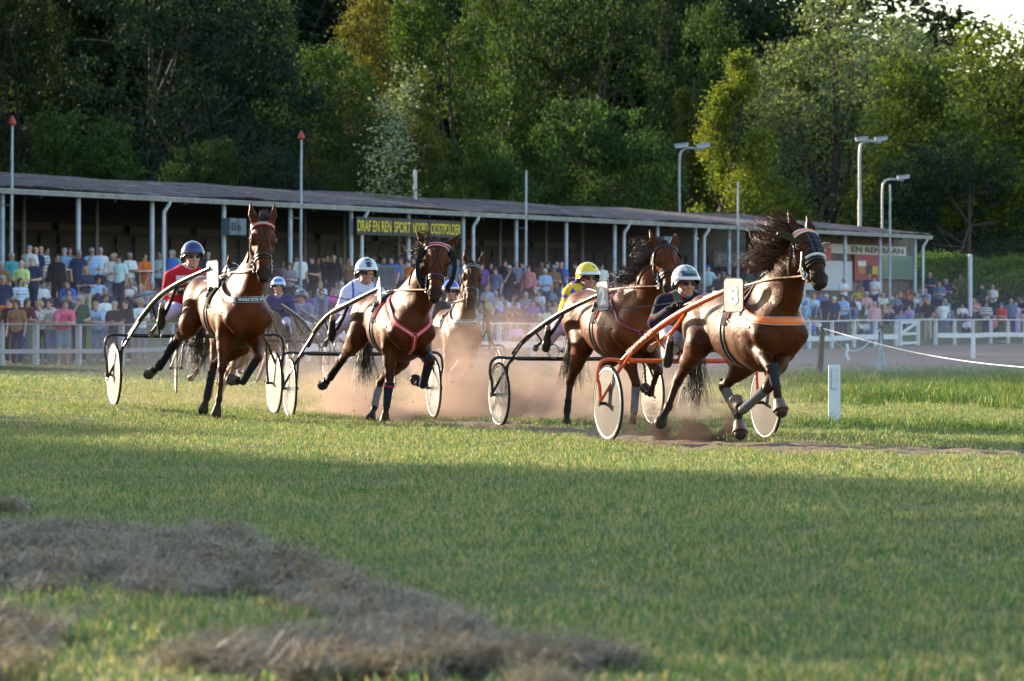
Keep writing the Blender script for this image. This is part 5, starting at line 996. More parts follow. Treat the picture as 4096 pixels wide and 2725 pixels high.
    for y in (-1,1): strap_on(b, R, info, [T(.52,.10,.3*y), T(.75,.02,.3*y), T(.98,.0,.28*y,.05)], np.array([0,y,.1]), .022, .006, pad, .006, 20)
    b.build('back_strap', LEATHER, r); return out
def collar_text(R, info, PN, txt, u0, u1, h, col):
    P, N = PN; P = P[np.argsort(P[:,1])] if P[0,1] > P[-1,1] else P; cum = np.concatenate([[0], np.cumsum(np.linalg.norm(np.diff(P,axis=0),axis=1))]); Nn = N if len(N) == len(P) else np.tile(N[0],(len(P),1))
    def fn(u, v):
        s_ = (u0+(u1-u0)*u)*cum[-1]; b_ = np.stack([np.interp(s_, cum, P[:,k]) for k in range(3)], 1); nn = np.stack([np.interp(s_, cum, Nn[:,k]) for k in range(3)], 1); return R.W(b_+nn*.011+np.outer((v-.5)*h, UP))
    text_on('lettering', txt, None, None, None, 1., 1., col, info['r'], .03, fn=fn)
def reins(R, info, bitL, bitR, hand, label, col=(.42,.22,.12)):
    T = info['T']; b = MB(col=col)
    for y, bt in ((-1, bitL), (1, bitR)):
        top = project_out(info, [T(.60,.3,.07*y)], np.array([0,.2*y,1.]), .055)[0]; m1 = top*.45+bt*.55+np.array([0,.06*y,-.0]); P = spline([bt, m1, top], 16); f_ = info['B'].eval(P); P[:,1] += y*np.clip(.02-f_, 0, .3)
        P = np.concatenate([P, spline([top, top*.5+hand*.5+np.array([0,0,.015]), hand], 12)[1:]]); b.strap(R.W(P), R.l*y*.8+UP*.5, .018, .003)
    r = tag(b.build('reins', LEATHER, None, tuple(R.W(hand))), label, 'reins', 'driving reins'); return r
# ---------------------------------------------------------------- rigs
z1=Z(400,780,1.7038);z2=Z(1150,880,1.867);z3=Z(1950,900,1.7824);z4=Z(2350,830,1.6162);z5=Z(1650,950,2.036)
R4=Rig(1.69,40.2,.0,18); R3=Rig(.83,47.4,-.04,16); R2=Rig(-1.68,49.2,.0,12); R1=Rig(-3.55,48.25,.11,15); R5=Rig(-.75,64.5,.0,5)
def joints(R, z, d): return {k: R.P(*z(v[0], v[1]), v[2]) for k, v in d.items()}
J4 = joints(R4, z4, dict(hip=(838,748,1.0), chest=(1222,775,2.66), poll=(1432,155,3.05), muz=(1530,470,3.38), neck=(1290,440,2.85),
  elbR=(1110,900,2.55), kneR=(1190,1050,2.95), fetR=(1228,1205,2.98), hofR=(1248,1300,3.05), elbL=(1270,930,2.5), kneL=(1165,1165,2.9), fetL=(1005,1310,2.62), hofL=(965,1262,2.5),
  stiR=(720,880,1.25), hokR=(585,1115,.78), hftR=(522,1290,.80), hhfR=(480,1375,.85), stiL=(1070,960,1.5), hokL=(882,1160,1.15), hftL=(975,1345,1.42), hhfL=(985,1445,1.52)))
h4, i4 = horse(R4, J4, (.062,.0165,.0052), 'dark bay trotter with flying mane and orange breast strap, leading the race', hyaw=22, mane=dict(dirs=[(-.45,-.85,.12),(-.45,-.88,.05),(-.5,-.85,-.08),(-.6,-.8,-.12)], n=800, L=.36, spread=.22, wave=.09, fr=.72, skip=2, r=.0042, col=(.03,.013,.008), tip=(.12,.038,.015), grav=.0), face=(.02,.013,.010), seedr=4,
  earv=((-.245,.085,.02),(-.245,.085,.02)))
J3 = joints(R3, z3, dict(hip=(735,648,1.0), chest=(1050,740,2.66), poll=(1285,150,3.05), muz=(1312,470,3.3), neck=(1150,430,2.85),
  elbR=(990,900,2.5), kneR=(1060,1130,2.62), fetR=(1045,1330,2.55), hofR=(1030,1440,2.55), elbL=(1170,930,2.55), kneL=(1215,1040,2.95), fetL=(1160,1200,2.7), hofL=(1130,1170,2.55),
  stiR=(680,860,1.25), hokR=(590,1120,.82), hftR=(568,1330,.92), hhfR=(562,1420,1.0), stiL=(915,900,1.5), hokL=(815,1020,1.1), hftL=(865,1180,1.35), hhfL=(880,1260,1.45)))
h3, i3 = horse(R3, J3, (.115,.028,.007), 'chestnut bay trotter with windblown dark mane and red harness, number 2', hyaw=2, mane=dict(dirs=[(-.3,-.88,-.18),(-.4,-.85,-.22),(-.45,-.8,-.3),(-.6,-.7,-.3)], n=620, L=.33, spread=.2, wave=.08, fr=.8, r=.0045, col=(.02,.012,.01), tip=(.07,.035,.025), grav=.15), seedr=3,
  earv=((-.20,.13,.02),(-.19,.10,.02)))
J2 = joints(R2, z2, dict(hip=(668,728,1.0), chest=(915,800,2.66), poll=(1122,175,3.05), muz=(1098,575,3.3), neck=(1010,450,2.85),
  elbR=(765,960,2.5), kneR=(760,1235,2.62), fetR=(737,1400,2.6), hofR=(728,1478,2.6), elbL=(1010,970,2.55), kneL=(1068,1055,2.95), fetL=(1010,1235,2.72), hofL=(962,1200,2.6),
  stiR=(520,880,1.15), hokR=(415,1035,.7), hftR=(318,1180,.42), hhfR=(270,1225,.3), stiL=(840,1030,1.5), hokL=(690,1215,1.1), hftL=(648,1400,1.25), hhfL=(625,1470,1.35)))
h2, i2 = horse(R2, J2, (.078,.0185,.0055), 'glossy bay trotter with red browband, black cheek pads and red Y-shaped breastplate', hyaw=-8, mane=dict(dirs=[(-.3,-.9,.2),(-.4,-.85,.0),(-.5,-.8,-.3),(-.6,-.7,-.5)], n=150, L=.26, spread=.4, wave=.12, r=.005, col=(.03,.014,.008), tip=(.14,.06,.03), grav=.1), seedr=2,
  earv=((-.135,.20,.03),(-.135,.20,.03)))
J1 = joints(R1, z1, dict(hip=(752,728,1.0), chest=(995,800,2.66), poll=(1115,190,3.05), muz=(1118,555,3.3), neck=(1075,460,2.85),
  elbR=(850,960,2.5), kneR=(832,1180,2.62), fetR=(812,1390,2.6), hofR=(795,1475,2.6), elbL=(1050,980,2.55), kneL=(1075,1110,2.95), fetL=(975,1272,2.75), hofL=(905,1262,2.62),
  stiR=(610,880,1.1), hokR=(525,985,.72), hftR=(400,1175,.45), hhfR=(340,1215,.3), stiL=(960,1010,1.5), hokL=(772,1165,1.08), hftL=(728,1385,1.25), hhfL=(708,1450,1.3)))
h1, i1 = horse(R1, J1, (.095,.0215,.0055), 'bay trotter with plaited red headpiece and name band MARCO\'S WISH, at the left', hyaw=-3, mane=dict(dirs=[(-.1,.2,.9),(-.4,.5,.0),(-.5,.6,-.3),(-.6,.6,-.5)], n=120, L=.16, spread=.35, wave=.1, r=.004, col=(.03,.012,.008), grav=.1), seedr=1,
  earv=((-.21,.105,.02),(-.21,.105,.02)))
# tack
ORG = (.80,.16,.02); REDC = (.50,.015,.03)
bl, br = bridle(R4, i4, brow=(.85,.22,.06), brow2=(.75,.75,.72)); i4['bits'] = (bl, br)
bl, br = bridle(R3, i3); i3['bits'] = (bl, br)
bl, br = bridle(R2, i2, brow=REDC, brow2=(.55,.5,.5), nose=(.05,.012,.02)); i2['bits'] = (bl, br)
bl, br = bridle(R1, i1, brow=(.4,.3,.2), brow2=REDC); i1['bits'] = (bl, br)
harness(R4, i4, edge=(.25,.05,.01), collar=(ORG, (.5,.48,.45)), czs=.03, cw=.07)
harness(R3, i3, edge=(.30,.01,.03), yst=((.30,.012,.03),(.05,.01,.02),.026,-.02))
harness(R2, i2, edge=REDC, yst=((.62,.015,.03),(.70,.45,.45),.052,-.08))
o1 = harness(R1, i1, collar=((.012,.013,.02),(.55,.45,.47)), czs=.10, cw=.06)
collar_text(R1, i1, o1['collar'], "MARCO'S WISH", .40, .66, .040, (.75,.73,.72))
def flap(R, info, y, pts, w, col, name, th=.02, wool=False):
    b = MB(col=col); HP = info['HP']; P = [HP(*p) for p in pts]; f = lambda v: R.f*v[0]+R.l*v[1]+UP*v[2]
    b.strap(R.W(spline(P, 16)), f(info['Lh']*y*1.0+info['Cb']*.0), w, th); b.build(name, CLOTH if wool else LEATHER, info['r'])
for y in (-1,1):
    flap(R2, i2, y, [(.04,.115*y,.08),(.16,.155*y,.09),(.30,.145*y,.12),(.40,.105*y,.13)], .075, (.010,.010,.011), 'cheek_pad', .03, True)
    flap(R4, i4, y, [(.06,.10*y,.03),(.02,.15*y,.05),(-.015,.21*y,.075),(-.02,.25*y,.09)], [.03,.06,.06,.02]*4, (.28,.25,.23), 'eye_cup', .004) if False else None
    b = MB(col=(.06,.055,.05)); HP = i4['HP']; P = spline([HP(.10,.098*y,.06), HP(.06,.14*y,.06), HP(.03,.19*y,.07), HP(.02,.235*y,.08)], 12); b.strap(R4.W(P), R4.f*(-i4['A'][0])+R4.l*(-i4['A'][1])+UP*(-i4['A'][2]), np.interp(np.linspace(0,1,len(P)), [0,.4,.8,1], [.03,.075,.07,.02]), .006, (.32,.29,.27) if y > 0 else (.05,.045,.04)); b.build('blinker_cup', LEATHER, i4['r'])
    b = MB(col=(.014,.014,.018)); HP = i3['HP']; P = spline([HP(.05,.10*y,.06), HP(.10,.125*y,.06), HP(.20,.13*y,.07)], 10); b.strap(R3.W(P), R3.f*i3['Lh'][0]*y+R3.l*i3['Lh'][1]*y+UP*0., np.interp(np.linspace(0,1,len(P)), [0,.5,1], [.05,.10,.07]), .006, (.30,.28,.27) if y < 0 else None); b.build('blinker', LEATHER, i3['r'])
# leading horse: hood mesh straps and white nose bar
b = MB(); HP = i4['HP']
for (p, q) in (((.06,.05,-.01),(.30,.03,-.0)), ((.06,-.05,-.01),(.30,-.03,.0)), ((.06,.0,-.03),(.32,.0,-.02)), ((.14,.07,.0),(.14,-.07,.0)), ((.23,.07,.01),(.23,-.07,.01))): strap_on(b, R4, i4, [HP(*p), (HP(*p)+HP(*q))/2-i4['Cb']*.02, HP(*q)], -i4['Cb'], .022, .005, (.015,.018,.03), .006, 10)
b.build('face_hood', LEATHER, i4['r']); b = MB(); P, N = ring(i4, .30, .075, .10, .10, 9, -1.1, 1.1); strap_on(b, R4, i4, P, N, .018, .012, (.70,.70,.68), .016, 20); b.build('nose_bar', PAINT, i4['r'])
m = MB(col=(.45,.4,.33)); m.tube(R4.W(np.array([HP(.24,-.10,.03), HP(.32,-.115,.04), HP(.38,-.10,.10), HP(.46,-.085,.11)])), .009, 8); m.build('bit_shank', METAL, i4['r'])
# boots and bandages
GR=(.10,.10,.11); BRN=(.16,.10,.065)
J = J4; boot(R4, i4['r'], J['kneR']+[0,0,.05], J['kneR']*.3+J['fetR']*.7, .056, .042, (.022,.024,.032), 'knee_boot'); boot(R4, i4['r'], J['kneL']*.9+J['fetL']*.1, J['fetL'], .045, .043, GR); boot(R4, i4['r'], J['hokL']*.85+J['hftL']*.15, J['hftL'], .048, .044, (.13,.12,.115))
for a_, f_ in (('hofR','fetR'),('hofL','fetL'),('hhfL','hftL')): q = J[a_]-J[f_]; boot(R4, i4['r'], J[f_]+q*.45, J[a_]+q*.12, .046, .074, BRN, 'bell_boot', mat=LEATHER)
J = J3; boot(R3, i3['r'], J['kneR']*.9+J['fetR']*.1, J['fetR'], .046, .042, (.13,.13,.15)); boot(R3, i3['r'], J['hokR']*.4+J['hftR']*.6, J['hftR'], .037, .042, BLK)
J = J2; boot(R2, i2['r'], J['kneR']+[0,0,.03], J['fetR'], .058, .042, (.016,.018,.03), 'knee_boot', band=(.35,.02,.07)); boot(R2, i2['r'], J['kneL']+[0,0,.04], J['fetL'], .058, .046, (.016,.016,.022), 'knee_boot', band=(.2,.01,.06)); boot(R2, i2['r'], J['hokR']*.85+J['hftR']*.15, J['hftR']*.97+J['hokR']*.03, .045, .045, BLK, 'bandage'); boot(R2, i2['r'], J['hokL']*.75+J['hftL']*.25, J['hftL'], .045, .044, (.20,.19,.19)); 
J = J1; boot(R1, i1['r'], J['hokR']*.92+J['hftR']*.08, J['hftR'], .052, .05, (.013,.012,.013), 'bandage'); boot(R1, i1['r'], J['hokL']*.8+J['hftL']*.2, J['hftL'], .046, .043, (.016,.014,.014), 'bandage'); boot(R1, i1['r'], J['kneL']*.85+J['fetL']*.15, J['fetL'], .045, .042, (.015,.014,.015), 'bandage')
for R_, i_, J_, ks in ((R1,i1,J1,('hofL','hhfR')),(R2,i2,J2,('hhfR','hofL'))):
    for a_ in ks: f_ = {'hofL':'fetL','hhfR':'hftR'}[a_]; q = J_[a_]-J_[f_]; boot(R_, i_['r'], J_[f_]+q*.5, J_[a_]+q*.1, .045, .066, (.07,.05,.04) if R_ is R1 else (.03,.025,.025), 'bell_boot', mat=LEATHER)
# sulkies
def cf(J): a, c = J['hip'], J['chest']; return lambda x: a[1]+(c[1]-a[1])*(x-a[0])/(c[0]-a[0])
def sh(R, z, pts): return [R.P(*z(x,y), xf) for x, y, xf in pts]
BK_ = (.012,.012,.013)
sulky(R4, 1.58, -.04, sh(R4, z4, [(215,1005,.0),(330,890,.30),(480,765,.7),(660,650,1.25),(910,530,1.95)]), cf(J4), (.62,.085,.012), ('solid','solid'), disc=(.10,.092,.082), label='orange racing sulky lettered TEAM VADER with grey disc wheels', word='TEAM VADER')
sulky(R3, 1.78, -.12, sh(R3, z3, [(185,915,.0),(270,815,.3),(390,720,.7),(560,610,1.25),(790,500,1.95)]), cf(J3), BK_, ('clear','solid'), 'black racing sulky behind the horse with number 2')
sulky(R2, 1.68, -.05, sh(R2, z2, [(155,940,.0),(215,820,.3),(320,705,.7),(470,620,1.25),(690,508,1.95)]), cf(J2), BK_, ('clear','clear'), 'black racing sulky with spoked wheels, carrying the driver in white')
sulky(R1, 1.84, -.04, sh(R1, z1, [(200,960,.0),(290,830,.3),(400,700,.7),(540,600,1.25),(750,500,1.95)]), cf(J1), BK_, ('solid','solid'), 'black racing sulky with cream disc wheels, carrying the driver in red', dz=(.06,-.04), bz=.86)
def outp(R, i, px, xf, m=.05):
    while i['B'].eval(R.P(*px, xf)[None])[0] < m and xf < 3: xf += .03
    return R.P(*px, xf)
plate(R4, outp(R4, i4, z4(945,567), 2.0, .10), (.35,-.94,0), .26, .30, '8', i4['r'], (.80,.79,.76), (.58,.54,.49)); plate(R3, outp(R3, i3, z3(822,507), 2.0, .10), (.30,-.95,0), .21, .31, '2', i3['r'], (.92,.90,.87), (.44,.41,.38), -.12)
plate(R2, outp(R2, i2, z2(685,540), 2.0), (-.02,-1,0), .24, .30, None, i2['r'], None, (.45,.43,.42), -.5); plate(R1, outp(R1, i1, z1(768,545), 2.0), (.33,-.94,0), .25, .31, None, i1['r'], None, (.66,.63,.58), -.05)
# drivers
def dj(R, z, d, **kw):
    J = {k: R.P(*z(v[0], v[1]), v[2]) for k, v in d.items()}; J['tf'] = np.array([1.,.0,0]); c = J['neck'][1]
    J.setdefault('chest', J['neck']*.70+J['pel']*.30)
    for a in ('sh','el','ha','hip','kn','an'):
        for s_, o_ in (('R','L'),('L','R')):
            if a+s_ not in J and a+o_ in J: q = J[a+o_].copy(); q[1] = 2*J['pel' if a in ('hip','kn','an') else 'neck'][1]-q[1]; J[a+s_] = q
    J['hipR'] = J['pel']+np.array([.04,-.09,-.02]); J['hipL'] = J['pel']+np.array([.04,.09,-.02]); J['toe'] = unit(np.array([.35,0,.9])); J.update(kw); return J
D4 = dj(R4, z4, dict(head=(635,492,.18), neck=(625,580,.12), pel=(600,850,.0), shR=(480,612,.12), elR=(430,745,.12), haR=(560,640,.42), elL=(720,770,.15), haL=(640,650,.44), knR=(520,815,.45), anR=(520,975,.72)), face=unit((1.,.05,-.05)), skin=(.50,.27,.19), collar=(.01,.01,.02))
def fn4(V, C):
    C = np.tile(np.array([.012,.012,.03]), (len(V),1)); n = D4['neck']; s_ = V[:,1]-n[1]; m = (np.abs(s_+.10) < .025) | ((V[:,2] < D4['pel'][2]+.22) & (np.abs(s_) < .10)); C[m & (V[:,0] > n[0]-.02)] = (.02,.14,.07); m2 = (np.abs(np.abs(s_+.10)-.032) < .007) & (V[:,0] > n[0]-.02); C[m2] = (.4,.01,.03)
    for s in 'LR': e = D4['el'+s]; sh_ = D4['sh'+s]; t = (V-sh_)@unit(e-sh_)/np.linalg.norm(e-sh_); near = np.linalg.norm(V-(sh_+(e-sh_)*np.clip(t,0,1)[:,None]), axis=1) < .085; C[near & (np.abs(t-.72) < .035)] = (.03,.2,.12); C[near & (np.abs(t-.80) < .04)] = (.35,.01,.05)
    return C
def st4(x, y, z):
    if z < .62 and x > .45 and z > .12 and abs(y) < .62: return (.012,.016,.022)
    return (.55,.55,.57) if abs(y) > .16 or abs(y) < .07 else (.03,.03,.04)
d4 = driver(R4, D4, 'driver in navy and green silks and a silver and black helmet, whip in hand', (.012,.012,.03), (.72,.72,.78), ((.5,.5,.52),(.7,.7,.72),st4), shirt_fn=fn4, hairc=(.40,.26,.12))
D3 = dj(R3, z3, dict(head=(716,378,.18), neck=(690,450,.12), pel=(590,700,.0), shR=(580,490,.12), elR=(560,590,.15), haR=(700,500,.42), knR=(500,735,.45), anR=(420,850,.75)), face=unit((1.,.12,-.04)), skin=(.52,.26,.19), collar=(.1,.04,.35))
def fn3(V, C):
    n = NZ(V[:,1]*1.0+V[:,0]*.3, V[:,2], 24, 3); C = np.where((n > .60)[:,None] & (V[:,2] > D3['neck'][2]-.22)[:,None], np.array([.10,.05,.40]), np.array([.72,.50,.03])); e, h_ = D3['elR'], D3['haR']; t = np.clip((V-e)@(h_-e)/((h_-e)@(h_-e)), .35, 1); C[np.linalg.norm(V-(e+t[:,None]*(h_-e)),axis=1) < .07] = (.30,.20,.62); return C
d3 = driver(R3, D3, 'driver in yellow and purple silks and a glossy yellow helmet', (.7,.5,.03), (.66,.64,.80), ((.80,.58,.01),(.75,.74,.70)), shirt_fn=fn3, hairc=(.5,.36,.2))
D2 = dj(R2, z2, dict(head=(588,395,.18), neck=(565,480,.12), pel=(520,770,.0), shR=(440,545,.12), elR=(395,665,.12), haR=(520,620,.42), knR=(430,760,.45), anR=(330,850,.75)), face=unit((1.,.08,-.06)), skin=(.50,.26,.19), collar=(.03,.06,.3))
def fn2(V, C): C = np.tile(np.array([.62,.62,.80]), (len(V),1)); s_ = np.abs(V[:,1]-D2['neck'][1]); C[(np.abs(s_-.13) < .008) & (V[:,2] > D2['neck'][2]-.2)] = (.02,.08,.4); return C
def st2(x, y, z):
    if abs(y) < .27 and x > .1 and z < .93: return (.01,.016,.022) if abs(y) < .22 else (.06,.25,.6)
    return (.62,.63,.66) if not (y < -.75 and z < .45) else (.12,.2,.6)
d2 = driver(R2, D2, 'driver in white silks and a white helmet with a dark centre panel', (.62,.62,.8), (.66,.66,.82), ((.62,.63,.66),(.72,.72,.72),st2), shirt_fn=fn2, hairc=None)
D1 = dj(R1, z1, dict(head=(632,420,.18), neck=(610,505,.12), pel=(560,780,.0), shR=(475,560,.12), elR=(450,680,.14), haR=(560,650,.42), knR=(500,790,.45), anR=(415,865,.75)), face=unit((1.,.05,-.03)), skin=(.62,.36,.27), collar=(.6,.6,.62), sleeve=.12)
def fn1(V, C):
    C = np.tile(np.array([.48,.015,.025]), (len(V),1)); n = D1['neck']; C[(np.abs(V[:,2]-(n[2]-.115)) < .036) & (np.abs(V[:,1]-n[1]) < .17) & (V[:,0] > n[0]+.0)] = (.72,.72,.74); C[(V[:,2] > n[2]-.005) & (np.hypot(V[:,0]-n[0], V[:,1]-n[1]) < .085)] = (.62,.62,.64); return C
d1 = driver(R1, D1, 'driver in a red short-sleeved shirt and a matt navy helmet', (.48,.015,.025), (.66,.64,.84), ((.016,.024,.14),(.03,.045,.10)), shirt_fn=fn1, glove=(.5,.3,.2) if False else (.02,.02,.025), hairc=(.55,.36,.14))
def chest_text(R, J, r, txt, yo, zo, w, h, col):
    T0 = J['neck']+np.array([.16,yo,zo]); text_on('lettering', txt, None, None, None, 1., 1., col, r, .01, fn=lambda u, v: R.W(T0+np.stack([-.9*(np.abs(u-.5+yo/w)*w)**1.5*.4, (u-.5)*w, (v-.5)*h], 1)))
chest_text(R1, D1, d1, 'Neth  N', 0, -.115, .22, .035, (.02,.02,.05)); chest_text(R2, D2, d2, 'DJ LEASE', .0, -.10, .15, .022, (.02,.04,.25))
def helm_text(R, J, r, txt, w, h, col, zo=.10, yo=0.0):
    f, l, u_ = frame_of(J['face']); c = J['head']+UP*.034
    def fn(a, b):
        y = yo+(a-.5)*w; z = zo+(b-.5)*h-.022; q = np.sqrt(np.maximum(1-(y/.133)**2-(z/.145)**2, .01)); return R.W(c+np.outer(.151*q-.012, f)+np.outer(y, l)+np.outer(z, u_))
    text_on('lettering', txt, None, None, None, 1., 1., col, r, .02, fn=fn)
helm_text(R4, D4, d4, 'TRIFLOR', .12, .022, (.25,.5,.42), .10); helm_text(R2, D2, d2, 'Family', .05, .020, (.75,.8,.75), .125); helm_text(R3, D3, d3, 'Roos', .04, .018, (.03,.02,.01), .115, .03)
for R_, i_, D_, lb in ((R4,i4,D4,'tan reins running to the gloved hands of the leading driver'),(R3,i3,D3,'reins of the horse with number 2'),(R2,i2,D2,'tan reins of the horse with the red breastplate'),(R1,i1,D1,'tan reins of the horse with the name band')):
    reins(R_, i_, i_['bits'][0], i_['bits'][1], D_['haR']+np.array([.08,.03,0]), lb)
for R_, zz_, a, b_, lb in ((R4,z4,(590,612,.46),(0,640,-.3),'long black whip of the leading driver'),(R2,z2,(480,600,.42),(20,460,-.3),'black whip pointing back from the driver in white'),(R1,z1,(560,620,.42),(-60,735,-.4),'black whip pointing back from the driver in red')):
    A_, B_ = R_.P(*zz_(*a[:2]), a[2]), R_.P(*zz_(*b_[:2]), b_[2]); b = MB(col=(.012,.012,.013)); P = [A_+(B_-A_)*t-np.array([0,0,.03*math.sin(math.pi*t)]) for t in np.linspace(0,1,16)]; b.tube(R_.W(np.array(P)), np.linspace(.008,.0028,16), 6); b.tube(R_.W(np.array([P[0]-(P[1]-P[0])*.6,P[1]])), .011, 8); tag(b.build('whip', LEATHER, None, tuple(R_.W(A_))), lb, 'whip', 'driving whips')
# ---------------------------------------------------------------- rigs further back in the dust
def shifted(J, d, over={}): K = {k: v+np.array(d) for k, v in J.items()}; K.update(over); return K
c5 = R5.P(*z5(420,770), 2.66); J5 = shifted(J1, (0, c5[1]-J1['chest'][1], c5[2]-J1['chest'][2]), dict(poll=R5.P(*z5(492,222),3.05), muz=R5.P(*z5(468,545),3.28), neck=R5.P(*z5(455,420),2.85)))
J5['hip'] = np.array([1.0, c5[1]-.05, c5[2]+.06])
h5, i5 = horse(R5, J5, (.085,.028,.011), 'bay trotter with the name band MISTERGOODNEWS, half veiled in dust behind', hyaw=-4, mane=dict(dirs=[(-.4,-.6,.1),(-.5,-.6,-.3)], n=60, L=.16, spread=.3, r=.005, col=(.03,.014,.01)), seedr=6, earv=((-.20,.11,.02),(-.20,.11,.02)))
i5['bits'] = bridle(R5, i5, brow=(.03,.03,.035), brow2=(.4,.38,.38), nose=(.05,.05,.06)); o5 = harness(R5, i5, collar=((.06,.06,.065),(.5,.48,.46)), czs=.12, cw=.07)
hb = [o for o in h5.children if o.name.startswith('body')][0]
def copy_tree(o, parent=None, skip=()):
    c = o.copy(); SC.collection.objects.link(c); c.parent = parent
    for ch in o.children:
        if not any(ch.name.startswith(s) for s in skip): copy_tree(ch, c, skip)
    return c
R6 = Rig(-4.02, 61.3, .10, 3); R7 = Rig(-4.15, 76.5, .02, -9); R8 = Rig(-4.75, 97, .0, -12)
rigs_back = []
for R_, lb in ((R6,'dark bay horse whose hooded head shows over the back of the leftmost horse'), (R7,'dust-veiled brown horse in front of the driver with the pale blue helmet'), (R8,'faint horse deep in the dust in front of the driver with the teal-striped helmet')):
    o = copy_tree(h5, None, ('lettering',)); q = R_.W(np.array([*(J5['hip']+(J5['chest']-J5['hip'])*.5)[:2], 0])-np.array([0, c5[1], 0])); o.location = tuple(q); o.rotation_euler = (0,0,R_.rz); o['label'] = lb
    if R_ is R6: o.scale = (.92,)*3; o.location.z -= .04
collar_text(R5, i5, o5['collar'], 'MISTERGOODNEWS', .38, .66, .036, (.6,.58,.56))
s5 = sulky(R5, 1.6, -.25, [np.array(v) for v in ((0,-.93,.76),(.35,-.87,.95),(.8,-.82,1.12),(1.3,-.74,1.27),(1.95,-.66,1.42))], lambda x: -.25+0*x, BK_, ('clear','clear'), 'black sulky of the horse with the name band MISTERGOODNEWS, lost in the dust')
for R_, lb in ((R6,'sulky with a pale disc wheel seen between the legs of the leftmost horse'), (R7,'dust-veiled sulky under the driver with the pale blue helmet'), (R8,'faint sulky deep in the dust under the driver with the teal-striped helmet')):
    o = copy_tree(s5); q = R_.W(np.array([0,0,0.])); o.location = tuple(q); o.rotation_euler = (0,0,R_.rz); o['label'] = lb
def dback(R, c, z, label, jc, tc, helm):
    J = dict(head=(.2,c,z), neck=(.12,c,z-.16), pel=(-.03,c,z-.78), shR=(.12,c-.19,z-.22), elR=(.16,c-.27,z-.47), haR=(.42,c-.12,z-.42), knR=(.45,c-.2,z-.62), anR=(.75,c-.3,z-.86)); J = {k: np.array(v, float) for k, v in J.items()}
    J['tf'] = np.array([1.,0,0]); J['chest'] = J['neck']*.7+J['pel']*.3
    for k in ('sh','el','ha','kn','an'): q = J[k+'R'].copy(); q[1] = 2*c-q[1]; J[k+'L'] = q
    J['hipR'] = J['pel']+np.array([.04,-.09,-.02]); J['hipL'] = J['pel']+np.array([.04,.09,-.02]); J['toe'] = unit(np.array([.35,0,.9])); J['face'] = unit((1,0,-.03)); J['skin'] = (.5,.28,.2); J['collar'] = (.6,.6,.7)
    return driver(R, J, label, jc, tc, helm, res=.015, hairc=None)
h5p = R5.P(*z5(312,440), .2)
dback(R5, h5p[1], h5p[2], 'driver with a blue and red helmet hidden behind the MISTERGOODNEWS horse', (.03,.03,.04), (.6,.6,.7), ((.05,.1,.6),(.65,.65,.68), lambda x,y,z: (.5,.03,.05) if (abs(y)<.2 and .35<z<.7) or z<.30 else (.05,.1,.6)))
dback(R7, 0., 1.74, 'driver in purple with a pale blue and white helmet, veiled in dust', (.06,.045,.15), (.4,.4,.5), ((.55,.6,.75),(.6,.65,.8), lambda x,y,z: (.08,.16,.6) if .35<z<.75 and abs(y)<.7 else (.5,.55,.7)))
dback(R8, 0., 1.70, 'driver with a dark helmet with one teal stripe, deep in the dust', (.2,.2,.3), (.5,.5,.65), ((.05,.04,.05),(.1,.09,.1), lambda x,y,z: (.02,.30,.28) if abs(y+.15)<.25 else (.06,.045,.05)))
dback(R6, 0., 1.70, 'driver behind the leftmost horse, almost wholly hidden', (.1,.1,.12), (.5,.5,.55), ((.03,.03,.04),(.05,.05,.06), None))
reins(R5, i5, i5['bits'][0], i5['bits'][1], np.array([.5,h5p[1],1.25]), 'pale reins of the dust-veiled horse MISTERGOODNEWS', (.3,.25,.2))
# ---------------------------------------------------------------- spectators
COLS = dict(navy=(.022,.03,.075), white=(.60,.60,.64), lightblue=(.25,.40,.62), paleblue=(.42,.56,.66), teal=(.05,.26,.30), green=(.16,.42,.20), limegreen=(.45,.60,.22), darkgreen=(.02,.055,.045), pink=(.60,.10,.18), hotpink=(.62,.04,.28),
  salmon=(.50,.16,.18), red=(.45,.03,.035), orange=(.60,.13,.02), black=(.014,.014,.018), grey=(.20,.20,.24), bluegrey=(.10,.14,.22), burgundy=(.12,.012,.03), brown=(.20,.10,.05), tan=(.42,.32,.22), cream=(.58,.54,.42), purple=(.16,.06,.30), lilac=(.42,.30,.60),
  yellow=(.55,.42,.05), blue=(.03,.12,.45), olive=(.12,.13,.05), beige=(.48,.42,.32), jeans=(.10,.18,.34), denim=(.22,.32,.46))
HCOL = dict(grey=(.34,.33,.33), white=(.55,.54,.52), brown=(.07,.035,.02), dark=(.018,.014,.012), blond=(.42,.29,.13), bald=(.3,.25,.22), ginger=(.25,.09,.03))
POSE = {}
def mkpose(name, **k): POSE[name] = {a: np.array(b, float) for a, b in k.items()}
def sym(d):
    for a in list(d):
        if a.endswith('R') and a[:-1]+'L' not in d: v = d[a]; d[a[:-1]+'L'] = (v[0], -v[1], v[2])
    return d
ST = dict(pel=(0,0,.95), neck=(0,0,1.48), head=(.02,0,1.62), hipR=(0,-.09,.93), knR=(.02,-.10,.50), anR=(-.02,-.11,.08), shR=(0,-.185,1.40))
mkpose('down', **sym(dict(ST, elR=(-.03,-.25,1.12), haR=(.06,-.25,.88))))
mkpose('fold', **sym(dict(ST, elR=(.04,-.25,1.13), haR=(.20,.02,1.17), haL=(.17,-.04,1.13))))
mkpose('drink', **sym(dict(ST, elR=(.10,-.24,1.15), haR=(.17,-.08,1.47), elL=(.0,.25,1.12), haL=(.20,.12,1.10))))
mkpose('hold', **sym(dict(ST, elR=(.04,-.24,1.12), haR=(.28,-.09,1.15))))
mkpose('hips', **sym(dict(ST, elR=(-.06,-.34,1.16), haR=(.04,-.17,1.00))))
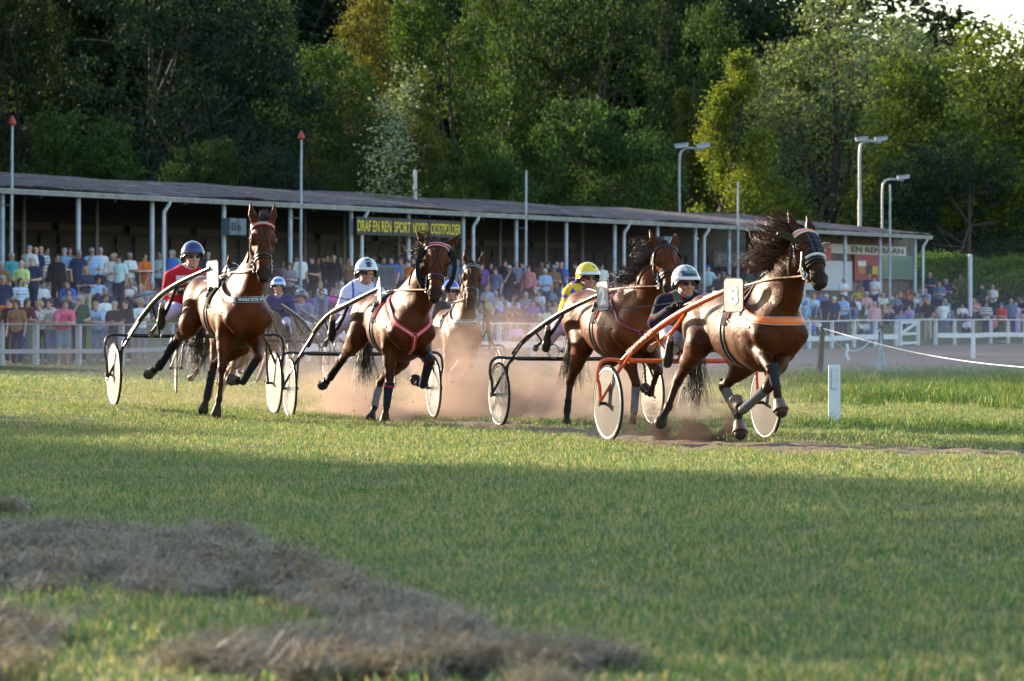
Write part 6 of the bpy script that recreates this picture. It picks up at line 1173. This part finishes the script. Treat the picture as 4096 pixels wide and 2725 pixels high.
mkpose('rail', **sym(dict(pel=(-.22,0,.95), neck=(.06,0,1.42), head=(.13,0,1.55), hipR=(-.22,-.09,.93), knR=(-.20,-.10,.50), anR=(-.26,-.11,.08), shR=(.05,-.18,1.34), elR=(.16,-.22,1.08), haR=(.36,-.06,1.10))))
mkpose('sit', **sym(dict(pel=(0,0,.24), neck=(.06,0,.77), head=(.10,0,.91), hipR=(.03,-.09,.24), knR=(.38,-.13,.46), anR=(.52,-.13,.05), shR=(.05,-.18,.69), elR=(.13,-.24,.43), haR=(.34,-.08,.48))))
mkpose('lean', **sym(dict(pel=(0,0,.24), neck=(.20,0,.70), head=(.27,0,.82), hipR=(.03,-.09,.24), knR=(.38,-.15,.48), anR=(.50,-.14,.05), shR=(.17,-.18,.63), elR=(.36,-.18,.50), haR=(.44,-.02,.62))))
CM = {}
def cm(key, fn):
    if key not in CM: CM[key] = fn()
    return CM[key]
def pj(pose):
    J = dict(POSE[pose]); J['tf'] = np.array([1.,0,0]); J['chest'] = J['neck']*.68+J['pel']*.32; return J
def cbody(pose, sex, nm, shirt='short'):
    J = pj(pose); fem = 1 if sex == 'f' else 0; r = .93 if fem else 1.05; h = .021; B = Body(h, .035)
    if nm == 'body':
        head_sdf(B, J['head'], (1,0,0), .98, (1,1,1), False); f = np.array([1,0,0.]); hd = J['head']; B.cone(hd+[.085,0,.0], hd+[.108,0,-.035], .012, .016, (1,.92,.9), k=.02)
        for y in (-1,1): B.ell(hd+[.082,.032*y,.006], (.014,.018,.010), (.18,.12,.10), k=.006)
        B.ell(hd+[.086,0,-.068], (.012,.024,.008), (.75,.38,.36), k=.006); B.cone(hd-[.02,0,.06], J['neck']-[0,0,.02], .052, .056, (1,1,1), k=.03)
        torso(B, J, r*.95, fem=fem); limbs_up(B, J, r); limbs_low(B, J, r*.96)
        for s_ in 'LR': d = unit(J['ha'+s_]-J['el'+s_]); B.cone(J['ha'+s_], J['ha'+s_]+d*.09, .032, .026, (1,.95,.93), k=.02); B.cone(J['an'+s_], J['an'+s_]+[.14,0,-.035], .04, .035, (1,1,1), k=.03)
    elif nm == 'top':
        torso(B, J, r, fem=fem, infl=.014); 
        if shirt == 'long': limbs_up(B, J, r, infl=.014, sl=.9)
        elif shirt == 'short':
            for s_ in 'LR': sh_, el = J['sh'+s_], J['el'+s_]; B.cone(sh_, sh_+(el-sh_)*.62, .056*r+.016, .050*r+.018, (1,1,1), k=.035)
        B.cone(J['pel']+[0,0,.05], J['pel']+[0,0,.14], .128*r, .128*r, (1,1,1), LATV, 1.28, .04); B.ell(J['pel']-[0,0,.19], (.30,.34,.155), (1,1,1), None, .01, True)
    elif nm == 'trousers': B.cone(J['pel']-[0,0,.02], J['pel']+[0,0,.05], .132*r, .128*r, (1,1,1), LATV, 1.25, .04); limbs_low(B, J, r, infl=.012, upto=.93, flare=.012)
    elif nm == 'shorts':
        B.cone(J['pel']-[0,0,.02], J['pel']+[0,0,.05], .132*r, .128*r, (1,1,1), LATV, 1.25, .04)
        for s_ in 'LR': hp, k_ = J['hip'+s_], J['kn'+s_]; B.cone(hp, hp+(k_-hp)*.85, .10*r, .085*r, (1,1,1), k=.04)
    elif nm == 'skirt':
        m = (J['knL']+J['knR'])/2; B.cone(J['pel'], m-[0,0,.15 if pose not in ('sit','lean') else 0.], .14, .17, (1,1,1), LATV, 1.2, .05)
    elif nm == 'shoes':
        for s_ in 'LR': an = J['an'+s_]; B.cone(an-[.03,0,.035], an+[.16,0,-.045], .046, .038, (1,1,1), k=.02)
    V, Fq, C = B.mesh(iters=1); return rawmesh(nm, V, Fq, True, C)
def chair_mesh(style):
    h = .017; B = Body(h, .03); sd = {'short':1,'grey':1}.get(style, 1)
    if style == 'short': B.ell((-.025,0,.045), (.105,.088,.088), (1,1,1)); B.ell((.10,0,-.02), (.075,.07,.075), (1,1,1), k=.01, sub=True)
    if style == 'long':
        B.ell((-.03,0,.045), (.11,.095,.095), (1,1,1)); B.cone((-.065,0,.0), (-.075,0,-.24), .085, .06, (1,1,1)); B.ell((.11,0,-.03), (.085,.066,.10), (1,1,1), k=.01, sub=True)
        for y in (-1,1): B.cone((-.02,.078*y,.0), (-.0,.10*y,-.22), .03, .024, (1,1,1))
    if style == 'curly':
        B.ell((-.03,0,.05), (.125,.115,.11), (1,1,1)); g = np.random.RandomState(2)
        for i in range(26): v = unit(g.randn(3)); B.ell(np.array([-.03,0,.04])+v*.105, .032, (1,1,1), k=.012)
        B.ell((.13,0,-.03), (.09,.07,.10), (1,1,1), k=.01, sub=True)
    if style == 'bald': B.ell((-.055,0,-.0), (.07,.087,.05), (1,1,1)); B.ell((-.0,0,.08), (.10,.07,.06), (1,1,1), k=.01, sub=True)
    if style == 'bun': B.ell((-.03,0,.045), (.105,.09,.092), (1,1,1)); B.ell((-.10,0,.10), .045, (1,1,1)); B.ell((.10,0,-.02), (.075,.07,.085), (1,1,1), k=.01, sub=True)
    if style == 'cap': B.ell((-.015,0,.07), (.112,.095,.072), (1,1,1)); B.cone((.08,-.03,.065), (.15,0,.055), .02, .018, (1,1,1), k=.02); B.cone((.08,.03,.065), (.15,0,.055), .02, .018, (1,1,1), k=.02)
    V, Fq, C = B.mesh(iters=1); return rawmesh('hair', V, Fq, True, C)
HSTY = {'s':'short','l':'long','c':'curly','b':'bald','u':'bun'}
def solve(px, py, H):
    best = None; k = (px-CX)/FX
    for d in np.concatenate([np.arange(.45, 3, .15), np.arange(3, 16, .25)]):
        a = FA+FN*d; t = (k*a[1]-a[0])/(FD[0]-k*FD[1]); X, Y = a+FD*t; sd = float(stand_d(X, Y))
        if sd > 5: break
        z = float(ground(X, Y)) if sd < -.3 else FLOOR; yy = HY-(z+H-CAMH)*FX/Y; e = abs(yy-py)
        if best is None or e < best[0]-.3: best = (e, X, Y, z, d, sd)
    return best
GARM = {'short':'shirt','long':'long-sleeved top','none':'top'}; PTXT = {'down':'standing','fold':'arms folded','drink':'hand at the mouth','hold':'hands held in front','hips':'hands on hips','rail':'leaning on the rail','sit':'sitting','lean':'sitting hunched'}
BINS = [(0,70,'at the left edge'),(70,130,'left of the pink-shirted man'),(130,200,'near the man in pink'),(200,270,'above the left sulky wheel'),(270,345,"behind the whip of the driver in red"),(345,440,'left of the navy helmet'),(440,520,'just right of the navy helmet'),(520,640,'behind the leftmost horse'),
 (640,690,'by the second tall flagpole'),(690,750,'right of the second tall flagpole'),(750,815,'left of the white-helmeted driver'),(815,900,'behind the white-helmeted driver'),(900,985,'beside the red-browband horse'),(985,1080,'under the O of OOSTPOLDER'),(1080,1150,'right of the dust-veiled horse'),(1150,1215,'left of the bare middle flagpole'),
 (1215,1290,'right of the bare middle flagpole'),(1290,1345,'by the yellow helmet'),(1345,1430,'right of the yellow helmet'),(1430,1560,'behind horse number 2'),(1560,1650,'right of the silver-black helmet'),(1650,1770,'under the flying mane'),(1770,1925,'behind the leading horse'),(1925,1985,'below the red horse banner'),
 (1985,2040,'below the beer poster'),(2040,2110,'below the green end window'),(2110,2165,'right of the end of the stand'),(2165,2232,'left of the white square pole'),(2232,2290,'right of the white square pole'),(2290,2400,'at the right edge')]
PEOPLE = []; rp = np.random.RandomState(11)
def person(px, py, sex, pose, top, hair, bot='navy', hs=None, shirt=None, yaw=None, cap=None, pat=None):
    kid = sex == 'k'; sx = 'f' if sex in 'fk' else 'm'; S = (.68 if kid else (.955 if sx == 'f' else 1.02))*(1+.03*(rp.rand()-.5)); H = (POSE[pose]['head'][2]+.125)*S
    e, X, Y, z, d, sd = solve(px, py, H); yaw = (rp.rand()-.5)*1.3 if yaw is None else yaw
    # clothes
    pt = None; tn = top
    for p_, m_ in (('striped',FSTR),('flowered',FFLO),('checked',FCHK)):
        if top.startswith(p_): pt = m_; tn = top.split('-')[1]; top = f'{p_} {tn}'
    shirt = shirt or ('long' if rp.rand() < (.35 if sx == 'f' else .15) else 'short')
    vec = np.array([-X*.0+.25, -Y])/np.hypot(.25, Y) if False else None
    base = math.atan2(-Y, -X); r = empty('person', (X, Y, z), base+yaw); r.scale = (S, S, S); parts = ['body', 'top', bot_ := ('skirt' if bot.startswith('skirt') else 'shorts' if bot.startswith('shorts') else 'trousers')]
    bc = COLS[bot.split('-')[-1]]; skin = np.array([.62,.35,.26])*(.8+.35*rp.rand()); 
    for nm in parts+(['shoes'] if d < 1.2 else []):
        me = cm((pose, sx, nm, shirt if nm == 'top' else ''), lambda: cbody(pose, sx, nm, shirt)); o = link({'top':'shirt' if shirt == 'short' else 'jacket'}.get(nm, nm), me, None, r)
        if not me.materials: me.materials.append(SKIN if nm == 'body' else FAB)
        c = {'body':skin,'top':np.array(COLS[tn])*(1.15+.3*rp.rand()),'shoes':(.5,.5,.5) if rp.rand() < .5 else (.03,.03,.03)}.get(nm, np.array(bc)*(.8+.4*rp.rand()))
        o.color = (*np.clip(c, 0, .8), 1)
        if nm == 'top' and pt is not None: o.material_slots[0].link = 'OBJECT'; o.material_slots[0].material = pt
    hs = hs or ('b' if hair == 'bald' else ('l' if sx == 'f' and rp.rand() < .6 else 's'))
    st_ = 'cap' if cap else HSTY[hs]; me = cm(('hair', st_), lambda: chair_mesh(st_)); o = link('cap' if cap else 'hair', me, None, r, tuple(POSE[pose]['head'])); o.color = (*(COLS[cap] if cap else HCOL[hair]), 1)
    if not me.materials: me.materials.append(HAIRC)
    if not cap and hs != 'b': o.scale = (1, 1, 1)
    if cap: o2 = link('hair', cm(('hair','bald'), lambda: chair_mesh('bald')), None, r, tuple(POSE[pose]['head'])); o2.color = (*HCOL.get(hair, HCOL['grey']), 1); o2.data.materials or o2.data.materials.append(HAIRC)
    who = {'m':'man','f':'woman','k':'child'}[sex]; pos = next((b[2] for b in BINS if b[0] <= px/F < b[1]), 'at the edge'); hd = f'{cap} cap' if cap else ('bald head' if hair == 'bald' else f'{"curly " if hs=="c" else ""}{hair} hair')
    row = 'at the rail' if d < 1.0 and pose != 'rail' else ('high on the bank' if sd > -2.2 and sd <= -.3 else 'under the stand roof' if sd > -.3 else ('low on the bank' if d < 3.2 else 'halfway up the bank'))
    PEOPLE.append([r, dict(who=who, top=top, g='dress' if bot.startswith('skirt-') and bot[6:] == tn else GARM[shirt], hd=hd, pt=PTXT[pose], row='' if pose == 'rail' else row, pos=pos, px=px, d=d)]); tag(r, None, 'person', 'spectators'); return r
TXT_A = """75 985 f down black brown black u|128 1002 f down brown brown navy|195 985 f rail burgundy brown jeans|310 1005 f rail white blond black c|385 1010 m rail flowered-navy brown jeans|492 992 m rail pink brown shorts-denim|605 955 m drink darkgreen grey black|738 1005 f rail lightblue blond jeans|806 950 f down white brown jeans|876 1000 f fold black grey black s|960 992 f fold black brown black|1075 988 f fold white blond grey c
8 697 m down brown grey navy|88 630 m down teal grey navy|165 690 m hold limegreen bald jeans|245 668 m drink navy grey navy|275 545 m down navy bald black|312 512 m down striped-grey bald grey|357 562 m fold black dark navy|225 478 m down white grey grey|492 543 m hold lightblue grey beige|530 562 m down olive brown navy|602 612 m down navy grey navy|655 735 f hold navy blond beige|700 585 m drink lightblue grey navy|765 570 m down white grey navy|875 592 f down navy blond navy|858 640 m hold flowered-cream bald jeans|912 655 m down paleblue dark navy|992 565 f hold white grey grey s|1105 515 f hold orange brown skirt-orange|1215 630 m fold paleblue grey navy|1252 637 m down salmon bald grey|1305 570 m down blue grey navy|1322 612 m hold green grey beige|1590 630 m fold navy grey navy|435 640 m down black dark black|1440 650 m down grey grey navy
285 808 m sit teal brown navy|312 842 m sit white dark navy|375 820 f sit flowered-salmon dark navy c|430 790 m lean bluegrey bald jeans|525 840 m sit blue dark navy|515 908 m lean bluegrey dark jeans|745 812 m sit lightblue dark navy|800 826 f sit white brown navy|885 810 m sit darkgreen dark navy|805 898 m sit navy grey navy|965 850 f sit flowered-cream brown black|1015 852 m lean grey brown navy|1002 836 f sit white blond navy|1087 865 m sit grey bald navy|1165 860 m sit lightblue grey navy|1228 902 m lean grey brown navy|20 800 m down navy grey navy|155 830 f down striped-lightblue brown jeans"""
TXT_B = """540 628 f down lilac grey navy s|610 640 f hold grey brown black|665 585 m fold black grey navy|710 555 m down white dark navy|746 595 m down salmon bald navy|820 578 m hold black dark black|872 585 m down brown brown navy|925 598 f drink lightblue blond navy|1000 562 f down hotpink blond navy|1025 515 m down black bald navy|1085 592 m hold teal grey jeans|1160 525 f down brown ginger navy|1280 500 m down black grey navy|1335 540 m down burgundy bald navy|1490 538 m down navy dark navy|1570 540 m down blue dark navy|1660 510 m down grey brown navy|1725 610 m fold orange brown navy|1775 560 m down black brown navy|1812 600 m down paleblue grey navy|2150 560 m down bluegrey brown navy|2190 610 m fold black grey navy|960 520 m down black dark navy|1400 560 m down teal brown navy
660 770 f sit white brown navy|742 800 f sit grey blond navy|845 782 f sit black dark black|900 812 f sit white blond navy|945 800 f sit brown dark navy|1055 805 m sit checked-salmon brown navy|1108 818 m sit white white navy|915 880 m lean bluegrey brown jeans|990 870 f sit hotpink dark navy|2150 800 m sit white white navy|1000 700 m sit grey grey navy|640 870 m lean navy brown navy|800 900 f sit purple dark navy|1150 900 m sit tan bald navy|1190 840 f sit lightblue brown navy"""
TXT_C = """135 480 f down black dark navy|258 475 m down black dark black|178 625 m down bluegrey brown navy|292 608 m drink black white navy|408 505 m down blue dark navy|460 600 m down salmon brown navy|572 490 m down brown dark navy|625 490 m down darkgreen brown navy|600 628 m hold lightblue white navy|702 545 m down navy bald navy|675 605 m hold brown grey navy - cap=lightblue|740 575 m fold blue grey navy|860 515 m hold black dark black|1086 532 m down white dark beige|1135 665 f sit lightblue brown navy|2000 590 m hips paleblue grey navy - cap=blue|2085 670 m down black brown navy|2128 660 m down black grey navy - cap=grey|2170 670 m down black dark navy|2335 612 m down darkgreen brown navy|60 520 f down purple brown navy|345 560 m down grey grey navy
115 775 m sit lightblue bald navy|172 770 m sit salmon brown navy|255 745 m sit lilac brown navy|322 730 f sit darkgreen brown navy|402 735 m sit white grey navy|522 730 m sit white white navy|640 785 m sit bluegrey bald navy|726 735 m sit white white navy|98 868 f sit tan blond navy|165 820 m sit grey grey navy|240 855 m sit white dark navy|228 905 m lean lilac grey navy|326 860 f sit striped-lilac brown navy|288 945 f lean salmon blond navy|432 835 m sit bluegrey grey navy|355 925 m lean brown brown navy|500 902 m sit purple dark navy|592 905 m lean bluegrey brown navy|690 905 f sit tan brown navy|560 812 f sit white brown navy|470 770 m sit black bald navy|790 800 f sit salmon grey navy|765 880 m lean grey grey navy|830 730 m sit burgundy grey navy|1180 720 m sit white grey navy|1050 760 m sit blue brown navy|1120 830 f sit pink blond navy|1250 770 m sit grey bald navy|1330 740 f sit white dark navy
1960 765 m sit purple brown navy|2040 780 m sit olive dark navy|2110 760 f sit salmon grey navy|2190 780 m sit brown brown navy|2260 770 m sit bluegrey grey navy|1990 850 f sit lilac white navy|2080 860 m sit tan bald navy|2320 720 m hold grey dark navy|1900 830 m sit white grey navy"""
TXT_D = """875 608 m down teal dark navy|936 655 f fold white grey navy s|976 615 m down bluegrey grey navy|1135 625 m down navy blond navy|1175 637 m hold white brown navy|1615 612 m hold navy grey navy|1735 625 m down beige brown navy|1855 615 m hips olive brown black|1690 685 m hold bluegrey brown navy|1740 665 m hold navy grey navy|2030 700 m down darkgreen dark navy|2110 712 m hold white grey navy|2182 664 m hold cream bald navy|2222 662 m fold white brown navy - cap=olive|2290 675 m fold navy bald navy|2345 735 f hold striped-lightblue brown navy|1660 625 m down grey dark navy|2150 720 f down black dark navy|1050 712 m sit yellow brown navy
800 785 m down black white black|862 800 m down navy white navy|932 785 m hold lightblue dark navy|870 862 k down salmon blond shorts-beige|637 838 k down lightblue brown skirt-lightblue|1600 820 m down black blond beige|2060 835 m hold striped-navy brown navy - cap=navy|2182 850 m hold red brown olive - cap=blue|2256 820 m down bluegrey grey navy|2292 850 f hold lilac grey skirt-lilac s|2338 812 f hold black brown beige
985 800 m sit black brown jeans - cap=grey|1030 800 f sit white brown jeans|1112 762 m sit checked-salmon white tan - cap=white|1200 765 f sit white dark tan|1246 780 f sit cream blond beige|1300 765 f sit white brown jeans|1385 770 f sit darkgreen blond navy|1440 780 m sit black dark navy|1436 735 f sit orange ginger navy s|1500 785 f sit white dark jeans|1556 790 f lean red dark navy|1508 765 m sit grey grey navy|1590 730 m sit lightblue bald navy|1712 776 m sit beige grey navy - cap=beige|1756 815 m lean teal bald jeans|1850 770 f sit paleblue blond jeans|1902 745 m lean blue brown jeans|1905 722 m lean lilac brown navy|2045 745 f sit pink blond navy s|2092 800 m lean checked-blue grey navy - cap=bluegrey|2285 750 m sit cream brown navy - cap=blue|660 770 f sit white brown jeans|702 780 f sit paleblue blond jeans|745 770 m sit blue brown navy|1225 733 f sit salmon white navy s|1345 780 m sit bluegrey brown navy|1820 735 f sit black dark navy|1640 880 f lean grey brown navy|1970 770 m sit black brown navy|2000 850 m lean grey brown navy|1090 740 m sit teal white navy - cap=white|1150 860 f sit white blond jeans|1270 850 m lean tan brown navy|1960 820 f sit salmon blond navy|2215 780 m sit checked-blue brown navy|840 730 m sit red brown navy|610 760 m sit lightblue white navy|1540 745 m sit white grey navy|1780 870 m lean bluegrey grey jeans|1460 860 f sit lilac brown jeans|1870 850 f sit white dark navy"""
zA, zB, zC, zD = Z(0,680,1.912), Z(900,780,2.357), Z(1900,780,2.143), Z(2900,780,1.971)
for T_, z_ in ((TXT_A,zA),(TXT_B,zB),(TXT_C,zC),(TXT_D,zD)):
    for e in T_.replace('\n','|').split('|'):
        w = e.split(); x, y = z_(float(w[0]), float(w[1])); kw = {}
        if len(w) > 7 and w[7] in HSTY: kw['hs'] = w[7]
        for q in w: 
            if q.startswith('cap='): kw['cap'] = q[4:]
        person(x, y, w[2], w[3], w[4], w[5], w[6], **kw)
# the packed rest of the crowd: people seen only as a head and shoulders between the others
g = np.random.RandomState(21); tops = ['white','lightblue','paleblue','salmon','grey','bluegrey','navy','lilac','tan','blue','checked-salmon','white','cream','black','teal','flowered-cream','striped-lightblue','burgundy']; hrs = ['grey','white','brown','dark','blond','brown','bald','grey']
occ = [(p[1]['px'], p[1]['d']) for p in PEOPLE]
spots = [(px, d) for d in (1.6, 3.0, 4.4, 5.8, 7.2) for px in np.arange(430*F, 2350*F, 34+d*2)]
cnt = 0
for px, d in spots:
    px += g.randn()*9; 
    if any(abs(px-a) < (26 if abs(d-b) < 1.0 else 13) and abs(d-b) < 1.6 for a, b in occ) or g.rand() < .5 or cnt > 82: continue
    if 1240*F < px < 1300*F and d < 3: continue
    a = FA+FN*(d+.4*g.rand()); k = (px-CX)/FX; t = (k*a[1]-a[0])/(FD[0]-k*FD[1]); X, Y = a+FD*t
    if stand_d(X, Y) > -.6: continue
    H = .98 if g.rand() < .85 else 1.66; py = HY-(float(ground(X, Y))+H-CAMH)*FX/Y; sx = 'm' if g.rand() < .6 else 'f'
    person(px, py, sx, ('sit' if g.rand() < .7 else 'lean') if H < 1.2 else 'down', tops[g.randint(len(tops))], hrs[g.randint(len(hrs))] if sx == 'm' else hrs[g.randint(6)], 'jeans' if g.rand() < .3 else 'navy'); occ.append((px, d)); cnt += 1
# one label each
def lab(q, lvl):
    a = f"{q['who']} in {q['top']} {q['g']}, {q['hd']}, {q['pt']}"; b = (' '+q['row']) if q['row'] else ''
    return f"{a}{b}, {q['pos']}" if lvl else f"{a}{b}, {q['pos']}"
from collections import defaultdict
D_ = defaultdict(list)
for r, q in PEOPLE: D_[lab(q, 1)].append((r, q))
ORD = ['leftmost', 'second', 'third', 'fourth', 'fifth', 'sixth']
for k, v in D_.items():
    v.sort(key=lambda e: e[1]['px'])
    for i, (r, q) in enumerate(v): r['label'] = (k if len(v) == 1 else f"{k}, {ORD[min(i,5)]}").replace('bluegrey','blue-grey').replace('lightblue','light blue').replace('paleblue','pale blue').replace('hotpink','hot pink').replace('limegreen','lime green').replace('darkgreen','dark green')
    for r, q in v:
        w = r['label'].split()
        if len(w) > 16: r['label'] = r['label'].replace('long-sleeved top','top').replace(' with ',' ').replace('halfway up the bank','midway up').replace('high on the bank','high up').replace('low on the bank','low down').replace('under the stand roof','under the roof')
        w = r['label'].split()
        if len(w) > 16: r['label'] = ' '.join(w).replace('halfway up the bank,','').replace('midway up,','')
        w = r['label'].split()
        if len(w) > 16: r['label'] = ' '.join(w).replace(', sitting hunched',', hunched').replace(', standing',',').replace(',,',',').replace('hand at the mouth','hand raised').replace('hands held in front','hands together').replace(' hair','-haired')
# furniture on the bank
def boxy(name, x0, x1, y0, y1, d, depth, col, lb, cat, mat=PAINT):
    a = FA+FN*d; k = ((x0+x1)/2*F-CX)/FX; t = (k*a[1]-a[0])/(FD[0]-k*FD[1]); X, Y = a+FD*t; s_ = FX/F/Y; w = (x1-x0)/s_; zt = CAMH+(HY-y0*F)/FX*Y; zb = max(float(ground(X, Y)), CAMH+(HY-y1*F)/FX*Y)
    b = MB(col=col); b.box((X-w/2, Y-depth/2, zb), (X+w/2, Y+depth/2, zt)); b.box((X-w/2-.02, Y-depth/2-.02, zt-.06), (X+w/2+.02, Y+depth/2+.02, zt+.01), tuple(c*1.6 for c in col)); b.box((X-w/2+.08, Y-depth/2-.015, zb+.1), (X-.04, Y-depth/2-.001, zt-.14), tuple(c*.8 for c in col)); b.box((X+.04, Y-depth/2-.015, zb+.1), (X+w/2-.08, Y-depth/2-.001, zt-.14), tuple(c*.8 for c in col)); return tag(b.build(name, mat, None, (X, Y, zb)), lb, cat)
boxy('equipment_cabinet', 864, 911, 612, 665, 8.0, .8, (.12,.12,.14), 'large grey double cabinet on the bank behind the white-helmeted driver', 'cabinet')
boxy('crate', 4, 30, 704, 735, 2.2, .5, (.45,.12,.02), 'orange crate on the bank at the left edge', 'crate')
def table(px, py, lb):
    e, X, Y, z, d, sd = solve(px, py, 1.1); r = empty('bar_table', (X, Y, z)); tag(r, lb, 'table'); b = MB(col=(.6,.6,.62)); b.tube([(X,Y,z+1.06),(X,Y,z+1.10)], .42, 20); b.build('tabletop', PAINT, r); b = MB(col=(.5,.5,.52))
    for a in (0, 1.57, 3.14, 4.71): b.tube(spline([(X+.3*math.cos(a),Y+.3*math.sin(a),z), (X+.12*math.cos(a),Y+.12*math.sin(a),z+.5), (X+.3*math.cos(a),Y+.3*math.sin(a),z+1.05)], 8), .018, 6)
    b.build('table_legs', PAINT, r)
table(*zA(435,703), 'white round bar table on the terrace left of the blue-shirted man'); table(*zA(1075,662), 'white round bar table beside the woman in orange')
# the black pushchair above the pale blue helmet
e, X, Y, z, d, sd = solve(*zB(545,712), 1.05); r = empty('pushchair', (X, Y, z)); tag(r, 'black hooded pushchair on the bank above the pale blue helmet', 'pushchair'); b = MB(col=(.012,.012,.014)); b.ball((X,Y,z+.72), (.30,.36,.34), n=8); b.build('hood', CLOTH, r); b = MB(col=(.03,.03,.03))
for sx_ in (-.24,.24):
    for sy in (-.3,.3): b.tube([(X+sx_-.02,Y+sy,z+.13),(X+sx_+.02,Y+sy,z+.13)], .13, 14)
    b.tube([(X+sx_,Y-.3,z+.13),(X+sx_,Y+.35,z+1.0)], .015, 6); b.tube([(X+sx_,Y+.3,z+.13),(X+sx_,Y-.2,z+.6)], .015, 6)
b.build('wheels_frame', PAINT, r)

for r, q in PEOPLE:
    r['label'] = r['label'].replace(', ,', ',').replace(' ,', ',')
    if len(r['label'].split()) > 16: r['label'] = r['label'].replace('behind the whip of the driver in red', 'behind the red driver\'s whip').replace('sitting low down', 'low down').replace('sitting midway up', 'midway up').replace('sitting high up', 'high up').replace('right of the silver-black helmet', 'near the silver-black helmet').replace('arms folded', 'folded arms').replace('standing ', '')
    if len(r['label'].split()) > 16: r['label'] = ' '.join(r['label'].replace('the ', '').split()[:16])
from collections import Counter
print('DUP', [k for k, v in Counter(r['label'] for r, q in PEOPLE).items() if v > 1][:6], len(PEOPLE))
# ---------------------------------------------------------------- dust raised by the race
def dust(name, lo, hi, dens, col, label, nscale=.45, thr=(.38,.75), zfall=1.2, blobs=None, aniso=.15, base=0.0, step=1.0):
    lo = np.array(lo, float); hi = np.array(hi, float); c = (lo+hi)/2; b = MB(col=(1,1,1)); b.box(lo, hi); t = NT(name); nt_ = t.t; nt_.nodes.remove(t.b)
    pv = t.n('VolumePrincipled'); pv.inputs['Color'].default_value = (*col, 1); pv.inputs['Anisotropy'].default_value = aniso; pos = t.n('NewGeometry').outputs['Position']; tc = t.n('TexCoord').outputs['Object']
    sx = t.n('SeparateXYZ'); t.l(tc, sx.inputs[0]); mp = t.n('Mapping'); mp.inputs['Scale'].default_value = (1,.6,1.25); t.l(tc, mp.inputs[0])
    n = t.noise(nscale, 4, mp.outputs[0], .6); n = t.ramp(n, [(thr[0], base), (thr[1], 1.)]); hz = (hi-lo)/2
    fz = t.math('POWER', 2.718, t.math('MULTIPLY', t.math('ADD', sx.outputs[2], float(c[2]-lo[2])), -1.0/zfall))
    d = t.math('MULTIPLY', n, fz)
    for ax in (0, 1, 2):
        u = t.math('DIVIDE', t.math('ABSOLUTE', sx.outputs[ax]), float(hz[ax])); e = t.ramp(u, [(.0 if ax == 2 else .55, 1.), (1., 0.)]) if ax < 2 else t.ramp(t.math('DIVIDE', sx.outputs[2], float(hz[2])), [(.2, 1.), (1., 0.)]); d = t.math('MULTIPLY', d, e)
    if blobs:
        acc = None
        for (bx, by, bz, br, k) in blobs:
            v = t.n('VectorMath', operation='DISTANCE'); t.l(pos, v.inputs[0]); v.inputs[1].default_value = (bx, by, bz); q = t.math('DIVIDE', v.outputs['Value'], br); q = t.math('POWER', 2.718, t.math('MULTIPLY', t.math('MULTIPLY', q, q), -1.)); q = t.math('MULTIPLY', q, k); acc = q if acc is None else t.math('ADD', acc, q)
        d = t.math('MULTIPLY', d, acc)
    t.l(t.math('MULTIPLY', d, dens), pv.inputs['Density']); t.l(pv.outputs[0], t.o.inputs['Volume']); t.m.cycles.volume_step_rate = step; t.m.volume_intersection_method = 'FAST' if hasattr(t.m, 'volume_intersection_method') else None
    o = b.build(name, t.m, None, tuple(c), smooth=False); o.display_type = 'WIRE'; return tag(o, label, 'dust', kind='stuff')
DC = (.70,.50,.40)
dust('dust_cloud', (-6.2,50.4,-.15), (4.2,58.0,1.5), .55, DC, 'pinkish dust boiling behind the middle horses', 1.0, (.46,.62), .19, base=.04, step=2.0)
dust('drifting_dust', (-11,64,-.1), (15,118,3.0), .017, (.70,.66,.80), 'thin pale dust drifting across the track before the crowd', .14, (.30,.70), 1.0, base=.35, step=2.5)
dust('kicked_dust', (.4,39.6,-.05), (3.0,43.0,.8), 26.0, (.12,.09,.075), 'dark sand kicked up by the leading horse', 3.4, (.48,.66), .35, blobs=[(1.30,40.9,.22,.16,1.5),(1.38,40.8,.10,.20,1.2),(1.55,40.6,.07,.22,1.),(1.72,40.5,.06,.20,1.),(1.92,40.3,.13,.17,1.8),(1.98,40.3,.07,.16,1.5)], step=1.0)

dust('dust_puffs', (-3.6,46.8,-.1), (3.4,53.0,1.9), 5.5, (.62,.46,.375), 'thick brown dust billowing from the hooves and wheels of the middle horses', 1.3, (.47,.60), .50, blobs=[(-2.6,50.5,.1,.7,.5),(-1.5,51.0,.1,.9,.8),(-.6,50.8,.2,.9,1.),(.3,50.5,.3,.9,1.1),(.9,49.6,.1,.7,1.1),(1.6,49.6,.15,.6,1.),(.9,48.6,.0,.5,1.),(1.9,48.8,.0,.5,.8)], step=1.5, base=.04)

g = np.random.RandomState(8); b = MB(col=(.05,.035,.025))
for (R_, x0, y0, n) in ((R1, -.6, -.5, 26), (R2, .2, -.5, 60), (R3, .6, -.6, 50), (R4, .9, -.4, 60), (R2, -.5, .2, 30)):
    for i in range(n):
        p = R_.W(np.array([x0+g.randn()*.7, y0+g.randn()*.55, abs(g.randn())*.33+.03])); r_ = .004+.011*g.rand()**3; v = unit(g.randn(3))*r_; w = unit(g.randn(3))*r_*.6; u = np.cross(unit(v), unit(w))*r_*.6
        b.add([p+v, p-v, p+w, p-w, p+u, p-u], [(0,2,4),(2,1,4),(1,3,4),(3,0,4),(2,0,5),(1,2,5),(3,1,5),(0,3,5)])
tag(b.build('flying_dirt', MATT, None, tuple(R2.O), smooth=False), 'small clods of earth and grass flying behind the hooves', 'dirt', kind='stuff')
